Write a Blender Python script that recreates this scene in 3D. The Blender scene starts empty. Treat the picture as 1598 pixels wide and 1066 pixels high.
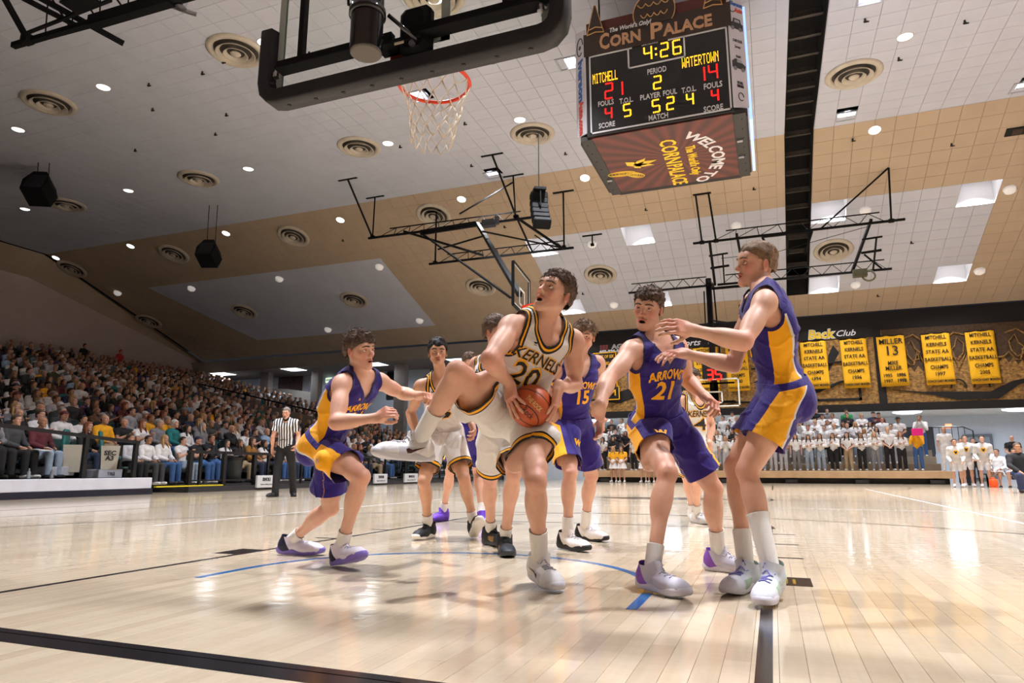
import bpy, bmesh, math, random
import numpy as np
from mathutils import Vector, Matrix
from mathutils.bvhtree import BVHTree

SC = bpy.context.scene
COL = SC.collection
rnd = random.Random(7)

# ------------------------------------------------------------------ camera
cam_data = bpy.data.cameras.new('camera')
cam = bpy.data.objects.new('camera', cam_data)
COL.objects.link(cam)
SC.camera = cam
cam_data.sensor_width = 36.0
cam_data.lens = 36.0 * 1046.75 / 1598.0
cam_data.clip_start = 0.05
cam_data.clip_end = 300
CAM = Vector((1.8698, -1.8928, 0.6108))
yaw, pitch = 0.364592, 0.187756
fwd = Vector((-math.sin(yaw) * math.cos(pitch), math.cos(yaw) * math.cos(pitch), math.sin(pitch)))
cam.location = CAM
cam.rotation_euler = fwd.to_track_quat('-Z', 'Y').to_euler()

# ------------------------------------------------------------------ world, exposure
world = bpy.data.worlds.new('world')
SC.world = world
world.use_nodes = True
bg = world.node_tree.nodes['Background']
bg.inputs[0].default_value = (0.75, 0.8, 1.0, 1)
bg.inputs[1].default_value = 0.02
SC.view_settings.view_transform = 'Standard'
SC.view_settings.look = 'None'
SC.view_settings.exposure = 0.1
SC.view_settings.gamma = 1.0
SC.view_settings.use_curve_mapping = False
SC.cycles.use_denoising = True
SC.cycles.max_bounces = 6
SC.cycles.diffuse_bounces = 3
SC.cycles.glossy_bounces = 3
SC.cycles.transmission_bounces = 5
SC.cycles.transparent_max_bounces = 8
SC.cycles.caustics_reflective = False
SC.cycles.caustics_refractive = False
SC.cycles.sample_clamp_indirect = 4.0

# ceiling geometry constants: heights and depths of the hall
KS = 1.13
def hall(x, y, z):
    """hall units -> metres (the roof was surveyed in units of 1.13 m about the photographer's spot)"""
    return (1.8698 + KS * (x - 1.8698), -1.8928 + KS * (y + 1.8928), 0.6108 + KS * (z - 0.6108))
SLOPE = math.radians(20)
CZ = hall(0, 0, 11)[2]
KNEE_Y = hall(0, 19.5, 0)[1]
END_Y = hall(0, 30, 0)[1]
END_Z = CZ - (END_Y - KNEE_Y) * math.tan(SLOPE)
LAMP_X = [hall(x, 0, 0)[0] for x in (-6.83, -2.41, 4.63, 9.06)]
LAMP_Y = [hall(0, y, 0)[1] for y in (2.3, 7.85, 13.4, 18.95)]
WELL_X = [hall(x, 0, 0)[0] for x in (-6.52, -2.18, 4.46, 8.89)]
WELL_Y = [hall(0, y, 0)[1] for y in (23.5, 27.77)]

def slope_z(y):
    return CZ - max(0.0, y - KNEE_Y) * math.tan(SLOPE)

def area_light(name, loc, size, power, color=(1, 0.97, 0.93), spread=180, rot=(0, 0, 0), shape='DISK', size_y=None):
    l = bpy.data.lights.new(name, 'AREA')
    l.shape = shape
    l.size = size
    if size_y: l.size_y = size_y
    l.energy = power
    l.color = color
    l.spread = math.radians(spread)
    o = bpy.data.objects.new(name, l)
    o.location = loc
    o.rotation_euler = rot
    COL.objects.link(o)
    return o

LAMP_W = 430
for y in LAMP_Y:
    for x in LAMP_X:
        area_light('high_bay_light', (x, y, CZ - 0.03), 0.5, LAMP_W * (.75 if x < -5 else 1.05), (0.93, 0.95, 1.0), 84)
for y in WELL_Y:
    for x in WELL_X:
        area_light('well_light', (x, y - 0.12, slope_z(y) + 0.22), 0.7, 170, (0.93, 0.96, 1.0), 130)
# strip troffers under the balcony and over the student rows
for x, y, z, p in ((-21.8, 35.2, 7.2, 55), (-16, 35.6, 7.2, 55), (-28.25, 35.2, 7.2, 55), (-34.4, 35.2, 7.2, 60)):
    area_light('troffer_light', (x, y, z), 1.2, p, (0.9, 0.95, 1.0), 170, shape='SQUARE')
for x in (-8, -3.5, 1, 5.5, 10, 14.5):
    area_light('underbalcony_light', (x, 36.3, 3.2), 1.0, 120, (0.82, 0.9, 1.0), 175, shape='SQUARE')
# ------------------------------------------------------------------ helpers
def lin(c):
    out = []
    for v in c[:3]:
        v = v / 255.0
        out.append(v / 12.92 if v <= 0.04045 else ((v + 0.055) / 1.055) ** 2.4)
    return tuple(out) + (1.0,)

def tag(o, label=None, cat=None, group=None, kind=None):
    if label: o['label'] = label
    if cat: o['category'] = cat
    if group: o['group'] = group
    if kind: o['kind'] = kind
    return o

def link(o, parent=None):
    COL.objects.link(o)
    if parent is not None: o.parent = parent
    return o

def empty(name, loc=(0, 0, 0), rz=0.0, label=None, cat=None, group=None, kind=None):
    o = bpy.data.objects.new(name, None)
    o.empty_display_size = 0.1
    o.location = loc
    o.rotation_euler = (0, 0, rz)
    link(o)
    return tag(o, label, cat, group, kind)

def copy_tree(o, parent=None):
    c = o.copy()
    COL.objects.link(c)
    c.parent = parent
    for ch in list(o.children): copy_tree(ch, c)
    return c

MATS = {}
def M(name, rgb, rough=0.6, metal=0.0, spec=0.4, noise=0.0, nscale=20.0, bump=0.0, bscale=60.0, coat=0.0, emit=0.0, sheen=0.0):
    """principled material; noise = value variation of the base colour, bump = fine relief"""
    if name in MATS: return MATS[name]
    m = bpy.data.materials.new(name)
    m.use_nodes = True
    nt = m.node_tree; N = nt.nodes; L = nt.links
    b = N['Principled BSDF']
    c = lin(rgb)
    b.inputs['Base Color'].default_value = c
    b.inputs['Roughness'].default_value = rough
    b.inputs['Metallic'].default_value = metal
    b.inputs['Specular IOR Level'].default_value = spec
    if coat: b.inputs['Coat Weight'].default_value = coat
    if sheen: b.inputs['Sheen Weight'].default_value = sheen
    if emit:
        b.inputs['Emission Color'].default_value = c
        b.inputs['Emission Strength'].default_value = emit
    if noise or bump:
        tc = N.new('ShaderNodeTexCoord')
        if noise:
            n = N.new('ShaderNodeTexNoise'); n.inputs['Scale'].default_value = nscale; n.inputs['Detail'].default_value = 4
            L.new(tc.outputs['Object'], n.inputs['Vector'])
            mr = N.new('ShaderNodeMapRange'); mr.inputs['From Min'].default_value = 0.3; mr.inputs['From Max'].default_value = 0.7
            mr.inputs['To Min'].default_value = 1 - noise; mr.inputs['To Max'].default_value = 1 + noise
            L.new(n.outputs['Fac'], mr.inputs['Value'])
            mx = N.new('ShaderNodeMix'); mx.data_type = 'RGBA'; mx.blend_type = 'MULTIPLY'; mx.inputs['Factor'].default_value = 1
            mx.inputs['A'].default_value = c
            L.new(mr.outputs['Result'], mx.inputs['B'])
            L.new(mx.outputs['Result'], b.inputs['Base Color'])
        if bump:
            n2 = N.new('ShaderNodeTexNoise'); n2.inputs['Scale'].default_value = bscale; n2.inputs['Detail'].default_value = 3
            L.new(tc.outputs['Object'], n2.inputs['Vector'])
            bp = N.new('ShaderNodeBump'); bp.inputs['Strength'].default_value = bump; bp.inputs['Distance'].default_value = 0.01
            L.new(n2.outputs['Fac'], bp.inputs['Height']); L.new(bp.outputs['Normal'], b.inputs['Normal'])
    MATS[name] = m
    return m

def ramp_mix(nt, fac, stops):
    """constant colour ramp; stops = [(pos, rgb)]"""
    r = nt.nodes.new('ShaderNodeValToRGB')
    r.color_ramp.interpolation = 'CONSTANT'
    e = r.color_ramp.elements
    while len(e) > 1: e.remove(e[-1])
    e[0].position = stops[0][0]; e[0].color = lin(stops[0][1])
    for p, c in stops[1:]:
        q = e.new(p); q.color = lin(c)
    if fac is not None: nt.links.new(fac, r.inputs['Fac'])
    return r

def rot_to(v):
    return Vector(v).normalized().to_track_quat('Z', 'Y').to_matrix()

class MB:
    """collects simple shapes into one mesh"""
    def __init__(s): s.v = []; s.f = []; s.mi = []; s.m = 0
    def add(s, vs, fs):
        o = len(s.v); s.v += [tuple(map(float, v)) for v in vs]
        for f in fs: s.f.append(tuple(i + o for i in f)); s.mi.append(s.m)
        return s
    def box(s, c, d, R=None):
        hx, hy, hz = d[0] / 2, d[1] / 2, d[2] / 2
        vs = [Vector((x, y, z)) for z in (-hz, hz) for y in (-hy, hy) for x in (-hx, hx)]
        if R is not None: vs = [R @ v for v in vs]
        vs = [v + Vector(c) for v in vs]
        return s.add(vs, [(0, 2, 3, 1), (4, 5, 7, 6), (0, 1, 5, 4), (2, 6, 7, 3), (0, 4, 6, 2), (1, 3, 7, 5)])
    def bbox(s, c, d, b=0.01, R=None):
        """box with chamfered vertical section (8-gon prism in xz swept along y and capped)"""
        hx, hy, hz = d[0] / 2, d[1] / 2, d[2] / 2
        b = min(b, hx * .9, hz * .9, hy * .9)
        vs = []; fs = []
        lay = [(-hy, b), (-hy + b, 0), (hy - b, 0), (hy, b)]
        for y, i in lay:
            x, z = hx - i, hz - i
            k = b
            ring = [(x - k, -z), (x, -z + k), (x, z - k), (x - k, z), (-x + k, z), (-x, z - k), (-x, -z + k), (-x + k, -z)]
            vs += [Vector((p, y, q)) for p, q in ring]
        for j in range(3):
            for i in range(8):
                a, c2 = j * 8 + i, j * 8 + (i + 1) % 8
                fs.append((a, c2, c2 + 8, a + 8))
        fs.append(tuple(range(8))); fs.append(tuple(range(31, 23, -1)))
        if R is not None: vs = [R @ v for v in vs]
        return s.add([v + Vector(c) for v in vs], [tuple(reversed(f)) for f in fs])
    def bar(s, a, b, w, h=None):
        a, b = Vector(a), Vector(b); d = b - a
        h = h or w
        return s.box((a + b) / 2, (w, h, d.length), rot_to(d))
    def tube(s, pts, r, n=8, closed=False, rad=None, caps=True):
        pts = [Vector(p) for p in pts]; k = len(pts); vs = []; fs = []
        ref = None
        for i, p in enumerate(pts):
            if closed: t = pts[(i + 1) % k] - pts[i - 1]
            else: t = pts[min(i + 1, k - 1)] - pts[max(i - 1, 0)]
            t.normalize()
            if ref is None: ref = Vector((0, 0, 1)) if abs(t.z) < .9 else Vector((1, 0, 0))
            u = (ref - t * ref.dot(t)).normalized(); w = t.cross(u); ref = u
            rr = rad[i] if rad else r
            for j in range(n):
                a = 2 * math.pi * j / n
                vs.append(p + (u * math.cos(a) + w * math.sin(a)) * rr)
        m = k if closed else k - 1
        for i in range(m):
            for j in range(n):
                a = i * n + j; b = i * n + (j + 1) % n
                c = ((i + 1) % k) * n + (j + 1) % n; d = ((i + 1) % k) * n + j
                fs.append((a, b, c, d))
        if not closed and caps:
            fs.append(tuple(range(n - 1, -1, -1))); fs.append(tuple(range((k - 1) * n, k * n)))
        return s.add(vs, fs)
    def lathe(s, prof, c=(0, 0, 0), n=24, R=None, cap=True):
        vs = []; fs = []; k = len(prof)
        for r, z in prof:
            for j in range(n):
                a = 2 * math.pi * j / n
                v = Vector((r * math.cos(a), r * math.sin(a), z))
                vs.append((R @ v if R is not None else v) + Vector(c))
        for i in range(k - 1):
            for j in range(n):
                fs.append((i * n + j, i * n + (j + 1) % n, (i + 1) * n + (j + 1) % n, (i + 1) * n + j))
        if cap:
            fs.append(tuple(range(n - 1, -1, -1))); fs.append(tuple(range((k - 1) * n, k * n)))
        return s.add(vs, fs)
    def prism(s, poly, t, frame):
        """poly [(u,v)] in frame (origin, U, V); thickness t along U x V"""
        o, U, V = [Vector(q) for q in frame]; Nn = U.cross(V).normalized()
        n = len(poly)
        a = [o + U * p + V * q for p, q in poly]; b = [v + Nn * t for v in a]
        fs = [tuple(range(n - 1, -1, -1)), tuple(range(n, 2 * n))]
        fs += [(i, (i + 1) % n, n + (i + 1) % n, n + i) for i in range(n)]
        return s.add(a + b, fs)
    def quad(s, a, b, c, d): return s.add([a, b, c, d], [(0, 1, 2, 3)])
    def mesh(s, name, mats, smooth=False):
        me = bpy.data.meshes.new(name)
        me.from_pydata(s.v, [], s.f)
        for m in (mats if isinstance(mats, (list, tuple)) else [mats]): me.materials.append(m)
        if any(s.mi): me.polygons.foreach_set('material_index', s.mi)
        if smooth: me.polygons.foreach_set('use_smooth', [True] * len(me.polygons))
        me.update()
        return me
    def build(s, name, mats, parent=None, smooth=False, loc=None, rot=None):
        o = bpy.data.objects.new(name, s.mesh(name, mats, smooth))
        if loc is not None: o.location = loc
        if rot is not None: o.rotation_euler = rot
        return link(o, parent)

def auto_smooth(o, ang=35):
    """smooth faces, keep edges sharper than ang"""
    me = o.data
    bm = bmesh.new(); bm.from_mesh(me)
    for f in bm.faces: f.smooth = True
    for e in bm.edges:
        if len(e.link_faces) == 2 and e.calc_face_angle(0) > math.radians(ang): e.smooth = False
    bm.to_mesh(me); bm.free()
    return o

_txt_cache = {}
def text_poly(s, size=1.0, bold=0.0, extrude=0.0, sx=1.0, align='CENTER', shear=0.0, spacing=1.0):
    """mesh data (verts, faces) of a line of lettering, in its own xy plane, centred"""
    cu = bpy.data.curves.new('lettering', 'FONT')
    cu.body = s; cu.size = size; cu.offset = bold; cu.extrude = extrude
    cu.align_x = align; cu.align_y = 'CENTER'; cu.shear = shear; cu.space_character = spacing
    cu.resolution_u = 2
    o = bpy.data.objects.new('lettering', cu); COL.objects.link(o)
    dg = bpy.context.evaluated_depsgraph_get()
    me = bpy.data.meshes.new_from_object(o.evaluated_get(dg))
    vs = [Vector((v.co.x * sx, v.co.y, v.co.z)) for v in me.vertices]
    fs = [tuple(p.vertices) for p in me.polygons]
    bpy.data.objects.remove(o); bpy.data.meshes.remove(me); bpy.data.curves.remove(cu)
    return vs, fs

def text_obj(name, s, mat, origin, U, V, size, parent=None, bold=0.0, extrude=0.004, sx=1.0, shear=0.0, width=None, spacing=1.0, arc=None):
    """lettering laid on the plane (origin, U right, V up); width scales to a total width; arc bends it by a radius"""
    vs, fs = text_poly(s, size, bold, extrude, sx, shear=shear, spacing=spacing)
    if width:
        w = max(v.x for v in vs) - min(v.x for v in vs)
        for v in vs: v.x *= width / w
    if arc:
        for v in vs:
            a = v.x / arc; r = arc + v.y
            v.x, v.y = r * math.sin(a), r * math.cos(a) - arc
    U, V = Vector(U).normalized(), Vector(V).normalized(); Nn = U.cross(V)
    o = Vector(origin)
    mb = MB(); mb.add([o + U * v.x + V * v.y + Nn * v.z for v in vs], fs)
    return mb.build(name, mat, parent)
# ------------------------------------------------------------------ materials of the hall
black_paint = M('black_court_paint', (28, 28, 32), 0.16, spec=0.5, noise=.15, nscale=9)
blue_paint = M('blue_court_paint', (0, 92, 158), 0.16, spec=0.5, noise=.08, nscale=9)
blacksteel = M('black_steel', (17, 17, 19), 0.75, spec=0.15)
dark_void = M('dark_roof_void', (22, 20, 19), 0.9)
white_metal = M('white_metal', (205, 202, 198), 0.45)
chrome = M('bright_steel', (190, 190, 195), 0.3, metal=1.0)
concrete = M('painted_concrete', (176, 180, 192), 0.7, noise=.06, nscale=6)
dark_deck = M('dark_stand_deck', (52, 50, 50), 0.8, noise=.12, nscale=4)
bluegrey = M('blue_grey_wall', (200, 212, 230), 0.7, noise=.04, nscale=3)
leftwall_m = M('pinkish_grey_wall', (196, 178, 174), 0.85, noise=.04, nscale=2)
rail_m = M('black_rail', (24, 24, 27), 0.5)

def wood_floor(name='maple_floor'):
    m = bpy.data.materials.new(name); m.use_nodes = True
    nt = m.node_tree; N = nt.nodes; L = nt.links
    b = N['Principled BSDF']
    g = N.new('ShaderNodeNewGeometry')
    sep = N.new('ShaderNodeSeparateXYZ'); L.new(g.outputs['Position'], sep.inputs[0])
    def math_(op, a, bb=None):
        n = N.new('ShaderNodeMath'); n.operation = op
        for i, q in enumerate((a, bb)):
            if q is None: continue
            if isinstance(q, (int, float)): n.inputs[i].default_value = q
            else: L.new(q, n.inputs[i])
        return n.outputs[0]
    ix = math_('FLOOR', math_('DIVIDE', sep.outputs['X'], 0.084))
    off = math_('MULTIPLY', math_('SINE', math_('MULTIPLY', ix, 12.9898)), 43.7)
    iy = math_('FLOOR', math_('ADD', math_('MULTIPLY', sep.outputs['Y'], 0.55), off))
    cb = N.new('ShaderNodeCombineXYZ'); L.new(ix, cb.inputs[0]); L.new(iy, cb.inputs[1])
    wn = N.new('ShaderNodeTexWhiteNoise'); wn.noise_dimensions = '2D'; L.new(cb.outputs[0], wn.inputs['Vector'])
    mp = N.new('ShaderNodeMapping'); mp.inputs['Scale'].default_value = (38, 2.2, 1); L.new(g.outputs['Position'], mp.inputs['Vector'])
    gr = N.new('ShaderNodeTexNoise'); gr.inputs['Scale'].default_value = 1.0; gr.inputs['Detail'].default_value = 5; L.new(mp.outputs[0], gr.inputs['Vector'])
    st = N.new('ShaderNodeTexNoise'); st.inputs['Scale'].default_value = 1.1; st.inputs['Detail'].default_value = 3
    mp2 = N.new('ShaderNodeMapping'); mp2.inputs['Scale'].default_value = (1.6, .8, 1); L.new(g.outputs['Position'], mp2.inputs['Vector']); L.new(mp2.outputs[0], st.inputs['Vector'])
    r = N.new('ShaderNodeValToRGB')
    e = r.color_ramp.elements
    e[0].position = 0.0; e[0].color = lin((186, 166, 141)); e[1].position = 1.0; e[1].color = lin((226, 210, 188))
    q = e.new(.45); q.color = lin((208, 190, 165))
    f = math_('ADD', math_('ADD', math_('MULTIPLY', wn.outputs['Value'], 0.34), 0.1), math_('MULTIPLY', gr.outputs['Fac'], 0.35))
    f2 = math_('ADD', f, math_('MULTIPLY', math_('SUBTRACT', st.outputs['Fac'], 0.5), 0.55))
    L.new(f2, r.inputs['Fac']); L.new(r.outputs['Color'], b.inputs['Base Color'])
    b.inputs['Roughness'].default_value = 0.13
    b.inputs['Specular IOR Level'].default_value = 0.5
    b.inputs['Coat Weight'].default_value = 0.35
    b.inputs['Coat Roughness'].default_value = 0.06
    # very slight unevenness of the varnish, longer along the boards
    mp3 = N.new('ShaderNodeMapping'); mp3.inputs['Scale'].default_value = (5, 9, 1); L.new(g.outputs['Position'], mp3.inputs['Vector'])
    wv = N.new('ShaderNodeTexNoise'); wv.inputs['Scale'].default_value = 1.0; wv.inputs['Detail'].default_value = 2; L.new(mp3.outputs[0], wv.inputs['Vector'])
    bp = N.new('ShaderNodeBump'); bp.inputs['Strength'].default_value = 0.13; bp.inputs['Distance'].default_value = 0.012
    L.new(wv.outputs['Fac'], bp.inputs['Height'])
    L.new(bp.outputs['Normal'], b.inputs['Normal']); L.new(bp.outputs['Normal'], b.inputs['Coat Normal'])
    return m
floor_m = wood_floor()

# ------------------------------------------------------------------ floor and its boards
PX0, PX1, PY0, PY1 = -9.072, 8.4, -1.6, 11.0
fl = MB(); fl.box((-5, 18, -0.055), (80, 62, 0.1))
floor = tag(fl.build('floor', M('floor_underlay', (128, 98, 68), .6)), kind='structure')
# the far boards, one surface round the near field
far = MB()
for x0, x1, y0, y1 in ((-45, PX0, -12, 49), (PX1, 35, -12, 49), (PX0, PX1, PY1, 49), (PX0, PX1, -12, PY0)):
    far.box(((x0 + x1) / 2, (y0 + y1) / 2, -0.0025), (x1 - x0, y1 - y0, 0.005))
o = far.build('far_floorboards', floor_m, floor); o['kind'] = 'stuff'
PW = 0.084
boards = []
for i in range(int(round((PX1 - PX0) / PW))):
    x = PX0 + (i + .5) * PW
    y = PY0
    first = True
    while y < PY1 - .01:
        ln = rnd.choice((0.6, 0.9, 1.2, 1.8, 2.4))
        if first: ln = ln * rnd.choice((.5, 1)); first = False
        ln = min(ln, PY1 - y)
        if PY1 - (y + ln) < .25: ln = PY1 - y
        boards.append((x, y, ln)); y += ln
def board_rank(b):
    """nearest boards inside the photograph's field first"""
    d = Vector((b[0], b[1] + b[2] / 2, 0)) - CAM
    z = d.dot(fwd)
    if z < .3: return 99
    rx = d.dot(Vector((math.cos(yaw), math.sin(yaw), 0))) / z
    return d.length + (6 if abs(rx) > .85 or z < 1.2 else 0)
boards.sort(key=board_rank)
bm_cache = {}
def board_mesh(ln):
    k = round(ln, 3)
    if k not in bm_cache:
        b = MB(); b.bbox((0, 0, -0.002), (PW - .0011, k - .0011, .004), .0005)
        bm_cache[k] = b.mesh('floorboard', floor_m)
    return bm_cache[k]
for x, y, ln in boards[:300]:
    o = bpy.data.objects.new('floorboard', board_mesh(ln)); o.location = (x, y + ln / 2, 0); link(o, floor)
rest = MB()
for x, y, ln in boards[300:]:
    rest.box((x, y + ln / 2, -0.002), (PW - .0011, ln - .0011, .004))
o = rest.build('other_floorboards', floor_m, floor); o['kind'] = 'stuff'

def line(name, pts, w, mat, closed=False, z=0.0007, label=None):
    """painted stripe of width w following pts, .7 mm of paint"""
    P = [Vector((p[0], p[1], 0)) for p in pts]; n = len(P); vs = []; fs = []
    for i, p in enumerate(P):
        a = P[i - 1] if (i or closed) else p; b = P[(i + 1) % n] if (i < n - 1 or closed) else p
        t = (b - a).normalized(); s = Vector((-t.y, t.x, 0)) * w / 2
        vs += [p + s + Vector((0, 0, z)), p - s + Vector((0, 0, z))]
    for i in range(n if closed else n - 1):
        j = (i + 1) % n
        fs.append((2 * i, 2 * i + 1, 2 * j + 1, 2 * j))
    m = MB(); m.add(vs, [tuple(reversed(f)) for f in fs])
    o = m.build(name, mat, floor)
    if label: o['label'] = label
    return o
def arc(cx, cy, r, a0, a1, n=48):
    return [(cx + r * math.cos(math.radians(a0 + (a1 - a0) * i / n)), cy + r * math.sin(math.radians(a0 + (a1 - a0) * i / n))) for i in range(n + 1)]
LN = 1.829
line('baseline', [(-9, -0.026), (9, -0.026)], .051, black_paint, label='black baseline across the near end of the court')
line('baseline_border', [(-9, -0.095), (9, -0.095)], .1, black_paint)
for sgn in (-1, 1):
    x = sgn * (LN - .025)
    line('lane_line', [(x, 0), (x, 5.79)], .051, black_paint)
    bl = MB(); bx = sgn * (LN + .1)
    line('lane_block', [(bx, 2.134), (bx, 2.44)], .2, black_paint, label='black block beside the free throw lane')
    for y in (3.35, 4.27, 5.18):
        line('lane_mark', [(sgn * LN, y), (sgn * (LN + .2), y)], .051, black_paint)
gold_print = M('gold_floor_print', (150, 118, 30), .2)
for k, x in enumerate((1.86, 1.9, 1.94)):
    line('block_lettering', [(x, 2.2), (x, 2.37)], .016, gold_print, z=.0011)
line('free_throw_line', [(-LN, 5.79), (LN, 5.79)], .051, black_paint)
line('free_throw_circle', arc(0, 5.79, 1.83, 0, 180), .051, black_paint)
rp = [(1.245, 1.22), (1.245, 1.6)] + arc(0, 1.6, 1.245, 0, 180, 60) + [(-1.245, 1.6), (-1.245, 1.22)]
line('restricted_arc', rp, .051, blue_paint, label='blue restricted-area arc under the basket')
tp = [(6.02, 0), (6.02, 1.6)] + arc(0, 1.6, 6.02, 0, 180, 90) + [(-6.02, 1.6), (-6.02, 0)]
line('three_point_line', tp, .051, black_paint)
for x in (-7.45, 7.62): line('sideline', [(x, 0), (x, 25.6)], .051, black_paint)
line('outer_boundary_line', [(-8.95, -1), (-8.95, 27)], .06, black_paint)
line('half_court_line', [(-7.45, 12.8), (7.62, 12.8)], .051, black_paint)
line('centre_circle', arc(0, 12.8, 1.83, 0, 359, 60), .051, black_paint, True)
line('far_baseline', [(-7.5, 25.6), (7.6, 25.6)], .05, black_paint)
for sgn in (-1, 1): line('far_lane_line', [(sgn * LN, 25.6), (sgn * LN, 19.8)], .051, black_paint)
line('far_three_point_line', arc(0, 24, 6.02, 180, 360, 60), .051, black_paint)
whitep = M('white_court_paint', (225, 225, 225), .2)
line('volleyball_line', [(-4.5, 3.8), (-4.5, 21.8), (4.5, 21.8), (4.5, 3.8)], .05, whitep)
line('volleyball_attack_line', [(-4.5, 9.8), (7.5, 9.8)], .05, whitep)
# centre-court emblem: a dark ear of corn with leaves, flat print
em = MB(); em.prism([(1.35 * math.cos(a) * (1 + .12 * math.cos(9 * a)), .55 * math.sin(a)) for a in [i * math.tau / 40 for i in range(40)]], .0001, ((-.3, 12.8, .0012), (1, 0, 0), (0, 1, 0)))
em.build('centre_emblem', M('dark_floor_print', (62, 56, 50), .2), floor)

# ------------------------------------------------------------------ ceiling
SX, SY = 0.641, 0.60
RY = 0.612                                    # slope row, measured level
WX0, WX1 = -36.4, 17.0
white_tile = M('white_acoustic_tile', (200, 204, 219), 0.9, noise=.035, nscale=1.1, bump=.12, bscale=80)
tan_tile = M('tan_acoustic_tile', (180, 161, 140), 0.9, noise=.035, nscale=1.1, bump=.12, bscale=80)
ceiling = empty('ceiling', (0, 0, 0), kind='structure')
STRIP0, STRIP1 = 3.07, 4.0
STRIP_END = hall(0, 28.15, 0)[1]
lamps_xy = [(x, y) for y in LAMP_Y for x in LAMP_X]
tiles = []                                    # (cx, cy, cz, slope?, white?)
gx0 = -15.84
diag = []                                     # tiles crossed by the slanting edge of the left white panel
ix0 = math.floor((WX0 - gx0) / SX); ix1 = math.ceil((WX1 - gx0) / SX)
def over_strip(cx, cy): return STRIP0 - SX * .5 < cx < STRIP1 + SX * .5 and cy < STRIP_END
for ix in range(ix0, ix1):
    cx = gx0 + (ix + .5) * SX
    if cx < hall(-31, 0, 0)[0]: continue
    for iy in range(0, 52):
        cy = KNEE_Y - (iy + .5) * SY
        if cy < -9 or over_strip(cx, cy): continue
        if any(abs(cx - x) < SX / 2 and abs(cy - y) < SY / 2 for x, y in lamps_xy): continue
        tiles.append((cx, cy, CZ, 0, 1))
    for iy in range(0, 20):
        cy = KNEE_Y + (iy + .5) * RY
        if cy > END_Y or over_strip(cx, cy): continue
        cutx = -31.55 + (cy - 25.9) * .46
        wl = cutx < cx < -15.84 and 6 <= iy < 16
        if 6 <= iy < 16 and abs(cx - cutx) < SX / 2 + .15: diag.append((cx, cy, iy)); continue
        wr = -8.15 < cx < 10.46 and 6 <= iy < 16
        if any(abs(cx - x) < SX and abs(cy - y) < RY for x in WELL_X for y in WELL_Y): continue
        tiles.append((cx, cy, slope_z(cy), 1, 1 if (wl or wr) else 0))
def tile_mesh(slope, white, joined=None, at=None):
    m = joined or MB()
    R = Matrix.Rotation(-SLOPE, 3, 'X') if slope else Matrix.Identity(3)
    ly = (RY / math.cos(SLOPE) if slope else SY) - .007
    lx = SX - .007
    c = Vector(at) if at else Vector((0, 0, 0))
    h = .012
    vs = [(-lx / 2, -ly / 2, .012), (lx / 2, -ly / 2, .012), (lx / 2, ly / 2, .012), (-lx / 2, ly / 2, .012)]
    e = .002
    vs += [(-lx / 2 + e, -ly / 2 + e, 0), (lx / 2 - e, -ly / 2 + e, 0), (lx / 2 - e, ly / 2 - e, 0), (-lx / 2 + e, ly / 2 - e, 0)]
    vs = [R @ Vector(v) + c for v in vs]
    m.add(vs, [(7, 6, 5, 4), (0, 4, 5, 1), (1, 5, 6, 2), (2, 6, 7, 3), (3, 7, 4, 0), (0, 1, 2, 3)])
    return m
def tile_rank(t):
    d = Vector(t[:3]) - CAM; z = d.dot(fwd)
    if z < 1: return 999
    u = d.dot(Vector((math.cos(yaw), math.sin(yaw), 0))) / z
    up = Vector((-math.sin(yaw) * -math.sin(pitch), math.cos(yaw) * -math.sin(pitch), math.cos(pitch)))
    v = d.dot(up) / z
    return d.length + (100 if abs(u) > .78 or v > .53 else 0)
tiles.sort(key=tile_rank)
tm = {}
for t in tiles[:300]:
    k = (t[3], t[4])
    if k not in tm: tm[k] = tile_mesh(*k).mesh('ceiling_tile', white_tile if t[4] else tan_tile)
    o = bpy.data.objects.new('ceiling_tile', tm[k]); o.location = t[:3]; link(o, ceiling)
jw, jt = MB(), MB()
for t in tiles[300:]:
    tile_mesh(t[3], t[4], jw if t[4] else jt, t[:3])
def half(poly, side):
    f = lambda p: side * (p[0] - (-31.55 + (p[1] - 25.9) * .46)); out = []
    for i, p in enumerate(poly):
        q = poly[i - 1]
        if (f(p) > 0) != (f(q) > 0):
            t = f(q) / (f(q) - f(p)); out.append((q[0] + (p[0] - q[0]) * t, q[1] + (p[1] - q[1]) * t))
        if f(p) > 0: out.append(p)
    return out
for cx, cy, iy in diag:
    a, b = SX / 2 - .0035, RY / 2 - .0035
    for side, jm in ((1, jw), (-1, jt)):
        pl_ = half([(cx - a, cy - b), (cx + a, cy - b), (cx + a, cy + b), (cx - a, cy + b)], side)
        if len(pl_) > 2: jm.add([(x, y, slope_z(y)) for x, y in pl_] + [(x, y, slope_z(y) + .012) for x, y in pl_], [tuple(range(len(pl_) - 1, -1, -1)), tuple(range(len(pl_), 2 * len(pl_)))])
o = jw.build('white_ceiling_tiles', white_tile, ceiling); o['kind'] = 'stuff'
o = jt.build('tan_ceiling_tiles', tan_tile, ceiling); o['kind'] = 'stuff'
# roof deck above the tiles (seen only through joints and the long slot)
rf = MB()
rf.box((-10, 7, CZ + 1.3), (60, 34, .1)); rf.add([(-40, 22, CZ + 1.25), (20, 22, CZ + 1.25), (20, 36, CZ - 3.0), (-40, 36, CZ - 3.0)], [(0, 1, 2, 3)])
rf.build('roof_deck', dark_void, ceiling)
gr = MB()                                      # tile grid: black bars showing between the tiles
gr.box(((WX0 + WX1) / 2 - .3, KNEE_Y - 15.6, CZ + .03), (0.01, 0.01, 0.01))
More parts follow.
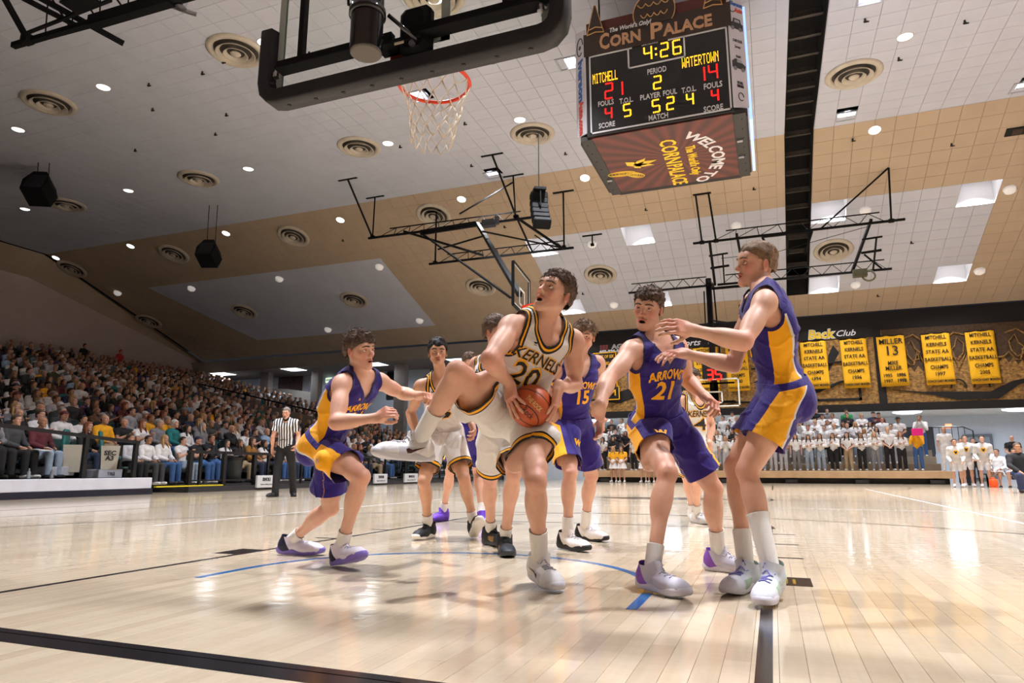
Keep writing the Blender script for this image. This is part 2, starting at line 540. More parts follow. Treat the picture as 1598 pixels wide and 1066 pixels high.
# slot: cheeks, edge trims, purlins
sl = MB()
for x in (STRIP0, STRIP1):
    sl.box((x, 6.5, CZ + .4), (.03, 33, .8))
    a, b = Vector((x, KNEE_Y, CZ + .4)), Vector((x, STRIP_END, slope_z(STRIP_END) + .4))
    sl.bar(a, b, .03, .8)
sl.box(((STRIP0 + STRIP1) / 2, STRIP_END, slope_z(STRIP_END) + .4), (STRIP1 - STRIP0, .03, .8))
sl.build('slot_cheek', M('slot_black', (20, 19, 18), .9), ceiling)
ed = MB()
for x, s in ((STRIP0, -1), (STRIP1, 1)):
    nx = gx0 + (math.floor((x - gx0) / SX) if s < 0 else math.ceil((x - gx0) / SX)) * SX
    # infill strip of board between the slot and the first whole tile
    w = abs(nx - x)
    if w > .02:
        c = (nx + x) / 2
        ed.m = 0
        ed.box((c, (KNEE_Y - 9) / 2, CZ + .006), (w, KNEE_Y + 9, .012))
        y1 = KNEE_Y + 6 * RY
        ed.m = 1
        ed.add([(c - w / 2, KNEE_Y, CZ), (c + w / 2, KNEE_Y, CZ), (c + w / 2, y1, slope_z(y1)), (c - w / 2, y1, slope_z(y1))], [(3, 2, 1, 0)])
        ed.m = 0
        ed.add([(c - w / 2, y1, slope_z(y1)), (c + w / 2, y1, slope_z(y1)), (c + w / 2, STRIP_END, slope_z(STRIP_END)), (c - w / 2, STRIP_END, slope_z(STRIP_END))], [(3, 2, 1, 0)])
ed.build('slot_edge_board', [white_tile, tan_tile], ceiling)
for i in range(34):
    y = 3 + i * .95
    if y > STRIP_END - .2: break
    p = MB(); z = slope_z(y) + .55
    p.box(((STRIP0 + STRIP1) / 2, y, z), (STRIP1 - STRIP0, .05, .16)); p.box(((STRIP0 + STRIP1) / 2, y + .02, z - .09), (STRIP1 - STRIP0, .12, .02))
    p.build('purlin', M('slot_purlin', (66, 60, 56), .7, noise=.3), ceiling)
# hip along the left wall
hp = MB()
xl = hall(-31, 0, 0)[0]
w1 = hall(-32, 18.4, 10.2); w2 = hall(-32, 30.7, 7.3)
hp.quad((xl, -9, CZ), (WX0, -9, w1[2]), (WX0, KNEE_Y, w1[2] - .28), (xl, KNEE_Y, CZ))
hp.quad((xl, KNEE_Y, CZ), (WX0, KNEE_Y, w1[2] - .28), (WX0, w2[1], w2[2]), (xl, w2[1], slope_z(w2[1])))
hp.build('hip_board', tan_tile, ceiling)
# soffit behind the slope on the left (balcony recess)
sf = MB()
SOF = 7.32
sf.quad((WX0, END_Y, END_Z), (-8.2, END_Y, END_Z), (-8.2, END_Y + .4, SOF), (WX0, END_Y + .4, SOF))
sf.quad((WX0, END_Y + .4, SOF), (-8.2, END_Y + .4, SOF), (-8.2, 38.6, SOF), (WX0, 38.6, SOF))
sf.build('recess_soffit', M('grey_soffit', (150, 142, 136), .9, noise=.05, nscale=3), ceiling)

# ------------------------------------------------------------------ walls
wl = MB()
prof = [(-9, 0), (40, 0), (40, SOF), (w2[1], w2[2]), (KNEE_Y, w1[2] - .28), (-9, w1[2])]
wl.prism([(p[0], p[1]) for p in prof], .2, ((WX0 - .2, 0, 0), (0, 1, 0), (0, 0, 1)))
tag(wl.build('wall_left', leftwall_m), kind='structure')
wb = MB(); wb.box((-10, -9.1, 6.3), (56, .2, 13)); tag(wb.build('wall_near', leftwall_m), kind='structure')
wr_ = MB(); wr_.box((WX1 + .6, 15, 6.3), (.2, 50, 13)); tag(wr_.build('wall_right', leftwall_m), kind='structure')
# far wall of the recess and of the space under the mural
wf = MB()
wf.box((-24.3, 38.5, 3.8), (25, .2, 7.6)); wf.box((3.5, 40.1, 1.8), (31, .2, 3.6)); wf.box((-12.3, 37.2, 3.6), (.2, 6, 7.3))
tag(wf.build('wall_far', bluegrey), kind='structure')
cl = MB(); cl.box((3, 37.2, 3.45), (31, 5.9, .1)); tag(cl.build('ceiling_under_mural', M('pale_soffit', (196, 204, 214), .8)), kind='structure')
bw = MB(); bw.box((-10.1, 34.6, 4.0), (4.8, .12, 8.0)); tag(bw.build('wall_beside_stage', bluegrey), kind='structure')
for x, w in ((-31.2, .75), (-26.9, .6), (-20.3, .8)):
    c = MB(); c.bbox((x, 36, 3.7), (w, .5, 7.4), .03); tag(c.build('column', M('column_grey', (138, 132, 130), .8, noise=.05, nscale=4)), 'square grey column %s' % {-31.2: 'at the far end of the left wall', -26.9: 'beside the brown double door', -20.3: 'beside the dark notice boards'}[x], 'column')
# far-left recess: door, exit sign, boards, half wall
dr = MB(); dr.box((-31, 38.38, 6.45), (3.3, .1, 2.7))
d = tag(dr.build('door_1', M('door_frame_white', (190, 190, 200), .6)), kind='structure')
for x in (-31.55, -30.45):
    q = MB(); q.bbox((x, 38.3, 6.35), (1.05, .08, 2.1), .01); q.build('door_leaf', M('brown_door', (84, 62, 58), .6), d)
q = MB(); q.bbox((-31, 38.3, 7.5), (2.2, .1, .3), .01); q.build('transom', M('dark_transom', (50, 42, 40), .6), d)
es = empty('exit_sign', (-27.6, 38.3, 6.9), label='small glowing green-white exit sign beside the brown double door', cat='sign')
q = MB(); q.bbox((0, 0, 0), (.55, .08, .34), .02); q.build('housing', M('exit_lit', (200, 225, 190), .5, emit=1.6), es)
text_obj('lettering', 'EXIT', M('exit_green', (30, 120, 60), .5), (0, -.05, 0), (1, 0, 0), (0, 0, 1), .2, es, bold=.01)
for x, lab in ((-22.0, 'left'), (-18.6, 'right')):
    nb = empty('notice_board', (x, 38.3, 6.3), label='dark framed notice board, %s of the pair behind the seated crowd' % lab, cat='board')
    q = MB(); q.bbox((0, 0, 0), (1.6, .06, 1.9), .02); q.build('frame', M('board_frame', (70, 66, 66), .6), nb)
    q = MB(); q.box((0, -.035, 0), (1.4, .01, 1.7)); q.build('panel', M('board_dark', (34, 32, 36), .5), nb)
for i, (x, y) in enumerate(((-34.4, 35.2), (-28.25, 35.2), (-21.8, 35.2), (-16.0, 35.6))):
    t = empty('troffer', (x, y, SOF - .01), label='square fluorescent troffer in the recess soffit, %s from the left wall' % ('first', 'second', 'third', 'fourth')[i], cat='ceiling light', group='troffers in the recess soffit')
    q = MB(); q.box((0, 0, .0), (1.36, 1.36, .05)); q.build('frame', white_metal, t)
    q = MB(); q.box((0, 0, -.03), (1.22, 1.22, .02)); q.build('diffuser', M('troffer_glow', (235, 245, 255), .4, emit=3.2), t)
hw = MB()
hw.add([(-36.2, 36.8, 5.0), (-30, 36.8, 5.0), (-24, 36.8, 4.4), (-24, 36.8, 5.3), (-30, 36.8, 6.2), (-36.2, 36.8, 6.6)], [(0, 1, 4, 5), (1, 2, 3, 4)])
tag(hw.build('wall_parapet', M('parapet_grey', (146, 140, 136), .8)), kind='structure')

# ------------------------------------------------------------------ left stands
FX = -12.6
N_ROWS = 27
RD, RZ = 0.85, 0.22
def row_x(k): return -13.45 - RD * k
def row_z(k): return 0.40 + RZ * k
stand = empty('seating_stand', (FX, 20, 0), label='raked concrete grandstand along the left side of the court', cat='grandstand')
for k in range(N_ROWS):
    s = MB(); x1 = row_x(k) + .45; x0 = x1 - RD
    if k == 0: x1 = FX
    y0 = 3.0 + .45 * k; y1 = 36.5
    if k == 0:
        s.box(((x0 + x1) / 2, 7.7, row_z(k) / 2), (x1 - x0, 6.2, row_z(k)))
        s.box(((x0 + x1) / 2, 24.4, .1), (x1 - x0, 25, .2))
    else:
        s.box(((x0 + x1) / 2, (y0 + y1) / 2, row_z(k) - .15), (x1 - x0, y1 - y0, .3))
    s.build('seat_tier', dark_deck, stand)
    if 0 < k < 12:
        e = MB(); e.box((x1 + .004, (y0 + y1) / 2, row_z(k) - .06), (.012, y1 - y0, .09)); e.build('tier_edge', concrete, stand)
# white front panel of the near section, with its dark base
f = MB(); f.bbox((FX + .06, 7.6, .27), (.14, 6.3, .26), .01); f.build('front_panel', M('white_panel', (214, 218, 232), .55, noise=.05, nscale=3), stand)
f = MB(); f.box((FX + .07, 7.6, .07), (.14, 6.35, .14)); f.build('panel_base', M('navy_base', (34, 36, 52), .4), stand)
f = MB(); f.box((FX + .07, 24.4, .07), (.12, 25, .15)); f.build('kerb', M('dark_kerb', (50, 50, 54), .6), stand)
f = MB(); f.box((FX + .075, 12.0, .17), (.1, 2.2, .03)); f.build('yellow_nosing', M('yellow_strip', (225, 205, 40), .5), stand)
# steps painted white by the near aisle
for j, (x, y, z) in enumerate(((-13.1, 9.9, .5), (-13.7, 10.0, .62), (-13.4, 8.9, .56))):
    b = MB(); b.bbox((x, y, z), (.5, .62, .2), .01)
    b.build('aisle_step', concrete, stand)
text_obj('step_lettering', 'EXIT', M('step_ink', (60, 64, 74), .6), (-12.84, 9.9, .5), (0, -1, 0), (0, 0, 1), .1, stand)
# near sloping hand rail and far level rail, each one thing with posts
r1 = empty('hand_rail', (FX + .02, 9, .4), label='black sloping hand rail on the white panel of the near left stand', cat='railing')
P0 = Vector((0, 0, 0))
def rl(x, y, z): return (x - (FX + .02), y - 9, z - .4)
q = MB(); q.bar(rl(FX, 6.4, 1.53), rl(FX, 10.38, 1.24), .07, .075); q.build('top_bar', rail_m, r1)
for y in (6.6, 9.0, 10.3):
    q = MB(); zt = 1.53 - (y - 6.4) * .073
    q.bar(rl(FX, y, .15), rl(FX, y, zt), .09, .09); q.build('post', rail_m, r1)
q = MB(); q.bar(rl(FX - .5, 10.3, .5), rl(FX - .5, 10.3, 1.24), .07, .07); q.bar(rl(FX, 10.33, 1.22), rl(FX - .55, 10.33, 1.22), .07, .07); q.build('return_bar', rail_m, r1)
r2 = empty('barrier_rail', (FX, 12, 0), label='long black barrier rail in front of the far section of the left stand', cat='railing')
q = MB(); q.bar((0, -.1, 1.06), (0, 24, 1.06), .08, .08); q.build('top_bar', rail_m, r2)
q = MB(); q.bar((0, -.1, .3), (0, 24, .3), .04, .04); q.build('bottom_bar', rail_m, r2)
for y in [0, .35, 1.2, 2.4, 3.0, 4.6, 6.2, 7.8, 8.6, 9.8, 11.4, 13, 14.6, 16.2, 18, 20, 22, 24]:
    q = MB(); q.bar((0, y, .02), (0, y, 1.06), .11 if y in (0, 1.2, 2.4) else .07); q.build('post', rail_m, r2)
# bin behind the rail and white sign boxes
tb = empty('waste_bin', (-12.95, 13.95, .2), label='dark grey round waste bin with a black bag behind the barrier rail', cat='bin')
q = MB(); q.lathe([(.0, 0), (.2, 0), (.235, .3), (.26, .72), (.27, .74)], n=24); q.build('bin_body', M('bin_grey', (52, 56, 58), .5), tb, smooth=True)
q = MB(); q.lathe([(.265, .66), (.29, .72), (.285, .78), (.25, .8)], n=24, cap=False); q.build('bin_bag', M('bag_black', (24, 24, 26), .35), tb, smooth=True)
for y, w, t, lab in ((14.75, .62, 'LIONS', 'beside the referee'), (19.6, .5, 'MIDWAY', 'under the raised shoe'), (21.2, .75, 'MIDWAY', 'right of that one'), (23.6, .9, 'LIONS', 'farthest along the rail')):
    sb = empty('sign_box', (FX + .16, y, 0), label='white sign box on the floor at the barrier rail, %s' % lab, cat='sign')
    q = MB(); q.bbox((0, 0, .24), (.08, w * 1.25, .36), .01); q.build('sign_panel', M('sign_white', (215, 218, 224), .6), sb)
    text_obj('lettering', t, M('sign_ink', (60, 62, 70), .6), (.045, 0, .3), (0, -1, 0), (0, 0, 1), .13, sb, bold=.006, width=w * .55)
    text_obj('small_print', 'corn palace court', M('sign_ink', (60, 62, 70), .6), (.045, 0, .16), (0, -1, 0), (0, 0, 1), .05, sb, width=w * .8)
# parapet of the vomitory half way along
vp = MB()
vp.add([(-26.2, 25.3, 3.0), (-17.3, 25.3, 1.2), (-17.3, 25.3, 2.75), (-26.2, 25.3, 4.75)], [(0, 1, 2, 3)])
vp.add([(-26.2, 25.45, 3.0), (-17.3, 25.45, 1.2), (-17.3, 25.45, 2.75), (-26.2, 25.45, 4.75)], [(3, 2, 1, 0)])
vp.quad((-26.2, 25.3, 4.75), (-17.3, 25.3, 2.75), (-17.3, 25.45, 2.75), (-26.2, 25.45, 4.75))
vp.quad((-17.3, 25.3, 1.2), (-17.3, 25.45, 1.2), (-17.3, 25.45, 2.75), (-17.3, 25.3, 2.75))
vp.build('aisle_wall', M('aisle_wall_grey', (150, 140, 134), .8), stand)
r3 = empty('aisle_rail', (-17.3, 25.4, 2.75), label='black hand rail on the aisle wall between the two crowd sections', cat='railing')
q = MB(); q.bar((0, 0, .28), (-8.9, 0, 2.28), .07); q.build('top_bar', rail_m, r3)
for i in range(7):
    q = MB(); x = -8.9 * i / 6; q.bar((x, 0, -.22 * x), (x, 0, -.2247 * x + .28), .06); q.build('post', rail_m, r3)

# ------------------------------------------------------------------ far end: stage, student steps
stage = empty('student_steps', (1, 30, 0), label='wood-faced stage with grey steps where the students stand', cat='bleachers')
q = MB(); q.bbox((1.0, 30.6, .38), (15.2, 1.6, .3), .01); q.build('stage_front', M('stage_tan', (190, 158, 122), .5, noise=.08, nscale=3), stage)
q = MB(); q.box((1.0, 30.9, .12), (15.0, 1.6, .24)); q.build('stage_base', M('stage_dark', (40, 38, 38), .6), stage)
for i in range(6):
    q = MB(); q.box((-5.5 + i * 2.7, 29.85, .1), (.5, .25, .14)); q.build('stage_foot', M('stage_dark', (40, 38, 38), .6), stage)
for k in range(1, 6):
    q = MB(); q.bbox((1.0, 31.3 + .75 * (k - .5), .53 + .3 * k - .15), (15, .75, .3), .01); q.build('step', M('step_grey', (150, 140, 128), .7), stage)
gr_ = empty('guard_rail', (9.2, 36, 1.4), label='dark metal guard rail behind the right end of the student steps', cat='railing')
q = MB(); q.tube([(-1.6, 0, .0), (-1.6, 0, 1.2), (1.3, 0, 1.2), (1.7, 0, 1.0), (1.7, 0, -.4)], .03); q.build('rail', rail_m, gr_)
for i in range(12):
    q = MB(); q.bar((-1.5 + i * .26, 0, -.1), (-1.5 + i * .26, 0, 1.2), .025); q.build('baluster', rail_m, gr_)
d2 = MB(); d2.bbox((12.0, 39.9, 1.25), (1.3, .12, 2.3), .01)
d2o = tag(d2.build('door_2', M('blue_grey_frame', (110, 120, 132), .6)), kind='structure')
q = MB(); q.bbox((12.0, 39.82, 1.2), (1.0, .06, 2.1), .01); q.build('door_leaf', M('blue_grey_door', (140, 152, 168), .6), d2o)
q = MB(); q.box((11.8, 39.78, 1.6), (.34, .02, .8)); q.build('door_pane', M('dark_pane', (40, 44, 52), .2), d2o)
d3 = MB(); d3.box((9.0, 39.9, 1.5), (2.0, .1, 2.6)); tag(d3.build('door_3', M('dark_opening', (58, 62, 70), .7)), kind='structure')
ex = empty('exit_light', (10.25, 37.5, 2.72), label='red glowing exit light over the guard rail at far right', cat='sign')
q = MB(); q.bbox((0, 0, 0), (.3, .1, .22), .03); q.build('housing', M('exit_red', (255, 110, 70), .5, emit=1.5), ex)
for i, (x, y) in enumerate(((8.3, 36.3), (12.9, 36.3), (3.2, 36.4), (-2.5, 36.4), (-7.3, 36.4))):
    t = empty('flush_light', (x, y, 3.38), label='flat oval ceiling light under the mural, number %s from the right end' % ('two', 'one', 'three', 'four', 'five')[i], cat='ceiling light', group='lights under the mural')
    q = MB(); q.lathe([(.0, -.1), (.35, -.09), (.62, -.03), (.66, .03)], n=24); q.build('diffuser', M('oval_glow', (220, 232, 255), .4, emit=2.2), t, smooth=True)
# black partitions beside the bench

for root_ in (stand, stage):
    for ch in root_.children: ch.location = ch.location - root_.location
# ------------------------------------------------------------------ ceiling fixtures
ORD = ['first', 'second', 'third', 'fourth', 'fifth', 'sixth', 'seventh', 'eighth', 'ninth', 'tenth', 'eleventh', 'twelfth']
glow = M('lamp_glow', (255, 252, 255), .4, emit=9)
refl = M('lamp_reflector', (196, 202, 220), .35, metal=.4)
fm = None
def frame_mesh():
    m = MB()
    for s in (-1, 1):
        m.box((s * .3, 0, -.01), (.05, .64, .04)); m.box((0, s * .29, -.01), (.55, .05, .04))
    return m.mesh('lamp_frame', M('lamp_frame_m', (176, 180, 192), .5))
fmesh = frame_mesh()
lm = MB(); lm.lathe([(.0, .02), (.22, .02), (.25, .05)], n=20); lmesh = lm.mesh('lamp_lens', glow, True)
rm = MB(); rm.lathe([(.36, .0), (.3, .1), (.1, .16)], n=20, cap=False); rmesh = rm.mesh('lamp_bowl', refl, True)
vis_row = {LAMP_Y[2]: 'nearer', LAMP_Y[3]: 'farther', LAMP_Y[0]: 'nearest', LAMP_Y[1]: 'second nearest'}
for y in LAMP_Y:
    for i, x in enumerate(LAMP_X):
        t = empty('high_bay_lamp', (x, y, CZ), label='bright square high-bay lamp in the flat white ceiling, %s from left in %s row' % (ORD[i], vis_row[y]), cat='ceiling light', group='high-bay lamps in the flat ceiling')
        for n, me in (('lamp_frame', fmesh), ('lamp_lens', lmesh), ('lamp_bowl', rmesh)):
            link(bpy.data.objects.new(n, me), t)
# wells in the sloping part: open boxes with white cheeks and a lamp at the top
WHT = M('well_white', (238, 240, 246), .7)
for j, y in enumerate(WELL_Y):
    for i, x in enumerate(WELL_X):
        # centre the well on the two-by-two opening left in the tiles
        cx = gx0 + round((x - gx0) / SX) * SX; cy = KNEE_Y + round((y - KNEE_Y) / RY) * RY
        inside = [(t[0], t[1]) for t in tiles]
        R = Matrix.Rotation(-SLOPE, 3, 'X')
        t = empty('light_well', (cx, cy, slope_z(cy)), label='bright white light well in the sloping ceiling, %s from left in the %s row' % (ORD[i], ('upper', 'lower')[j]), cat='ceiling light', group='light wells in the sloping ceiling')
        w = MB(); a, b, h = SX * 1.0, RY / math.cos(SLOPE) * 1.0, .75
        up = [R @ Vector((sx * a, sy * b, 0)) for sx, sy in ((-1, -1), (1, -1), (1, 1), (-1, 1))]
        tp_ = [v + Vector((0, 0, h + (-.0 if v.y < 0 else .35))) for v in up]
        w.add(up + tp_, [(0, 1, 5, 4), (1, 2, 6, 5), (2, 3, 7, 6), (3, 0, 4, 7), (4, 5, 6, 7)])
        w.build('well_box', WHT, t)
        q = MB(); q.box((0, -.15, .66), (.9, .55, .05)); q.build('lamp_frame', M('lamp_frame_m', (176, 180, 192), .5), t)
        q = MB(); q.lathe([(.0, .6), (.22, .6), (.25, .64)], c=(0, -.15, 0), n=16); q.build('lamp_lens', glow, t, smooth=True)
# round diffusers
dif_m = M('diffuser_cream', (196, 186, 172), .55, noise=.12, nscale=3)
dfl = MB(); dfl.lathe([(.60, -.006), (.64, -.075), (.73, -.085), (.80, -.03), (.80, .0)], n=40, cap=False)
me_fl = dfl.mesh('diffuser_flange', dif_m, True)
def ring_mesh(r, z, w, d):
    q = MB(); q.lathe([(r - w, z + d), (r - w * .4, z + d * .35), (r, z), (r + .012, z + .012), (r - w * .4, z + d * .5 + .02), (r - w, z + d + .02)], n=36, cap=False)
    return q.mesh('diffuser_ring', dif_m, True)
me_r1, me_r2 = ring_mesh(.53, -.15, .10, .09), ring_mesh(.33, -.17, .09, .09)
q = MB(); q.lathe([(0, -.19), (.05, -.185), (.13, -.14), (.15, -.11), (.12, -.07), (.0, -.06)], n=28); me_core = q.mesh('diffuser_core', dif_m, True)
q = MB(); q.lathe([(.0, -.004), (.60, -.004), (.62, -.0)], n=32); me_shade_disc = q.mesh('diffuser_shade_disc', M('painted_throat_shade', (74, 69, 64), .9))  # flat disc over uncut tiles, its dark colour painted as shade between the rings
DX = [hall(x, 0, 0)[0] for x in (-30.6, -23.8, -16.93, -10.1, -4.5, 4.6)]
DROW = [(9.9, 'nearest'), (15.4, 'second'), (20.7, 'third'), (25.45, 'lowest sloping')]
for yy, rn in DROW:
    for i, x in enumerate(DX):
        y = hall(0, yy + (1.2 if (yy == 15.4 and i >= 4) else 0), 0)[1]
        if yy == 20.7 and i >= 4: continue
        z = slope_z(y)
        t = empty('air_diffuser', (x, y, z), label='round ringed air diffuser in %s row across the ceiling, %s from the left' % (rn, ORD[i]), cat='air vent', group='round ceiling air diffusers')
        if y > KNEE_Y: t.rotation_euler = (-SLOPE, 0, 0)
        for n, me in (('diffuser_flange', me_fl), ('diffuser_ring', me_r1), ('diffuser_ring', me_r2), ('diffuser_core', me_core), ('diffuser_shade_disc', me_shade_disc)):
            link(bpy.data.objects.new(n, me), t)
# small round downlights; lit in the flat part, pale bowls on the slope
q = MB(); q.lathe([(0, -.02), (.15, -.02), (.19, 0)], n=18); me_dl = q.mesh('downlight_lens', M('downlight_glow', (255, 253, 248), .4, emit=2.6), True)
q = MB(); q.lathe([(.19, .0), (.21, -.02), (.22, .01)], n=18, cap=False); me_dt = q.mesh('downlight_trim', white_metal, True)
q = MB(); q.lathe([(0, -.2), (.1, -.19), (.19, -.12), (.22, 0)], n=18); me_bw = q.mesh('downlight_bowl', M('bowl_glow', (232, 226, 220), .4, emit=.35), True)
flat = [(-14.75, 9.9), (-19.39, 10.65), (-9.2, 9.9), (-20.29, 15.3), (-25.84, 15.15), (-14.69, 15.43), (-9.1, 15.55), (-4.54, 10.09), (-4.58, 15.67), (5.6, 15.3), (-31.0, 15.2), (-25.5, 10.2)]
slp = [(-19.99, 19.96), (-25.58, 19.83), (-30.6, 19.82), (-14.18, 20.2), (-8.6, 20.1), (-3.7, 20.0), (5.5, 19.9), (9.9, 20.0),
       (9.74, 23.24), (9.76, 27.54), (5.52, 23.41), (5.52, 27.74), (1.2, 23.4), (-4.34, 23.45), (-4.42, 27.69), (-14.42, 27.6), (-14.16, 23.27), (-19.73, 23.26), (-25.16, 23.17), (-20.04, 27.68), (-29.9, 22.81)]
for i, (x, y) in enumerate(flat + slp):
    X_, Y_, _ = hall(x, y, 0); s = y > 19.5; bowl = y > 22
    where = 'in the flat white ceiling' if not s else ('in the upper tan band' if not bowl else 'on the sloping panels')
    grp = flat if not s else [p for p in slp if (p[1] > 22) == bowl]
    k = sorted(grp).index((x, y))
    t = empty('downlight', (X_, Y_, slope_z(Y_) - .004), label='small round %s %s, %s from the left' % ('pale bowl lamp' if bowl else 'lit downlight', where, (ORD + ['thirteenth', 'fourteenth'])[k]), cat='ceiling light', group='round downlights ' + where)
    if s: t.rotation_euler = (-SLOPE, 0, 0)
    for n, me in ([('downlight_bowl', me_bw)] if bowl else [('downlight_lens', me_dl)]) + [('downlight_trim', me_dt)]:
        link(bpy.data.objects.new(n, me), t)
# sprinkler heads and hooks: small black fittings
q = MB(); q.lathe([(.0, -.1), (.05, -.09), (.03, -.05), (.025, 0)], n=8); q.box((.03, 0, -.1), (.12, .03, .03)); me_sp = q.mesh('sprinkler', M('fitting_black', (30, 28, 28), .6))
from itertools import product
k = 0
HOOKS = [(-11.6, 10.3), (-10.7, 10.1), (-13.4, 10.2), (-14.4, 11.2), (-17.1, 12.9), (-13.8, 13.0), (-12.6, 12.2), (-7.5, 12.4), (-8.4, 10.6), (-6.0, 11.5), (-4.2, 12.6), (-2.4, 11.3), (-8.8, 15.8), (-6.2, 15.2), (5.6, 16.2), (4.6, 14.2), (6.8, 15.1), (1.2, 19.8), (-7.2, 17.9), (-3.9, 18.2), (1.9, 21.6), (4.9, 20.1), (7.7, 20.9), (-9.2, 21.3), (-14.8, 21.3), (-7.5, 21.8), (-1.9, 21.9), (7.2, 25.4), (-5.6, 26.6), (-8.9, 27.0), (6.4, 28.6), (1.0, 28.5)]
bands = [(0, 13.5, 'near end'), (13.5, 19.4, 'middle'), (19.4, 22.3, 'upper tan band'), (22.3, 40, 'lower slope')]
for x, y in HOOKS:
    b0_, b1_, bn_ = next(q_ for q_ in bands if q_[0] <= y < q_[1])
    kth = sorted(p for p in HOOKS if b0_ <= p[1] < b1_).index((x, y))
    X_, Y_, _ = hall(x, y, 0)
    o = bpy.data.objects.new('sprinkler_head', me_sp); o.location = (X_, Y_, slope_z(Y_)); link(o)
    tag(o, 'tiny black sprinkler fitting on the ceiling, %s, %s from the left' % (bn_, (ORD + ['thirteenth', 'fourteenth', 'fifteenth'])[kth]), 'sprinkler', 'black sprinkler heads and hooks on the ceiling')

# ------------------------------------------------------------------ near basket
glass_m = bpy.data.materials.new('backboard_glass'); glass_m.use_nodes = True
_b = glass_m.node_tree.nodes['Principled BSDF']
_b.inputs['Base Color'].default_value = (.93, .96, .95, 1); _b.inputs['Roughness'].default_value = .02
_b.inputs['Transmission Weight'].default_value = 1; _b.inputs['IOR'].default_value = 1.02
frost = M('board_white_print', (168, 178, 174), .5)
frost2 = M('board_white_front', (226, 230, 228), .5)
pad_m = M('black_pad', (27, 27, 31), .5, noise=.1, nscale=8, bump=.15, bscale=120)
rim_m = M('orange_rim', (222, 62, 30), .35)
net_m = M('white_net_cord', (226, 214, 198), .8)
gloss_black = M('gloss_black', (14, 14, 18), .12, spec=.6)
def make_net(bm_, c, r0, r1, h, n=12, rows=6, tk=.0042):
    """diamond net: cords from n hooks zigzag down, swaying slightly"""
    prm = random.Random(3)
    def pt(i, j):
        t = j / rows
        r = r0 + (r1 - r0) * (t ** .7)
        a = 2 * math.pi * (i + .5 * (j % 2)) / n
        return Vector((c[0] + r * math.cos(a) + .012 * math.sin(3 * t + i), c[1] + r * math.sin(a) + .012 * math.cos(2 * t + 2 * i), c[2] - h * t - .008 * math.sin(5 * a)))
    for i in range(n):
        for j in range(rows):
            for d in ((0, -1) if j % 2 == 0 else (0, 1)):
                a, b = pt(i, j), pt(i + d, j + 1)
                m = (a + b) / 2 + Vector((0, 0, -.006))
                bm_.tube([a, m, b], tk, 5)
    for i in range(n):
        a = pt(i, 0); bm_.tube([a + Vector((0, 0, .012)), a, a + Vector((0, 0, -.012))], tk * 1.6, 5)
def rim_parts(root, c, scale=1.0):
    """ring, braces and plate round centre c (root space), board side is -y"""
    R = .2286
    q = MB(); q.tube([(c[0] + R * math.cos(a), c[1] + R * math.sin(a), c[2]) for a in [i * math.tau / 48 for i in range(48)]], .0125, 8, closed=True)
    q.tube([(c[0] + R * math.cos(a), c[1] + R * math.sin(a), c[2] - .016) for a in [math.radians(215 + 110 * i / 16) for i in range(17)]], .008, 6)
    q.build('rim', rim_m, root, smooth=True)
    q = MB()
    q.add([(c[0] - .2, c[1] - .11, c[2]), (c[0] - .1, c[1] - .37, c[2]), (c[0] + .1, c[1] - .37, c[2]), (c[0] + .2, c[1] - .11, c[2]), (c[0] + .09, c[1] - .205, c[2]), (c[0] - .09, c[1] - .205, c[2]),
           (c[0] - .2, c[1] - .11, c[2] - .008), (c[0] - .1, c[1] - .37, c[2] - .09), (c[0] + .1, c[1] - .37, c[2] - .09), (c[0] + .2, c[1] - .11, c[2] - .008), (c[0] + .09, c[1] - .205, c[2] - .012), (c[0] - .09, c[1] - .205, c[2] - .012)],
          [(0, 1, 2, 3, 4, 5), (11, 10, 9, 8, 7, 6), (0, 6, 7, 1), (1, 7, 8, 2), (2, 8, 9, 3), (3, 9, 10, 4), (4, 10, 11, 5), (5, 11, 6, 0)])
    q.build('rim_bracket', rim_m, root)
    q = MB(); make_net(q, (c[0], c[1], c[2] - .012), .225, .125, .42); q.build('net', net_m, root, smooth=True)
def board_prints(root, z0, yb, front, sides=(-1, 1)):
    """white border and target, printed on both faces so they read from behind"""
    H, W = 1.067, 1.829
    for nm, parts in (('board_border', [(0, .025, W, .05), (0, H - .025, W, .05), (-W / 2 + .025, H / 2, .05, H), (W / 2 - .025, H / 2, .05, H)]),
                      ('target_square', [(0, .155, .61, .05), (0, .155 + .41, .61, .05), (-.28, .36, .05, .46), (.28, .36, .05, .46)])):
        q = MB()
        for x, z, w, h in parts:
            q.box((x, yb, z0 + z), (w, .016, h))
        q.build(nm, front, root)
hoop = empty('basketball_hoop', (0, 1.2, 2.9), label='near basketball hoop seen from behind: glass board, black pad, orange rim, white net', cat='basketball hoop')
q = MB(); q.box((0, 0, .534), (1.829, .012, 1.067)); q.build('glass_board', glass_m, hoop)
board_prints(hoop, 0, 0, frost)
q = MB(); k = .965
prof_ = [(-.055, -.06), (.055, -.06), (.065, -.045), (.065, .03), (.02, .045), (-.02, .045), (-.065, .03), (-.065, -.045)]
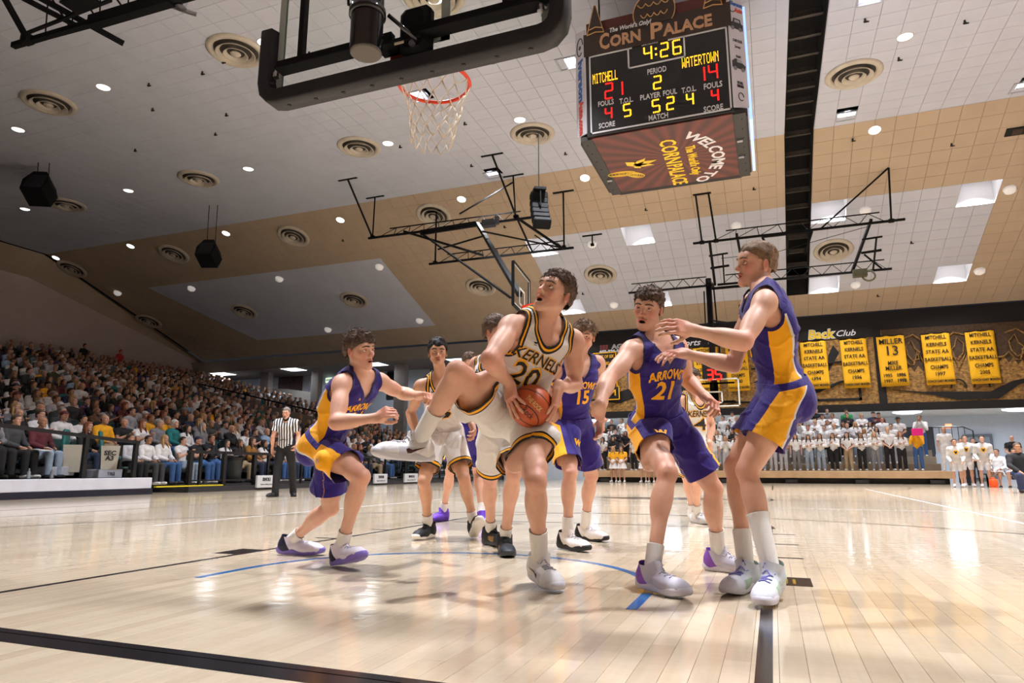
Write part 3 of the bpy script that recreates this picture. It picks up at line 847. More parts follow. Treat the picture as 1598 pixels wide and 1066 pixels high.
# one U-shaped pad: swept along bottom edge and 0.4 m up both sides with rounded corners
path = [(-.955, .47), (-.955, .11), (-.94, .05), (-.905, .015), (-.855, .005), (.855, .005), (.905, .015), (.94, .05), (.955, .11), (.955, .47)]
vs, fs = [], []
for i, (x, z) in enumerate(path):
    a = Vector(path[max(i - 1, 0)]); b = Vector(path[min(i + 1, len(path) - 1)]); t = (b - a).normalized(); nrm = Vector((t.y, -t.x))
    for y_, o_ in prof_: vs.append((x - nrm.x * o_, y_, z - nrm.y * o_))
n = len(prof_)
for i in range(len(path) - 1):
    for j in range(n): fs.append((i * n + j, i * n + (j + 1) % n, (i + 1) * n + (j + 1) % n, (i + 1) * n + j))
fs += [tuple(range(n - 1, -1, -1)), tuple(range((len(path) - 1) * n, len(path) * n))]
q.add(vs, fs); pad = q.build('edge_pad', pad_m, hoop)
auto_smooth(pad, 60)
for i in range(9):
    b = MB(); b.lathe([(0, -.006), (.012, -.004), (.014, 0)], c=(-.8 + i * .2, 0, -.056), n=10); b.build('bolt_hole', M('bolt_dark', (10, 10, 11), .5), pad)
q = MB(); q.box((-.44, -.06, .185), (.82, .045, .045)); q.box((.5, -.06, .185), (.85, .045, .045)); q.box((-.45, -.06, .15), (.8, .09, .012)); q.box((.47, -.06, .15), (.8, .09, .012)); q.build('frame_bar', blacksteel, hoop)
q = MB(); q.box((-.68, -.06, .62), (.035, .04, .82)); q.build('frame_upright', blacksteel, hoop)
q = MB(); q.box((.68, -.06, .62), (.035, .04, .82)); q.build('frame_upright', blacksteel, hoop)
q = MB()
for x in (-.9, .9):
    q.tube([(x, -.03, .15), (x * .96, -.06, .16), (x * .9, -.06, .185)], .012, 6); q.lathe([(0, 0), (.02, 0), (.02, .03), (0, .03)], c=(x * .97, -.05, .12), n=8)
q.build('corner_clamp', chrome, hoop)
q = MB(); q.bbox((.11, -.03, .2), (.2, .1, .3), .03); q.box((.02, -.04, .13), (.3, .12, .02)); q.build('mount_plate', blacksteel, hoop)
q = MB(); q.lathe([(0, 0), (.018, 0), (.018, .02), (0, .02)], c=(.12, -.09, .08), n=10, R=Matrix.Rotation(math.radians(90), 3, 'X')); q.build('bolt', chrome, hoop)
q = MB(); q.box((.03, -.09, .12), (.06, .004, .03)); q.build('sticker', M('sticker_cream', (232, 216, 196), .6), hoop)
rim_parts(hoop, (0, .4, .148))
mast = empty('hoop_mast', (-.02, 0.86, 2.8), label='glossy black hanging mast with round grey end cap behind the near backboard', cat='mast')
q = MB(); q.lathe([(.084, 0), (.087, .012), (.087, 4.2), (.08, 4.2)], n=32); q.build('mast_tube', gloss_black, mast, smooth=True)
q = MB(); q.lathe([(0, -.006), (.078, -.006), (.084, .0), (.0, .01)], n=32); q.build('end_cap', M('mast_cap', (92, 86, 80), .7, bump=.2, bscale=90), mast)
q = MB(); q.lathe([(.087, .22), (.099, .22), (.099, .26), (.087, .26)], n=32, cap=False); q.tube([(.09, .06, .25), (.2, .2, .16)], .012, 6); q.build('mast_collar', gloss_black, mast, smooth=True)
q = MB(); q.tube([(-.09, -.05, .28), (-.1, -.06, .5), (-.085, -.07, .8), (-.1, -.06, 1.4)], .008, 6); q.build('mast_cable', blacksteel, mast)
hx, hy, _ = hall(9.45, 20.78, 0)
q = MB(); q.bbox((0, 0, -.02), (.86, .36, .05), .01); o = q.build('ceiling_hatch', M('hatch_black', (20, 19, 18), .8), None, loc=(hx, hy, slope_z(hy)), rot=(-SLOPE, 0, 0)); tag(o, 'black open hatch in the tan ceiling band at the right edge', 'hatch')
q = MB(); q.box((-.1, 0, -.05), (.3, .26, .02)); q.build('hatch_flap', M('hatch_brown', (60, 48, 40), .8), o)
# ------------------------------------------------------------------ ceiling-hung goal frames
def lattice(m, a, b, up, n, w=.05, thin=.022, inset=.12):
    """beam a-b with a lighter chord above it (offset up) and zigzag web between"""
    a, b, up = Vector(a), Vector(b), Vector(up)
    m.bar(a, b, w * 1.6, w * 1.6)
    c, d = a.lerp(b, inset) + up, a.lerp(b, 1 - inset * .6) + up
    m.bar(c, d, w * .8, w * .8)
    for i in range(n):
        p = a.lerp(b, inset * .6 + (1 - inset * 1.1) * i / n); q = c.lerp(d, (i + .5) / n); r = a.lerp(b, inset * .6 + (1 - inset * 1.1) * (i + 1) / n)
        m.bar(p, q, thin); m.bar(q, r, thin)
def hanger(m, top, bot, w=.055):
    top, bot = Vector(top), Vector(bot)
    m.bar(top, bot, w); m.box(top, (.9, .1, .05)); m.box(bot + Vector((0, 0, .05)), (.14, .14, .1))
g1 = empty('side_goal_frame', (-9, 20, 10), label='black lattice frame hung from the ceiling above the left side basket', cat='ceiling frame')
def G(p): return Vector(p) - Vector((-9, 20, 10))
b1y, b1z = 21.6, 10.35
q = MB(); lattice(q, G((-13.7, b1y, b1z)), G((-6.3, b1y, b1z - .08)), (0, .25, .42), 9); q.build('upper_beam', blacksteel, g1)
b2y, b2z = 23.4, 9.5
q = MB(); lattice(q, G((-11.7, b2y, b2z)), G((-5.1, b2y, b2z - .04)), (0, .2, .42), 8); q.build('lower_beam', blacksteel, g1)
for top, bot in (((-13.7, 19.9, CZ), (-13.5, b1y, b1z)), ((-13.65, 21.9, CZ), (-13.5, b1y, b1z)), ((-7.3, 20.0, CZ), (-6.9, b1y, b1z)), ((-7.2, 22.0, CZ), (-6.95, b1y, b1z)), ((-11.4, 23.4, slope_z(23.4)), (-11.4, b2y, b2z)), ((-5.5, 23.4, slope_z(23.4)), (-5.5, b2y, b2z)), ((-5.0, 26.2, slope_z(26.2)), (-5.0, 26.2, slope_z(26.2) - .5))):
    q = MB(); hanger(q, G(top), G(bot)); q.build('hanger', blacksteel, g1)
q = MB(); q.bar(G((-9.4, b1y, b1z + .5)), G((-7.2, 22.0, CZ - .3)), .05); q.build('brace', blacksteel, g1)
for a, b, w in (((-12.0, b1y, b1z + .1), (-9.1, b2y, b2z + .1), .08), ((-6.9, b1y, b1z), (-5.6, b2y, b2z), .08), ((-6.9, b1y, b1z), (-6.9, b2y + .1, b2z), .06), ((-6.8, b2y + .1, b2z + .75), (-5.9, b2y, b2z), .05)):
    q = MB(); q.bar(G(a), G(b), w); q.build('cross_tube', blacksteel, g1)
q = MB(); q.box(G((-8.05, b1y - .1, b1z - .12)), (.5, .3, .26)); q.lathe([(0, 0), (.1, 0), (.1, .3), (0, .3)], c=G((-7.7, b1y - .1, b1z - .2)), n=12); q.build('winch', M('winch_grey', (70, 72, 78), .4, metal=.5), g1)
# swinging arms down to the side basket
q = MB(); q.bar(G((-11.0, b1y - .3, b1z - .2)), G((-8.5, b1y - .3, b1z - .15)), .12, .2); q.build('arm_header', blacksteel, g1)
q = MB(); q.bar(G((-8.45, b1y - .3, b1z - .15)), G((-4.02, 14.1, 5.1)), .13, .13); q.build('swing_arm', blacksteel, g1)
q = MB(); q.bar(G((-11.0, b1y - .3, b1z - .2)), G((-4.7, 15.2, 5.35)), .06); q.build('stay_tube', blacksteel, g1)
q = MB(); q.bar(G((-9.3, 19.6, 8.7)), G((-7.0, 18.6, 8.6)), .05); q.bar(G((-7.2, 18.9, 8.9)), G((-5.4, b2y - .2, b2z - .1)), .05); q.build('stay_brace', blacksteel, g1)
# the side basket itself: board faces right
sh = empty('side_basket', (-3.95, 14.05, 4.62), math.radians(-83), label='small-looking side basket with glass board and white-framed target at upper middle', cat='basketball hoop')
q = MB(); q.box((0, 0, .534), (1.829, .02, 1.067)); q.build('glass_board', glass_m, sh)
board_prints(sh, 0, .012, frost2)
q = MB()
for s in (-1, 1): q.box((s * .93, 0, .53), (.05, .07, 1.1))
for z in (-.02, 1.08): q.box((0, 0, z), (1.86, .07, .05))
q.build('board_frame', blacksteel, sh)
rim_parts(sh, (0, .4, .148))
# near left ceiling frame (the near basket's own suspension, top left corner)
g2 = empty('near_goal_frame', (-12, 7, 10.3), label='black lattice frame of the near basket hung at top left of the ceiling', cat='ceiling frame')
def G2(x, y, z=9.3):
    h = hall(x, y, z); return Vector(h) - Vector((-12, 7, 10.3))
A, B = G2(-12.37, 6.18), G2(-5.0, 6.36)
q = MB(); q.bar(A, B, .12, .12); q.bar(A.lerp(B, .3), A.lerp(B, .58), .2, .26); q.build('upper_beam', blacksteel, g2)
q = MB(); lattice(q, G2(-11.95, 6.2), G2(-5.2, 6.5), (0, -.55, .55), 8, w=.06, thin=.03); q.build('lattice_chord', blacksteel, g2)
q = MB(); q.bar(G2(-11.87, 6.14), G2(-11.9, 4.6, 11), .1); q.box(G2(-11.87, 6.14), (.22, .2, .2)); q.build('hanger', blacksteel, g2)
q = MB(); q.bar(G2(-10.15, 6.95), G2(-11.8, 4.2, 10.1), .1); q.bar(G2(-10.5, 6.3), G2(-12.2, 4.1, 10.1), .09); q.build('cross_tube', blacksteel, g2)
q = MB(); q.bar(G2(-11.7, 6.0), G2(-9.2, 5.9), .06); q.build('rail_tube', blacksteel, g2)
q = MB(); q.bbox(G2(-9.8, 5.75), (.8, .4, .06), .01); q.build('plate', blacksteel, g2)
q = MB(); q.lathe([(0, -.12), (.12, -.1), (.14, .1), (0, .12)], c=G2(-8.05, 6.45), n=14); q.tube([G2(-8.3, 6.4), G2(-7.9, 6.7, 9.2)], .05); q.build('pulley', chrome, g2)
hk = empty('hanging_fixture', hall(-6.75, 7.6, 10.5), label='small black and chrome fitting hanging at the top edge, left of the backboard', cat='fixture')
q = MB(); q.bbox((0, 0, 0), (.5, .25, .2), .04); q.tube([(0, 0, .1), (0, 0, 1.0)], .03); q.build('fitting_body', blacksteel, hk)
q = MB(); q.lathe([(0, -.14), (.1, -.1), (.08, -.05)], n=12); q.build('fitting_lens', chrome, hk)

# far main goal: frame, mast, board, shot clock
g3 = empty('far_goal_frame', (3, 26, 9), label='black lattice frame hung from the sloping ceiling above the far basket', cat='ceiling frame')
def G3(p): return Vector(p) - Vector((3, 26, 9))
F1y, F2y = 25.2, 27.0
F1z, F2z = 9.66, 8.31
q = MB(); lattice(q, G3((-.55, F1y, F1z)), G3((7.05, F1y, F1z)), (0, .2, .45), 7, inset=.17); q.build('upper_beam', blacksteel, g3)
q = MB(); lattice(q, G3((-3.6, F2y, F2z)), G3((-.2, F2y, F2z)), (0, .2, .45), 5, inset=.03); lattice(q, G3((.2, F2y, F2z)), G3((6.75, F2y, F2z)), (0, .2, .45), 8, inset=.05); q.build('lower_beam', blacksteel, g3)
zt = slope_z(24.6)
for top, bot in (((-.3, 24.6, zt), (-.2, F1y, F1z)), ((.2, 24.6, zt), (.35, F1y, F1z)), ((6.6, 24.6, zt), (6.6, F1y, F1z))):
    q = MB(); q.bar(G3(top), G3(bot), .06); q.box(G3(bot), (.18, .14, .12)); q.build('hanger', blacksteel, g3)
q = MB(); q.bar(G3((-.4, 24.6, zt)), G3((.3, 24.6, zt)), .08); q.build('hanger_plate', blacksteel, g3)
q = MB(); q.bar(G3((4.2, F1y, F1z)), G3((6.6, 24.6, zt)), .05); q.build('brace', blacksteel, g3)
for a, b, w in (((.1, F1y, F1z), (.1, F2y, F2z), .1), ((1.15, F1y, F1z + .2), (1.35, F2y, F2z), .09), ((5.95, F1y, F1z + .15), (5.35, F2y, F2z), .09)):
    q = MB(); q.bar(G3(a), G3(b), w); q.build('cross_tube', blacksteel, g3)
for x, dx in ((.1, .55), (5.75, .5)):
    q = MB(); q.bar(G3((x - .1, F1y + .6, F1z - .42)), G3((x + dx + .1, F1y + .6, F1z - .38)), .06); q.bar(G3((x - .1, F1y + 1.1, F1z - .8)), G3((x + dx + .1, F1y + 1.1, F1z - .76)), .08); q.bar(G3((x + dx * .8, F1y + .6, F1z - .4)), G3((x + dx * .7, F2y, F2z)), .06); q.build('step_bracket', blacksteel, g3)
q = MB(); q.bar(G3((5.8, F2y - .3, F2z + .6)), G3((6.4, F2y, F2z + .05)), .05); q.build('stay_tube', blacksteel, g3)
q = MB(); q.lathe([(.2, -.05), (.26, 0), (.2, .05)], c=G3((5.9, F2y - .2, F2z - .25)), n=16, R=Matrix.Rotation(math.radians(80), 3, 'X'), cap=False); q.box(G3((5.6, F2y - .2, F2z - .12)), (.5, .3, .28)); q.build('winch', M('winch_green', (92, 92, 74), .5, metal=.3), g3)
q = MB(); q.bar(G3((1.55, F1y, F1z)), G3((4.1, F1y, F1z)), .06)
q.bar(G3((2.1, F1y, F1z - .05)), G3((3.9, F1y, F1z - .05)), .12, .08)
for x, d in ((2.1, .3), (3.0, 0), (3.9, -.3)): q.bar(G3((x, F1y, F1z - .05)), G3((x + d, F1y + .5, F1z - .8)), .07)
q.build('clamp_bracket', blacksteel, g3)
q = MB(); q.tube([G3((5.9, F1y, F1z - .1)), G3((2.5, F1y, F1z - .75)), G3((.5, F1y, F1z - .75))], .012, 4); q.build('cable', blacksteel, g3)
# mast A-frame
q = MB(); q.bar(G3((-.15, F2y - .2, F2z - .2)), G3((2.2, F2y - .2, F2z - .2)), .09, .1); q.build('arm_header', blacksteel, g3)
q = MB(); q.bar(G3((.05, F2y - .2, F2z - .2)), G3((.25, 25.4, 4.4)), .06); q.build('stay_tube', blacksteel, g3)
q = MB(); q.bar(G3((2.05, F2y - .2, F2z - .2)), G3((.5, 25.4, 4.6)), .06); q.build('stay_tube', blacksteel, g3)
q = MB(); q.bar(G3((-.35, F2y - .2, F2z - .3)), G3((-.25, 25.3, 5.9)), .06); q.bar(G3((-.25, 25.3, 5.9)), G3((.0, 25, 6.4)), .06); q.build('swing_arm', blacksteel, g3)
fm_ = empty('far_hoop_mast', (0, 24.75, 3.5), label='black mast dropping behind the red shot clock to the far backboard', cat='mast')
q = MB(); q.bbox((.0, 0, 2.3), (.22, .2, 4.4), .03); q.build('mast_tube', gloss_black, fm_)
q = MB(); q.bar((0, 0, 4.4), (.0, 2.3, 4.75), .14); q.build('mast_arm', blacksteel, fm_)
q = MB(); q.bar((-.5, -.02, 2.5), (.0, 0, 2.75), .06); q.bar((.9, 0, 2.6), (0, 0, 2.8), .06); q.build('mast_brace', blacksteel, fm_)
fh = empty('far_basket', (0, 24.38, 2.9), math.radians(180), label='far basketball hoop with white-edged glass board under the red shot clock', cat='basketball hoop')
q = MB(); q.box((0, -.02, .534), (1.829, .02, 1.067)); q.build('glass_board', glass_m, fh)
board_prints(fh, 0, .0, frost2)
q = MB(); q.box((0, -.1, .9), (1.5, .05, .06)); q.box((0, -.1, .2), (1.5, .05, .06)); q.box((0, -.12, .5), (.3, .08, .9)); q.box((0, -.26, .75), (.16, .3, .14)); q.build('frame_bar', blacksteel, fh)
rim_parts(fh, (0, .4, .148))
sc_ = empty('shot_clock', (0.05, 24.28, 4.34), label='black shot clock with red digits 35 above the far backboard', cat='clock')
q = MB(); q.bbox((0, 0, 0), (.86, .14, .78), .02); q.build('housing', M('clock_black', (16, 14, 15), .5), sc_)
led_red = M('led_red', (255, 30, 26), .5, emit=1.7)
led_amber = M('led_amber', (255, 190, 40), .5, emit=2.2)
SEG = {'0': 'abcdef', '1': 'bc', '2': 'abged', '3': 'abgcd', '4': 'fgbc', '5': 'afgcd', '6': 'afgedc', '7': 'abc', '8': 'abcdefg', '9': 'abcdfg'}
def seven(name, ch, mat, origin, U, V, w, h, parent, t=None, skew=0.0, dots=False):
    """seven-segment digit as thin raised bars (or rows of square leds)"""
    t = t or w * .2
    U, V = Vector(U), Vector(V); o = Vector(origin); Nn = U.cross(V)
    seg = {'a': ((0, 1), (1, 1)), 'b': ((1, 1), (1, .5)), 'c': ((1, .5), (1, 0)), 'd': ((0, 0), (1, 0)), 'e': ((0, .5), (0, 0)), 'f': ((0, 1), (0, .5)), 'g': ((0, .5), (1, .5))}
    m = MB()
    R = Matrix((U, V, Nn)).transposed()
    for s in SEG[ch]:
        (x0, y0), (x1, y1) = seg[s]
        p = Vector(((x0 - .5) * w + skew * (y0 - .5) * h, (y0 - .5) * h)); q_ = Vector(((x1 - .5) * w + skew * (y1 - .5) * h, (y1 - .5) * h))
        n = 4 if dots else 1
        for k in range(n):
            a, b = p.lerp(q_, (k + (.18 if dots else .06)) / n), p.lerp(q_, (k + (.82 if dots else .94)) / n)
            c = (a + b) / 2; d = (b - a)
            ln = max(d.length, .001)
            sx = ln if abs(d.x) > abs(d.y) else t; sy = t if abs(d.x) > abs(d.y) else ln
            m.box(o + U * c.x + V * c.y + Nn * .004, (sx, sy, .008), R)
    return m.build(name, mat, parent)
for i, ch in enumerate('35'): seven('led_digit', ch, led_red, (-.15 + .3 * i, -.075, -.24), (1, 0, 0), (0, 0, 1), .2, .36, sc_, t=.06)
text_obj('game_clock', '4:26', led_amber, (.0, -.075, .1), (1, 0, 0), (0, 0, 1), .2, sc_, bold=.01)

# ------------------------------------------------------------------ hanging loudspeakers
spk = M('speaker_black', (22, 22, 25), .85, spec=.15)
spk2 = M('speaker_grille', (30, 31, 35), .85, noise=.2, nscale=60)
ls = empty('line_array_speaker', (-4.1, 16.0, 8.05), math.radians(-60), label='curved black line-array loudspeaker hanging below the scoreboard, upper middle', cat='speaker')
n_ = 6
for i in range(n_):
    a = -.12 - i * .13
    z = .78 - i * .28; yq = -.02 - .0 * i
    off = .06 * i * i * .42
    q = MB(); q.bbox((off - .05, 0, z), (.44, .7, .30), .04, Matrix.Rotation(-.05 - .14 * i, 3, 'Y')); q.build('speaker_box', spk, ls)
    q = MB(); q.bbox((off - .27, 0, z - .01 * i), (.03, .6, .2), .01, Matrix.Rotation(-.05 - .14 * i, 3, 'Y')); q.build('speaker_grille', spk2, ls)
q = MB(); q.box((.05, 0, 1.0), (.6, .5, .1)); q.tube([(0, 0, 1.0), (0, 0, 3.6)], .018, 6); q.tube([(.3, .0, .9), (.36, 0, .2), (.3, 0, -.3)], .03, 6); q.build('fly_bar', blacksteel, ls)
for loc, rz, lab, s in (((-23.9, 14.4, 11.2), .5, 'larger, left', .92), ((-21.0, 20.1, 10.0), .35, 'smaller, right', .86)):
    t = empty('hanging_speaker', loc, rz, label='black wedge loudspeaker on two cords below the left ceiling, %s of the pair' % lab, cat='speaker')
    q = MB(); pr = [(-.42, -.5), (.42, -.5), (.5, .1), (.26, .62), (-.26, .62), (-.5, .1)]
    tilt = Matrix.Rotation(math.radians(-28), 3, 'X')
    q.prism([(x * s, z * s) for x, z in pr], .95 * s, (tilt @ Vector((0, .45 * s, 0)), tilt @ Vector((1, 0, 0)), tilt @ Vector((0, 0, 1)))); q.build('cabinet', spk, t)
    q = MB(); q.box(tilt @ Vector((0, -.5 * s, 0)), (.7 * s, .02, .8 * s), tilt); q.build('speaker_grille', spk2, t)
    for x in (-.22, .22):
        q = MB(); q.tube([(x * s, .1, .4 * s), (x * s, .0, CZ - loc[2])], .016, 5); q.build('cord', blacksteel, t)
ls.scale = (.72, .72, .72)
bx = MB(); bx.bbox((0, 0, 0), (.9, .5, .8), .03); o = bx.build('wall_speaker', M('wall_box_grey', (150, 138, 134), .7), None, loc=(-36.0, 18.2, 8.6)); tag(o, 'pale box loudspeaker fixed to the left wall at the frame edge', 'speaker')
js = MB(); js.box((0, 0, 0), (.03, .85, 1.2)); o = js.build('section_sign', M('section_white', (176, 170, 172), .7), None, loc=(-36.36, 29.0, 6.75)); tag(o, 'white section sign with letter J on the left wall', 'sign')
text_obj('lettering', 'J', M('section_ink', (58, 50, 54), .7), (.02, 0, 0), (0, 1, 0), (0, 0, 1), .9, o, bold=.03)
# ------------------------------------------------------------------ centre-hung scoreboard
sb = empty('scoreboard', (0.05, 13.55, 8.02), label='large hanging black scoreboard with lit amber and red digits, brown crown and banner underneath', cat='scoreboard')
SB0 = Vector((0.05, 13.55, 8.02))
def B(x, y, z): return Vector((x, y, z)) - SB0
YF = 11.95
housing = M('board_black', (17, 16, 18), .5)
brown = M('crown_brown', (54, 41, 36), .6)
maroon = M('crown_maroon', (92, 42, 36), .6)
bronze = M('bronze_letters', (190, 146, 112), .45)
gold_l = M('gold_outline', (200, 156, 100), .5)
white_l = M('white_letters', (226, 226, 232), .5)
q = MB()                                             # octagonal core
c_ = .28
oct_ = [(-1.56, YF + .02), (1.6, YF + .02), (1.6 + c_, YF + c_), (1.6 + c_, 15.15), (1.6, 15.43), (-1.52, 15.43), (-1.8, 15.15), (-1.8, YF + c_)]
q.prism(oct_, 2.45, ((-SB0.x, -SB0.y, .0), (1, 0, 0), (0, 1, 0))); q.build('cabinet', housing, sb)
q = MB(); q.bbox(B(.02, YF, 9.08), (3.2, .05, 2.1), .01); q.build('score_panel', M('score_black', (22, 20, 22), .35), sb)
# white rules: outer frame and clock frame
q = MB()
def rule(x0, z0, x1, z1, w=.035):
    q.box(B((x0 + x1) / 2, YF - .03, (z0 + z1) / 2), (abs(x1 - x0) + w, .01, abs(z1 - z0) + w))
rule(-1.47, 8.10, 1.56, 8.10); rule(-1.47, 8.10, -1.47, 10.02); rule(1.56, 8.10, 1.56, 10.02)
rule(-1.47, 10.02, -.5, 10.02); rule(.34, 10.02, 1.56, 10.02); rule(-.57, 9.53, .67, 9.53); rule(-.57, 9.53, -.57, 10.02); rule(.67, 9.53, .67, 10.02)
q.build('white_rule', white_l, sb)
UX, UZ = (1, 0, 0), (0, 0, 1)
def S7(ch, x, z, w, h, mat): seven('digit', ch, mat, B(x, YF - .03, z), UX, UZ, w, h, sb, t=.034, dots=True)
for ch, x in (('4', -.13), ('2', .235), ('6', .51)): S7(ch, x, 9.80, .16, .33, led_amber)
q = MB(); q.box(B(.05, YF - .03, 9.87), (.04, .012, .04)); q.box(B(.05, YF - .03, 9.73), (.04, .012, .04)); q.build('colon', led_amber, sb)
S7('2', .05, 9.04, .16, .3, led_amber)
S7('2', -1.04, 9.07, .17, .37, led_red); S7('1', -.80, 9.07, .14, .33, led_red)
S7('1', .99, 9.02, .14, .33, led_red); S7('4', 1.24, 9.03, .17, .35, led_red)
S7('4', -1.06, 8.52, .14, .27, led_red); S7('5', -.64, 8.51, .15, .29, led_amber)
S7('5', .0, 8.48, .15, .29, led_amber); S7('2', .31, 8.48, .15, .29, led_amber); S7('4', .73, 8.49, .13, .27, led_amber); S7('4', 1.25, 8.47, .13, .27, led_red)
# dot-matrix team names, 5 x 7 dots
F57 = {'M': '10001 11011 10101 10101 10001 10001 10001', 'I': '01110 00100 00100 00100 00100 00100 01110', 'T': '11111 00100 00100 00100 00100 00100 00100', 'C': '01110 10001 10000 10000 10000 10001 01110',
       'H': '10001 10001 10001 11111 10001 10001 10001', 'E': '11111 10000 10000 11110 10000 10000 11111', 'L': '10000 10000 10000 10000 10000 10000 11111', 'W': '10001 10001 10001 10101 10101 11011 10001',
       'A': '01110 10001 10001 11111 10001 10001 10001', 'R': '11110 10001 10001 11110 10100 10010 10001', 'O': '01110 10001 10001 10001 10001 10001 01110', 'N': '10001 11001 10101 10011 10001 10001 10001'}
def dots(word, x0, x1, z, h):
    m = MB(); n = len(word); cw = (x1 - x0) / (n * 6 - 1); ch_ = h / 7
    for i, c in enumerate(word):
        for r, row in enumerate(F57[c].split()):
            for k, b in enumerate(row):
                if b == '1': m.box(B(x0 + (i * 6 + k + .5) * cw, YF - .03, z + h / 2 - (r + .5) * ch_), (cw * .68, .008, ch_ * .72))
    return m.build('team_name', led_amber, sb)
dots('MITCHELL', -1.41, -.83, 9.44, .25); dots('WATERTOWN', .6, 1.37, 9.38, .25)
for t, x, z, s, w in (('PERIOD', .05, 9.33, .15, .42), ('FOULS', -1.12, 8.78, .14, .36), ('T.O.L.', -.65, 8.75, .14, .31), ('PLAYER', -.12, 8.74, .14, .45), ('FOUL', .31, 8.74, .14, .3), ('T.O.L.', .72, 8.72, .14, .31), ('FOULS', 1.22, 8.71, .15, .38), ('SCORE', -1.11, 8.24, .14, .37), ('MATCH', .04, 8.21, .14, .42), ('SCORE', 1.2, 8.18, .14, .4)):
    text_obj('panel_word', t, white_l, B(x, YF - .03, z), UX, UZ, s * 1.25, sb, bold=.003, width=w)
text_obj('maker_mark', 'DAKTRONICS', white_l, B(-.08, YF - .03, 10.03), UX, UZ, .06, sb, width=.36)
# brown crown with turrets and dome
q = MB(); q.box(B(.04, YF - .01, 10.32), (3.28, .1, .56)); q.build('crown_board', brown, sb)
q = MB(); q.box(B(.04, YF + .12, 10.62), (3.2, .08, .7)); q.build('crown_back', maroon, sb)
def turret(x):
    q = MB(); q.prism([(x - .2, 10.56), (x + .2, 10.56), (x + .16, 10.66), (x + .02, 11.3), (x - .02, 11.3), (x - .16, 10.66)], .05, (-SB0 + Vector((0, YF - .02, 0)), (1, 0, 0), (0, 0, 1))); o = q.build('turret', brown, sb)
    q = MB()
    for a, b in (((x - .2, 10.55), (x - .02, 11.3)), ((x + .2, 10.55), (x + .02, 11.3)), ((x - .19, 10.56), (x, 10.6)), ((x, 10.6), (x + .19, 10.56)), ((x - .16, 10.68), (x, 10.73)), ((x, 10.73), (x + .16, 10.68))):
        q.bar(B(a[0], YF - .08, a[1]), B(b[0], YF - .08, b[1]), .016)
    q.build('turret_outline', gold_l, o)
turret(-1.31); turret(1.32)
q = MB(); dome = [(.05 + .47 * math.cos(a) , 10.78 + .5 * math.sin(a)) for a in [math.radians(-35 + 250 * i / 24) for i in range(25)]]
q.prism(dome, .06, (-SB0 + Vector((0, YF - .02, 0)), (1, 0, 0), (0, 0, 1))); do = q.build('dome', brown, sb)
q = MB(); q.tube([B(x, YF - .085, z) for x, z in dome], .012, 5)
for zz, rr, n in ((11.02, .36, 4), (10.75, .3, 4)):
    for i in range(n):
        x0 = .05 - rr + 2 * rr * i / n; x1 = x0 + 2 * rr / n
        q.tube([B(x0 + (x1 - x0) * t, YF - .085, zz - .09 * math.sin(math.pi * t)) for t in (0, .2, .4, .6, .8, 1)], .011, 4)
q.build('dome_outline', gold_l, do)
text_obj('crown_word', 'The World\'s Only!', white_l, B(-.5, YF - .12, 10.52), UX, UZ, .15, sb, bold=.003, shear=.25, width=.95)
def small_caps(word, x0, x1, z, h1, h2):
    big, rest = word[0], word[1:]
    w = x1 - x0; wb = w * (.24 if len(word) < 5 else .2)
    text_obj('crown_word', big, bronze, B(x0 + wb / 2, YF - .07, z + (h1 - h2) * .3), UX, UZ, h1 * 1.36, sb, bold=.012, width=wb, extrude=.012)
    text_obj('crown_word', rest, bronze, B(x0 + wb + (w - wb) / 2 + .01, YF - .07, z), UX, UZ, h2 * 1.36, sb, bold=.012, width=(w - wb) - .03, extrude=.012)
small_caps('CORN', -1.22, -.26, 10.26, .4, .28); small_caps('PALACE', -.06, 1.3, 10.24, .4, .28)
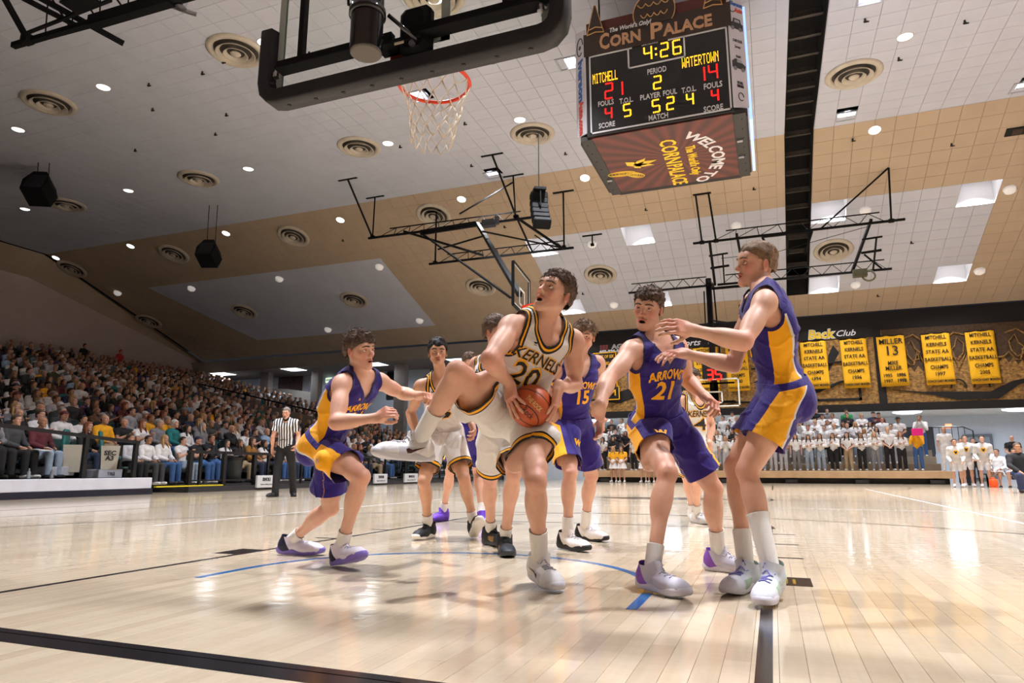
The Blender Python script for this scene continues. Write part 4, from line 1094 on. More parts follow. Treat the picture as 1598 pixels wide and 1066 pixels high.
# advertising wings on the chamfers
wing = M('wing_white', (212, 208, 220), .5)
adblue, adred = M('ad_blue', (40, 96, 170), .5), M('ad_red', (206, 70, 52), .5)
addark = M('ad_dark', (40, 38, 42), .5)
for s, x0 in ((-1, -1.56), (1, 1.6)):
    a = Vector((x0, YF - .02, 0)); b = Vector((x0 + s * .3, YF + .28, 0))
    d = (b - a); L_ = d.length; t = d.normalized(); nrm = Vector((s * .707, -.707, 0))
    q = MB()
    for zz in (8.1, ): pass
    q.add([B(*(a + Vector((0, 0, 8.12)))), B(*(b + Vector((0, 0, 8.2)))), B(*(b + Vector((0, 0, 10.9)))), B(*(a + Vector((0, 0, 10.75)))),
           B(*(a + nrm * .03 + Vector((0, 0, 8.12)))), B(*(b + nrm * .03 + Vector((0, 0, 8.2)))), B(*(b + nrm * .03 + Vector((0, 0, 10.9)))), B(*(a + nrm * .03 + Vector((0, 0, 10.75))))],
          [(0, 1, 2, 3), (7, 6, 5, 4), (0, 4, 5, 1), (1, 5, 6, 2), (2, 6, 7, 3), (3, 7, 4, 0)])
    q.build('wing_panel', wing, sb)
    mid = (a + b) / 2 + nrm * .034
    right = t if s > 0 else -t
    def W(z, u=0): return mid + Vector((0, 0, z)) + right * u - SB0
    if s < 0:
        text_obj('ad_word', 'Iverson', adblue, W(9.55), (0, 0, -1), right, .28, sb, bold=.012, width=1.05)
        text_obj('ad_word', 'Auto.com', adred, W(8.6), (0, 0, -1), right, .26, sb, bold=.012, width=.85)
        q = MB(); q.tube([W(10.42, 0) + right * .13 * math.cos(i * math.tau / 20) + Vector((0, 0, .22 * math.sin(i * math.tau / 20))) for i in range(18)], .014, 5); q.lathe([(0, 0), (.05, 0), (.05, .006)], c=W(10.4), n=12, R=rot_to(nrm)); q.build('ad_ring', addark, sb)
    else:
        text_obj('ad_word', 'Iverson', adblue, W(10.62, .03), right, (0, 0, 1), .14, sb, bold=.006, width=.34)
        text_obj('ad_word', 'Auto', adred, W(10.48, .09), right, (0, 0, 1), .14, sb, bold=.006, width=.22)
        q = MB(); q.tube([W(10.54, -.09) + right * .09 * math.cos(i * math.tau / 20) + Vector((0, 0, .13 * math.sin(i * math.tau / 20))) for i in range(4, 19)], .01, 5); q.build('ad_ring', addark, sb)
        def car(z, boxy):
            q = MB()
            pr = [(-.17, -.1), (.17, -.12), (.18, .02), (.13, .04), (.11, .14), (-.08, .15), (-.1, .05), (-.17, .03)] if boxy else [(-.18, -.08), (.16, -.1), (.18, .0), (.1, .05), (.04, .12), (-.1, .13), (-.18, .06)]
            q.prism(pr, .006, (W(z), right, (0, 0, 1))); o = q.build('ad_vehicle_body', addark, sb)
            q = MB()
            for u in (-.11, .1): q.lathe([(0, .008), (.045, .008), (.05, .0)], c=W(z - .1, u), n=12, R=rot_to(nrm))
            q.build('ad_vehicle_wheel', M('ad_grey', (120, 118, 122), .5), o)
            q = MB(); q.prism([(-.06, .05), (.09, .05), (.08, .11), (-.05, .12)], .008, (W(z), right, (0, 0, 1))); q.build('ad_vehicle_glass', M('ad_grey2', (170, 170, 178), .4), o)
        car(10.12, True); car(9.15, False)
        for tx, z, m_, w in (('CHRYSLER', 9.72, addark, .26), ('Jeep', 9.58, addark, .16), ('RAM', 9.34, addark, .12), ('MITCHELL', 8.72, addark, .16), ('SOUTH DAKOTA', 8.64, addark, .18)):
            text_obj('ad_word', tx, m_, W(z), right, (0, 0, 1), .09, sb, width=w)
        q = MB(); q.tube([W(8.4) + right * .07 * math.cos(i * math.tau / 16) + Vector((0, 0, .09 * math.sin(i * math.tau / 16))) for i in range(15)], .01, 5); q.build('ad_ring', addark, sb)
# glowing video strip on the right-hand side face
led_blue = M('video_blue', (150, 185, 255), .4, emit=1.3)
q = MB(); q.box(B(1.94, 13.6, 9.3), (.06, 2.7, 2.7)); q.build('video_panel', led_blue, sb)
# banner under the board
def rays(name):
    m = bpy.data.materials.new(name); m.use_nodes = True
    nt = m.node_tree; N = nt.nodes; L = nt.links; b = N['Principled BSDF']
    tc = N.new('ShaderNodeTexCoord'); mp = N.new('ShaderNodeMapping'); mp.inputs['Location'].default_value = (-.15, 0, 0); L.new(tc.outputs['Object'], mp.inputs[0])
    g = N.new('ShaderNodeTexGradient'); g.gradient_type = 'RADIAL'; L.new(mp.outputs[0], g.inputs[0])
    mu = N.new('ShaderNodeMath'); mu.operation = 'MULTIPLY'; mu.inputs[1].default_value = 26 * math.tau; L.new(g.outputs['Fac'], mu.inputs[0])
    sn = N.new('ShaderNodeMath'); sn.operation = 'SINE'; L.new(mu.outputs[0], sn.inputs[0])
    mr = N.new('ShaderNodeMapRange'); mr.inputs['From Min'].default_value = -1; L.new(sn.outputs[0], mr.inputs[0])
    mx = N.new('ShaderNodeMix'); mx.data_type = 'RGBA'; mx.inputs['A'].default_value = lin((62, 30, 27)); mx.inputs['B'].default_value = lin((100, 46, 38)); L.new(mr.outputs[0], mx.inputs['Factor'])
    L.new(mx.outputs['Result'], b.inputs['Base Color']); b.inputs['Roughness'].default_value = .5
    return m
q = MB(); q.box((0, 0.02, -.015), (3.05, 3.2, .03)); q.build('banner', rays('maroon_rays'), sb)
for s in (-1, 1):
    q = MB(); q.box((s * 1.66, .1, .02), (.26, 3.3, .1)); o = q.build('banner_rail', M('rail_dark', (44, 42, 40), .5), sb)
    for i in range(7):
        q = MB(); q.lathe([(0, -.01), (.015, -.01), (.015, .01)], c=(s * 1.7, -1.3 + i * .45, -.03), n=8); q.build('rail_bolt', housing, o)
q = MB(); q.box((-1.63, .7, -.05), (.12, .1, .05)); q.box((1.62, -.35, -.05), (.12, .1, .05)); q.box((1.62, .5, -.05), (.12, .1, .05)); q.build('banner_clip', chrome, sb)
DY, DX_ = (0, 1, 0), (1, 0, 0)
byl = M('banner_yellow', (232, 196, 40), .5)
text_obj('banner_word', 'CORN', byl, B(.09, 13.24, 7.985), DY, DX_, .52, sb, bold=.01, width=1.25)
text_obj('banner_word', 'PALACE', byl, B(.09, 14.56, 7.985), DY, DX_, .52, sb, bold=.01, width=1.25)
text_obj('banner_word', 'The World\'s Only', byl, B(.56, 13.9, 7.985), DY, DX_, .3, sb, bold=.008, width=1.65)
text_obj('banner_word', 'WELCOME TO', white_l, B(1.14, 13.85, 7.985), DY, DX_, .42, sb, bold=.01, width=3.0, arc=1.75)
ear_m = M('ear_yellow', (222, 186, 60), .5)
for cx, cy, ang in ((-1.22, 14.02, 1.45), (-.9, 14.2, .55)):
    q = MB(); el = [(cx + .34 * math.cos(a) * math.sin(ang) + .13 * math.sin(a) * math.cos(ang), cy + .34 * math.cos(a) * math.cos(ang) * .6 - .13 * math.sin(a) * math.sin(ang)) for a in [i * math.tau / 24 for i in range(24)]]
    q.tube([B(x, y, 7.985) for x, y in el], .014, 4, closed=True)
    for r in (.75, .5, .25):
        q.tube([B(cx + (x - cx) * r, cy + (y - cy) * r, 7.985) for x, y in el], .008, 4, closed=True)
    q.build('corn_ear', ear_m, sb)
for k, (dx, dy, w) in enumerate(((.55, -.12, .1), (.45, .12, .09), (.3, -.3, .1), (.1, .2, .1), (-.2, -.25, .12))):
    q = MB(); a = Vector((-.8, 13.65)); d = Vector((dx, dy)); n_ = Vector((-dy, dx)).normalized() * w
    pl_ = [a - n_ * .6, a + d * .5 - n_, a + d, a + d * .45 + n_, a + n_ * .6]
    q.prism([(p.y, p.x) for p in pl_], .006, (B(0, 0, 7.985), DY, DX_)); q.build('husk_leaf', ear_m, sb)
q = MB()
for x, y in ((-1.3, 12.3), (1.4, 12.3), (-1.3, 15), (1.4, 15)): q.tube([B(x, y, 10.3), B(x, y, CZ)], .02, 6)
q.box(B(.05, 13.55, 10.6), (.5, .5, .3)); q.tube([B(.05, 13.55, 10.6), B(.05, 13.55, CZ)], .12, 10)
q.build('hanging_cable', blacksteel, sb)

# ------------------------------------------------------------------ mural over the student steps
def corn_mural(name):
    m = bpy.data.materials.new(name); m.use_nodes = True
    nt = m.node_tree; N = nt.nodes; L = nt.links; b = N['Principled BSDF']
    tc = N.new('ShaderNodeTexCoord'); mp = N.new('ShaderNodeMapping'); mp.inputs['Scale'].default_value = (3, 1, 14); L.new(tc.outputs['Object'], mp.inputs[0])
    n = N.new('ShaderNodeTexNoise'); n.inputs['Scale'].default_value = 1.4; n.inputs['Detail'].default_value = 4; L.new(mp.outputs[0], n.inputs['Vector'])
    n2 = N.new('ShaderNodeTexNoise'); n2.inputs['Scale'].default_value = 9; L.new(tc.outputs['Object'], n2.inputs['Vector'])
    ad = N.new('ShaderNodeMath'); ad.operation = 'MULTIPLY'; L.new(n.outputs['Fac'], ad.inputs[0]); L.new(n2.outputs['Fac'], ad.inputs[1])
    r = N.new('ShaderNodeValToRGB'); e = r.color_ramp.elements
    e[0].position = .12; e[0].color = lin((92, 66, 34)); e[1].position = .42; e[1].color = lin((184, 140, 74))
    q = e.new(.26); q.color = lin((146, 108, 56)); L.new(ad.outputs[0], r.inputs[0]); L.new(r.outputs[0], b.inputs['Base Color']); b.inputs['Roughness'].default_value = .8
    return m
MY = 34.1
fas = MB(); fas.box((3.4, MY + .2, 7.62), (23.5, .4, .95)); o = fas.build('fascia', M('fascia_black', (26, 25, 26), .8), None); o.name = 'trim_1'; tag(o, kind='structure')
mu = empty('corn_mural', (3.4, MY, 3.3), label='wide corn-cob mural with black framed panels above the student steps', cat='mural')
mm = corn_mural('corn_cobs')
blk = M('mural_black', (32, 29, 28), .85)
dgr = M('mural_dark_corn', (74, 56, 40), .85, noise=.3, nscale=12)
def U(x, z, y=MY): return Vector((x, y, z)) - Vector((3.4, MY, 3.3))
def board(x0, x1, z0, z1, m, name, y=0, t=.08, par=mu):
    q = MB(); q.box(U((x0 + x1) / 2, (z0 + z1) / 2, MY + y), (x1 - x0, t, z1 - z0)); return q.build(name, m, par)
board(-7.7, 6.85, 3.6, 7.2, mm, 'corn_panel'); board(7.15, 15, 3.6, 7.2, mm, 'corn_panel')
board(6.83, 7.16, 3.3, 7.2, blk, 'panel_divider', -.04); board(-7.7, 15, 3.3, 3.66, blk, 'bottom_border', -.04, .1)
board(-7.7, -7.5, 3.3, 7.2, blk, 'side_border', -.04)
board(3.3, 6.1, 3.85, 3.97, blk, 'inner_line', -.05, .03); board(5.98, 6.1, 3.85, 4.7, blk, 'inner_line', -.05, .03); board(3.3, 4.2, 3.85, 3.97, blk, 'inner_line', -.05, .03)
def blob(pts, m, name, y=-.05):
    q = MB(); q.prism([(x, z) for x, z in pts], -.03, (U(0, 0, MY + y), (1, 0, 0), (0, 0, 1))); return q.build(name, m, mu)
# right panel: dark sky with a jagged grass edge, a black hill, plough handles
jag = [(7.2, 7.2), (7.2, 5.2)]
x = 7.4; k = 0
while x < 14.9:
    jag.append((x, 5.35 + .28 * (k % 2) + .25 * math.sin(x * 1.3))); x += .17; k += 1
jag += [(14.9, 5.3), (14.9, 7.2)]
blob(jag, dgr, 'dark_sky')
zz = MB()
pts = [(x_ / 10, 5.55 + .3 * math.sin(x_ * .9) + (.22 if (x_ % 3) else -.2)) for x_ in range(74, 148, 2)]
zz.tube([U(x_, z_, MY - .1) for x_, z_ in pts], .035, 4); zz.build('grass_outline', mm, mu)
blob([(7.3, 4.3), (8.6, 4.15), (11.3, 4.05), (12.2, 4.5), (13.6, 4.75), (12.4, 4.3), (11.6, 3.72), (10.0, 3.72), (9.0, 4.0)], blk, 'black_furrow', -.08)
for x0 in (10.1, 11.0):
    q = MB(); q.tube([U(x0 + .3 * math.cos(a), 4.25 + .4 * math.sin(a), MY - .12) for a in [math.pi * i / 10 for i in range(11)]], .035, 5); q.build('plough_handle', blk, mu)
for x0, s in ((8.4, 1), (10.25, -1), (12.5, 1)):
    face = [(x0, 6.6), (x0 + .12 * s, 6.2), (x0 + .3 * s, 6.0), (x0 + .2 * s, 5.9), (x0 + .25 * s, 5.7), (x0, 5.6), (x0 - .2 * s, 5.9), (x0 - .25 * s, 6.3)]
    q = MB(); q.tube([U(a, b_, MY - .1) for a, b_ in face], .03, 4, closed=True); q.tube([U(x0 - .35 * s, 6.7, MY - .1), U(x0 + .1 * s, 6.85, MY - .1), U(x0 + .4 * s, 6.6, MY - .1)], .04, 4); q.build('figure_outline', mm, mu)
# left panel: black strokes of birds, reeds and ground
for pts in ([(-7.4, 4.3), (-5.6, 4.1), (-4, 4.6), (-2.6, 4.4), (-1.6, 4.9), (-2.9, 4.85), (-4.4, 5.1), (-6, 4.6)], [(1.2, 4.9), (2.2, 5.3), (3.4, 5.0), (3.3, 4.8), (2.2, 4.9)], [(4.7, 5.2), (5.3, 6.2), (5.05, 6.6), (4.8, 6.1)], [(3.0, 4.35), (4.4, 4.5), (5.3, 4.85), (4.3, 4.3), (3.2, 4.1)], [(-3.4, 6.9), (-2.2, 6.3), (-1.8, 5.8), (-2.4, 6.0), (-3.6, 6.6)], [(1.1, 6.8), (1.9, 6.9), (2.3, 6.1), (1.6, 6.3)], [(-5.4, 6.7), (-4.5, 6.8), (-4.2, 5.9), (-5.0, 6.1)]):
    blob(pts, blk, 'black_shape')
for pts in ([(4.6, 5.7), (5.4, 5.75), (6.0, 5.6)], [(4.75, 4.5), (5.2, 4.75), (6.4, 5.0)], [(-4.5, 3.9), (-2, 4.0), (1.8, 3.9)], [(1.2, 5.6), (2.6, 5.7), (3.4, 5.5)]):
    q = MB(); q.tube([U(a, b_, MY - .1) for a, b_ in pts], .05, 5); q.build('black_stroke', blk, mu)
board(-7.5, 6.83, 6.9, 7.35, blk, 'sponsor_strip', -.08, .05)
# sponsor lettering
sil = M('sponsor_grey', (170, 168, 172), .6); byw = M('sponsor_yellow', (228, 190, 40), .6)
text_obj('sponsor_word', 'Back', white_l, U(4.52, 7.14, MY - .12), UX, UZ, .62, mu, bold=.045, shear=.15, width=1.28)
text_obj('sponsor_word', 'Back', byw, U(4.52, 7.14, MY - .135), UX, UZ, .6, mu, bold=.02, shear=.15, width=1.2)
text_obj('sponsor_word', 'Club', white_l, U(5.62, 7.13, MY - .12), UX, UZ, .42, mu, bold=.006, shear=.35, width=.85)
text_obj('sponsor_word', 'Sports', white_l, U(-1.9, 7.14, MY - .12), UX, UZ, .46, mu, bold=.006, shear=.35, width=1.3)
text_obj('sponsor_word', 'BOOSTER', sil, U(-.4, 7.06, MY - .12), UX, UZ, .16, mu, width=.9)
text_obj('sponsor_word', 'AGP', sil, U(-5.55, 7.2, MY - .12), UX, UZ, .34, mu, bold=.02, width=.85)
text_obj('sponsor_word', '605-996-5002', white_l, U(-5.9, 6.97, MY - .12), UX, UZ, .2, mu, bold=.01, width=1.5)
q = MB()
for i in range(3):
    for j in range(3): q.box(U(-6.55 + i * .16, 7.12 + j * .09, MY - .12), (.13, .02, .07))
q.build('sponsor_logo', M('sponsor_maroon', (128, 56, 54), .6), mu)
# championship banners hung in front of the mural
ban_y = M('banner_gold', (240, 178, 22), .7, noise=.03, nscale=2)
ban_k = M('banner_ink', (40, 34, 26), .7)
ban_b = M('banner_black', (24, 23, 22), .7)
def banner(x0, x1, z0, z1, lines, label, inv=False, tilt=-.012):
    cx = (x0 + x1) / 2
    t = empty('championship_banner', (cx, MY - .2, z1), label=label, cat='banner', group='banners on the mural')
    t.rotation_euler = (0, tilt, 0)
    w, h = x1 - x0, z1 - z0
    m = MB(); n = 10; vs = []
    for i in range(n + 1):
        for j in range(7):
            vs.append((-w / 2 + w * i / n, .018 * math.sin(i * 1.3 + j * .5), -h * j / 6))
    m.add(vs, [(i * 7 + j, (i + 1) * 7 + j, (i + 1) * 7 + j + 1, i * 7 + j + 1) for i in range(n) for j in range(6)])
    cl_ = m.build('banner_cloth', ban_b if inv else ban_y, t, smooth=True)
    sol = cl_.modifiers.new('cloth', 'SOLIDIFY'); sol.thickness = .012; sol.offset = 0
    m = MB(); m.tube([(-w / 2 - .02, 0, .0), (w / 2 + .02, 0, 0)], .022, 8); m.build('banner_rod', blacksteel, t)
    m = MB(); m.tube([(-w * .4, 0, .0), (-w * .4, .17, .03)], .012, 6); m.tube([(w * .4, 0, .0), (w * .4, .17, .03)], .012, 6); m.build('banner_hook', blacksteel, t)
    if inv:
        m = MB()
        for x in (-w / 2, w / 2): m.box((x, -.03, -h / 2), (.05, .01, h))
        for z in (0, -h): m.box((0, -.03, z), (w, .01, .05))
        m.build('banner_border', ban_y, t)
    for s, z, hh, ww in lines:
        text_obj('banner_word', s, ban_y if inv else ban_k, (0, -.045, -h * z), UX, UZ, hh * 1.4, t, bold=.004, width=w * ww)
def champs(year): return [('MITCHELL', .08, .17, .72), ('KERNELS', .22, .17, .7), ('STATE AA', .36, .17, .8), ('BASKETBALL', .51, .17, .95), ('CHAMPS', .66, .18, .62), (year, .79, .17, .34), ('COACH GARY MUNSEN', .93, .11, .95)]
banner(3.55, 4.72, 4.45, 6.82, champs('1994'), 'gold championship banner ending 1994, partly hidden by the tall purple player')
banner(5.35, 6.49, 4.42, 6.82, champs('1996'), 'gold championship banner ending 1996, left of the black divider')
banner(8.8, 9.95, 4.42, 6.84, champs('1997'), 'gold championship banner ending 1997, second from the right edge')
banner(10.56, 11.7, 4.4, 6.83, champs('2005'), 'gold championship banner ending 2005, farthest right')
banner(6.93, 8.1, 4.44, 6.86, [('MILLER', .12, .26, .85), ('13', .31, .46, .4), ('MIKE', .55, .2, .36), ('MILLER', .65, .2, .58), ('1995', .79, .16, .3), ('1997', .9, .16, .3)], 'gold banner with a large number 13 beside the black divider')
t_ = [o for o in bpy.data.objects if o.name.startswith('championship_banner')][-1]
for s, x, z in (('1996', .28, .79), ('1998', .28, .9)): text_obj('banner_word', s, ban_k, (x, -.05, -2.42 * z), UX, UZ, .22, t_, bold=.01, width=.36)
for o in list(t_.children):
    if o.name.startswith('banner_word'):
        xs = [v.co.x for v in o.data.vertices]
        if max(xs) - min(xs) < .38 and abs(sum(xs) / len(xs)) < .05 and min(v.co.z for v in o.data.vertices) < -1.8:
            o.location.x = -.28
banner(-1.62, -.4, 4.5, 6.86, champs('1985'), 'gold championship banner behind the red shot clock, left half')
banner(.0, 1.06, 4.5, 6.8, champs('1990'), 'gold championship banner ending in 90, right of the red shot clock')
banner(-6.98, -5.72, 5.0, 7.0 - .12, [('SPIRIT OF SIX', .12, .17, .82), ('AWARD', .32, .17, .45), ('BOYS', .5, .17, .34), ('1997', .68, .17, .34), ('2008', .84, .17, .34)], 'black banner with gold letters reading SPIRIT OF SIX AWARD BOYS', inv=True)
banner(-6.3, -5.6, 4.3, 5.0, [('M', .5, .34, .5)], 'small black banner edged in gold under the SPIRIT OF SIX banner', inv=True)
banner(-4.9, -3.8, 4.45, 6.84, champs('1984'), 'gold championship banner mostly hidden behind purple player 21')
# ------------------------------------------------------------------ organic surfaces from blended solids
A = lambda *v: np.array(v, dtype=np.float64)
def unit(v):
    v = np.asarray(v, float); return v / (np.linalg.norm(v) + 1e-12)
class Body:
    """list of blended solids; eval() gives the signed distance (negative inside)"""
    def __init__(s): s.p = []
    def cone(s, tag_, a, b, ra, rb, k=.02):
        a, b = np.asarray(a, float), np.asarray(b, float); r = max(ra, rb)
        s.p.append(('c', tag_, k, 1, np.minimum(a, b) - r, np.maximum(a, b) + r, (a, b, ra, rb))); return s
    def ell(s, tag_, c, R, rad, k=.02, op=1):
        c = np.asarray(c, float); R = np.asarray(R, float); rad = np.asarray(rad, float)
        e = np.sqrt(((R.T * rad) ** 2).sum(1))
        s.p.append(('e', tag_, k, op, c - e, c + e, (c, R, rad))); return s
    def box(s, tag_, c, R, half, r, k=.01):
        c = np.asarray(c, float); R = np.asarray(R, float); half = np.asarray(half, float)
        e = np.abs(R.T) @ (half + r)
        s.p.append(('b', tag_, k, 1, c - e, c + e, (c, R, half, r))); return s
    def only(s, *tags):
        b = Body(); b.p = [q for q in s.p if q[1] in tags]; return b
    def without(s, *tags):
        b = Body(); b.p = [q for q in s.p if q[1] not in tags]; return b
    def bounds(s):
        return np.min([q[4] for q in s.p if q[3] > 0], 0), np.max([q[5] for q in s.p if q[3] > 0], 0)
    def eval(s, P, off=0.0, far=.12, cell=None):
        P = np.asarray(P, float)
        if len(P) < 600: return s._ev(P, off)
        cell = cell or (.11 if len(P) < 60000 else .07)
        k = np.floor(P / cell).astype(np.int64); key = (k[:, 0] * 4001 + k[:, 1]) * 4001 + k[:, 2]
        order = np.argsort(key, kind='stable'); ks = key[order]
        cut = np.concatenate([[0], np.nonzero(np.diff(ks))[0] + 1, [len(P)]])
        d = np.empty(len(P))
        for i in range(len(cut) - 1):
            j = order[cut[i]:cut[i + 1]]; d[j] = s._ev(P[j], off)
        return d
    def _ev(s, P, off=0.0):
        d = np.full(len(P), .5)
        l, u = P.min(0), P.max(0)
        for kind, tg, k, op, lo, hi, a in s.p:
            m = max(off + k + .03, .05) if op > 0 else k + .01
            if (lo - m > u).any() or (hi + m < l).any(): continue
            Q = P
            if kind == 'c':
                A_, B_, ra, rb = a; ab = B_ - A_
                q = Q - A_
                t = np.clip((q @ ab) / max(ab @ ab, 1e-9), 0, 1)
                q = q - t[:, None] * ab
                e = np.sqrt(np.einsum('ij,ij->i', q, q)) - (ra + (rb - ra) * t)
            elif kind == 'e':
                c, R, rad = a; q = ((Q - c) @ R.T) / rad
                k0 = np.sqrt(np.einsum('ij,ij->i', q, q)); q = q / rad
                k1 = np.sqrt(np.einsum('ij,ij->i', q, q))
                e = k0 * (k0 - 1) / np.maximum(k1, 1e-9)
                e = np.where(k0 < 1e-3, -rad.min(), e)
            else:
                c, R, half, r = a; q = np.abs((Q - c) @ R.T) - half
                e = np.linalg.norm(np.maximum(q, 0), axis=1) + np.minimum(q.max(1), 0) - r
            if op > 0:
                h = np.maximum(k - np.abs(d - e), 0) / k
                d = np.minimum(d, e) - h * h * k * .25
            else:
                e = -e
                h = np.maximum(k - np.abs(d - e), 0) / k
                d = np.maximum(d, e) + h * h * k * .25
        return d - off
    def grad(s, P, h=.002):
        g = np.empty_like(P)
        for i in range(3):
            e = np.zeros(3); e[i] = h
            g[:, i] = s.eval(P + e) - s.eval(P - e)
        return g / (np.linalg.norm(g, axis=1, keepdims=True) + 1e-9)

def surface(body, h, off=0.0, lo=None, hi=None, warp=None):
    """blocked surface-nets mesh of body's zero level: (verts, quads)"""
    l, u = body.bounds()
    l = (l if lo is None else np.maximum(l, lo)) - off - 3 * h; u = (u if hi is None else np.minimum(u, hi)) + off + 3 * h
    B_ = 8
    nb = np.maximum(np.ceil((u - l) / (h * B_)).astype(int), 1)
    n = nb * B_ + 1
    bi = np.stack(np.meshgrid(*[np.arange(q) for q in nb], indexing='ij'), -1).reshape(-1, 3)
    cen = l + (bi * B_ + B_ / 2) * h
    dc = body.eval(cen, off, far=h * B_ * 1.2 + .05)
    act = bi[np.abs(dc) < h * B_ * 1.05 + .02]
    if not len(act): return np.zeros((0, 3)), np.zeros((0, 4), int)
    g = np.stack(np.meshgrid(*[np.arange(B_ + 1)] * 3, indexing='ij'), -1).reshape(-1, 3)
    pts = (act[:, None, :] * B_ + g[None]).reshape(-1, 3)
    st = np.array([n[1] * n[2], n[2], 1])
    fid = np.unique(pts @ st)
    ijk = np.stack([fid // st[0], (fid % st[0]) // st[1], fid % st[1]], -1)
    P = l + ijk * h
    val = body.eval(P, off)
    if warp is not None: val = val + warp(P)
    F = np.full(int(n.prod()), 1.0, np.float32); F[fid] = val
    g2 = np.stack(np.meshgrid(*[np.arange(B_)] * 3, indexing='ij'), -1).reshape(-1, 3)
    cells = (act[:, None, :] * B_ + g2[None]).reshape(-1, 3)
    cid = cells @ st
    corner = np.array([[i, j, k] for i in (0, 1) for j in (0, 1) for k in (0, 1)])
    co = corner @ st
    V = F[cid[:, None] + co[None]]
    ins = V < 0
    s_ = ins.sum(1); m = (s_ > 0) & (s_ < 8)
    cells, cid, V, ins = cells[m], cid[m], V[m], ins[m]
    acc = np.zeros((len(cid), 3)); cnt = np.zeros(len(cid))
    for a in range(8):
        for b in range(a + 1, 8):
            if np.abs(corner[a] - corner[b]).sum() != 1: continue
            x = ins[:, a] != ins[:, b]
            if not x.any(): continue
            t = V[x, a] / (V[x, a] - V[x, b])
            acc[x] += corner[a] + t[:, None] * (corner[b] - corner[a]); cnt[x] += 1
    verts = l + (cells + acc / cnt[:, None]) * h
    order = np.argsort(cid); scid = cid[order]
    def find(q):
        i = np.searchsorted(scid, q); i = np.minimum(i, len(scid) - 1)
        return np.where(scid[i] == q, order[i], -1)
    quads = []
    for ax in range(3):
        o1, o2 = [(1, 2), (2, 0), (0, 1)][ax]
        far_c = [4, 2, 1][ax]
        x = ins[:, 0] != ins[:, far_c]
        c = cid[x]; flip = ins[x, 0]
        q = np.stack([c, c - st[o1], c - st[o1] - st[o2], c - st[o2]], -1)
        f = find(q.reshape(-1)).reshape(-1, 4)
        ok = (f >= 0).all(1); f = f[ok]; flip = flip[ok]
        f[~flip] = f[~flip][:, ::-1]
        quads.append(f)
    return verts, np.concatenate(quads)

def tris(q): return np.concatenate([q[:, [0, 1, 2]], q[:, [0, 2, 3]]])
def clip(V, T, f, attrs=None):
    """keep f > 0 of a triangle mesh, cutting triangles along f = 0; attrs: dict of per-vertex arrays"""
    attrs = dict(attrs or {})
    s = f[T] > 0; c = s.sum(1)
    keep = T[c == 3]
    newV, newA = [V], {k: [a] for k, a in attrs.items()}
    out = [keep]; base = len(V); cache = {}
    ex = []
    def cut(a, b):
        k = (a, b) if a < b else (b, a)
        if k not in cache: cache[k] = base + len(cache); ex.append(k)
        return cache[k]
    add = []
    for t in T[(c == 1) | (c == 2)]:
        k = [f[i] > 0 for i in t]
        i = k.index(True) if sum(k) == 1 else k.index(False)
        a, b, d = int(t[i]), int(t[(i + 1) % 3]), int(t[(i + 2) % 3])
        p, q = cut(a, b), cut(a, d)
        if sum(k) == 1: add.append((a, p, q))
        else: add += [(p, b, d), (p, d, q)]
    if ex:
        e = np.array(ex); t = f[e[:, 0]] / (f[e[:, 0]] - f[e[:, 1]])
        newV.append(V[e[:, 0]] + t[:, None] * (V[e[:, 1]] - V[e[:, 0]]))
        for k, a in attrs.items(): newA[k].append(a[e[:, 0]] + (t if a.ndim == 1 else t[:, None]) * (a[e[:, 1]] - a[e[:, 0]]))
    V = np.concatenate(newV); attrs = {k: np.concatenate(a) for k, a in newA.items()}
    T = np.concatenate([keep, np.array(add, int).reshape(-1, 3)])
    used = np.unique(T); mp = np.full(len(V), -1); mp[used] = np.arange(len(used))
    return V[used], mp[T], {k: a[used] for k, a in attrs.items()}
def relax(V, F, n=1, w=.5):
    """Laplacian smoothing"""
    for _ in range(n):
        acc = np.zeros_like(V); cnt = np.zeros(len(V))
        k = F.shape[1]
        for i in range(k):
            a, b = F[:, i], F[:, (i + 1) % k]
            np.add.at(acc, a, V[b]); np.add.at(cnt, a, 1); np.add.at(acc, b, V[a]); np.add.at(cnt, b, 1)
        V = V + w * (acc / np.maximum(cnt, 1)[:, None] - V)
    return V
def np_mesh(name, V, F, mats, attrs=None, smooth=True, fmat=None):
    me = bpy.data.meshes.new(name)
    me.vertices.add(len(V)); me.vertices.foreach_set('co', V.astype(np.float32).ravel())
    n = F.shape[1]
    me.loops.add(F.size); me.loops.foreach_set('vertex_index', F.astype(np.int32).ravel())
    me.polygons.add(len(F)); me.polygons.foreach_set('loop_start', np.arange(0, F.size, n, dtype=np.int32))
    if smooth: me.polygons.foreach_set('use_smooth', np.ones(len(F), bool))
    for m in (mats if isinstance(mats, (list, tuple)) else [mats]): me.materials.append(m)
    if fmat is not None: me.polygons.foreach_set('material_index', fmat.astype(np.int32))
    for k, a in (attrs or {}).items():
        if a.ndim == 1:
            at = me.attributes.new(k, 'FLOAT', 'POINT'); at.data.foreach_set('value', a.astype(np.float32))
        else:
            at = me.attributes.new(k, 'FLOAT_VECTOR', 'POINT'); at.data.foreach_set('vector', a.astype(np.float32).ravel())
    me.update(calc_edges=True); me.validate()
    return me
def np_obj(name, V, F, mats, parent=None, attrs=None, smooth=True, solid=0.0, fmat=None):
    o = bpy.data.objects.new(name, np_mesh(name, V, F, mats, attrs, smooth, fmat)); link(o, parent)
    if solid:
        s = o.modifiers.new('cloth', 'SOLIDIFY'); s.thickness = solid; s.offset = -1
    return o
def frame(fw, up):
    """rows: right, forward, up"""
    f = unit(fw); u = unit(np.asarray(up, float) - f * np.dot(up, f)); r = np.cross(f, u)
    return np.stack([r, f, u])
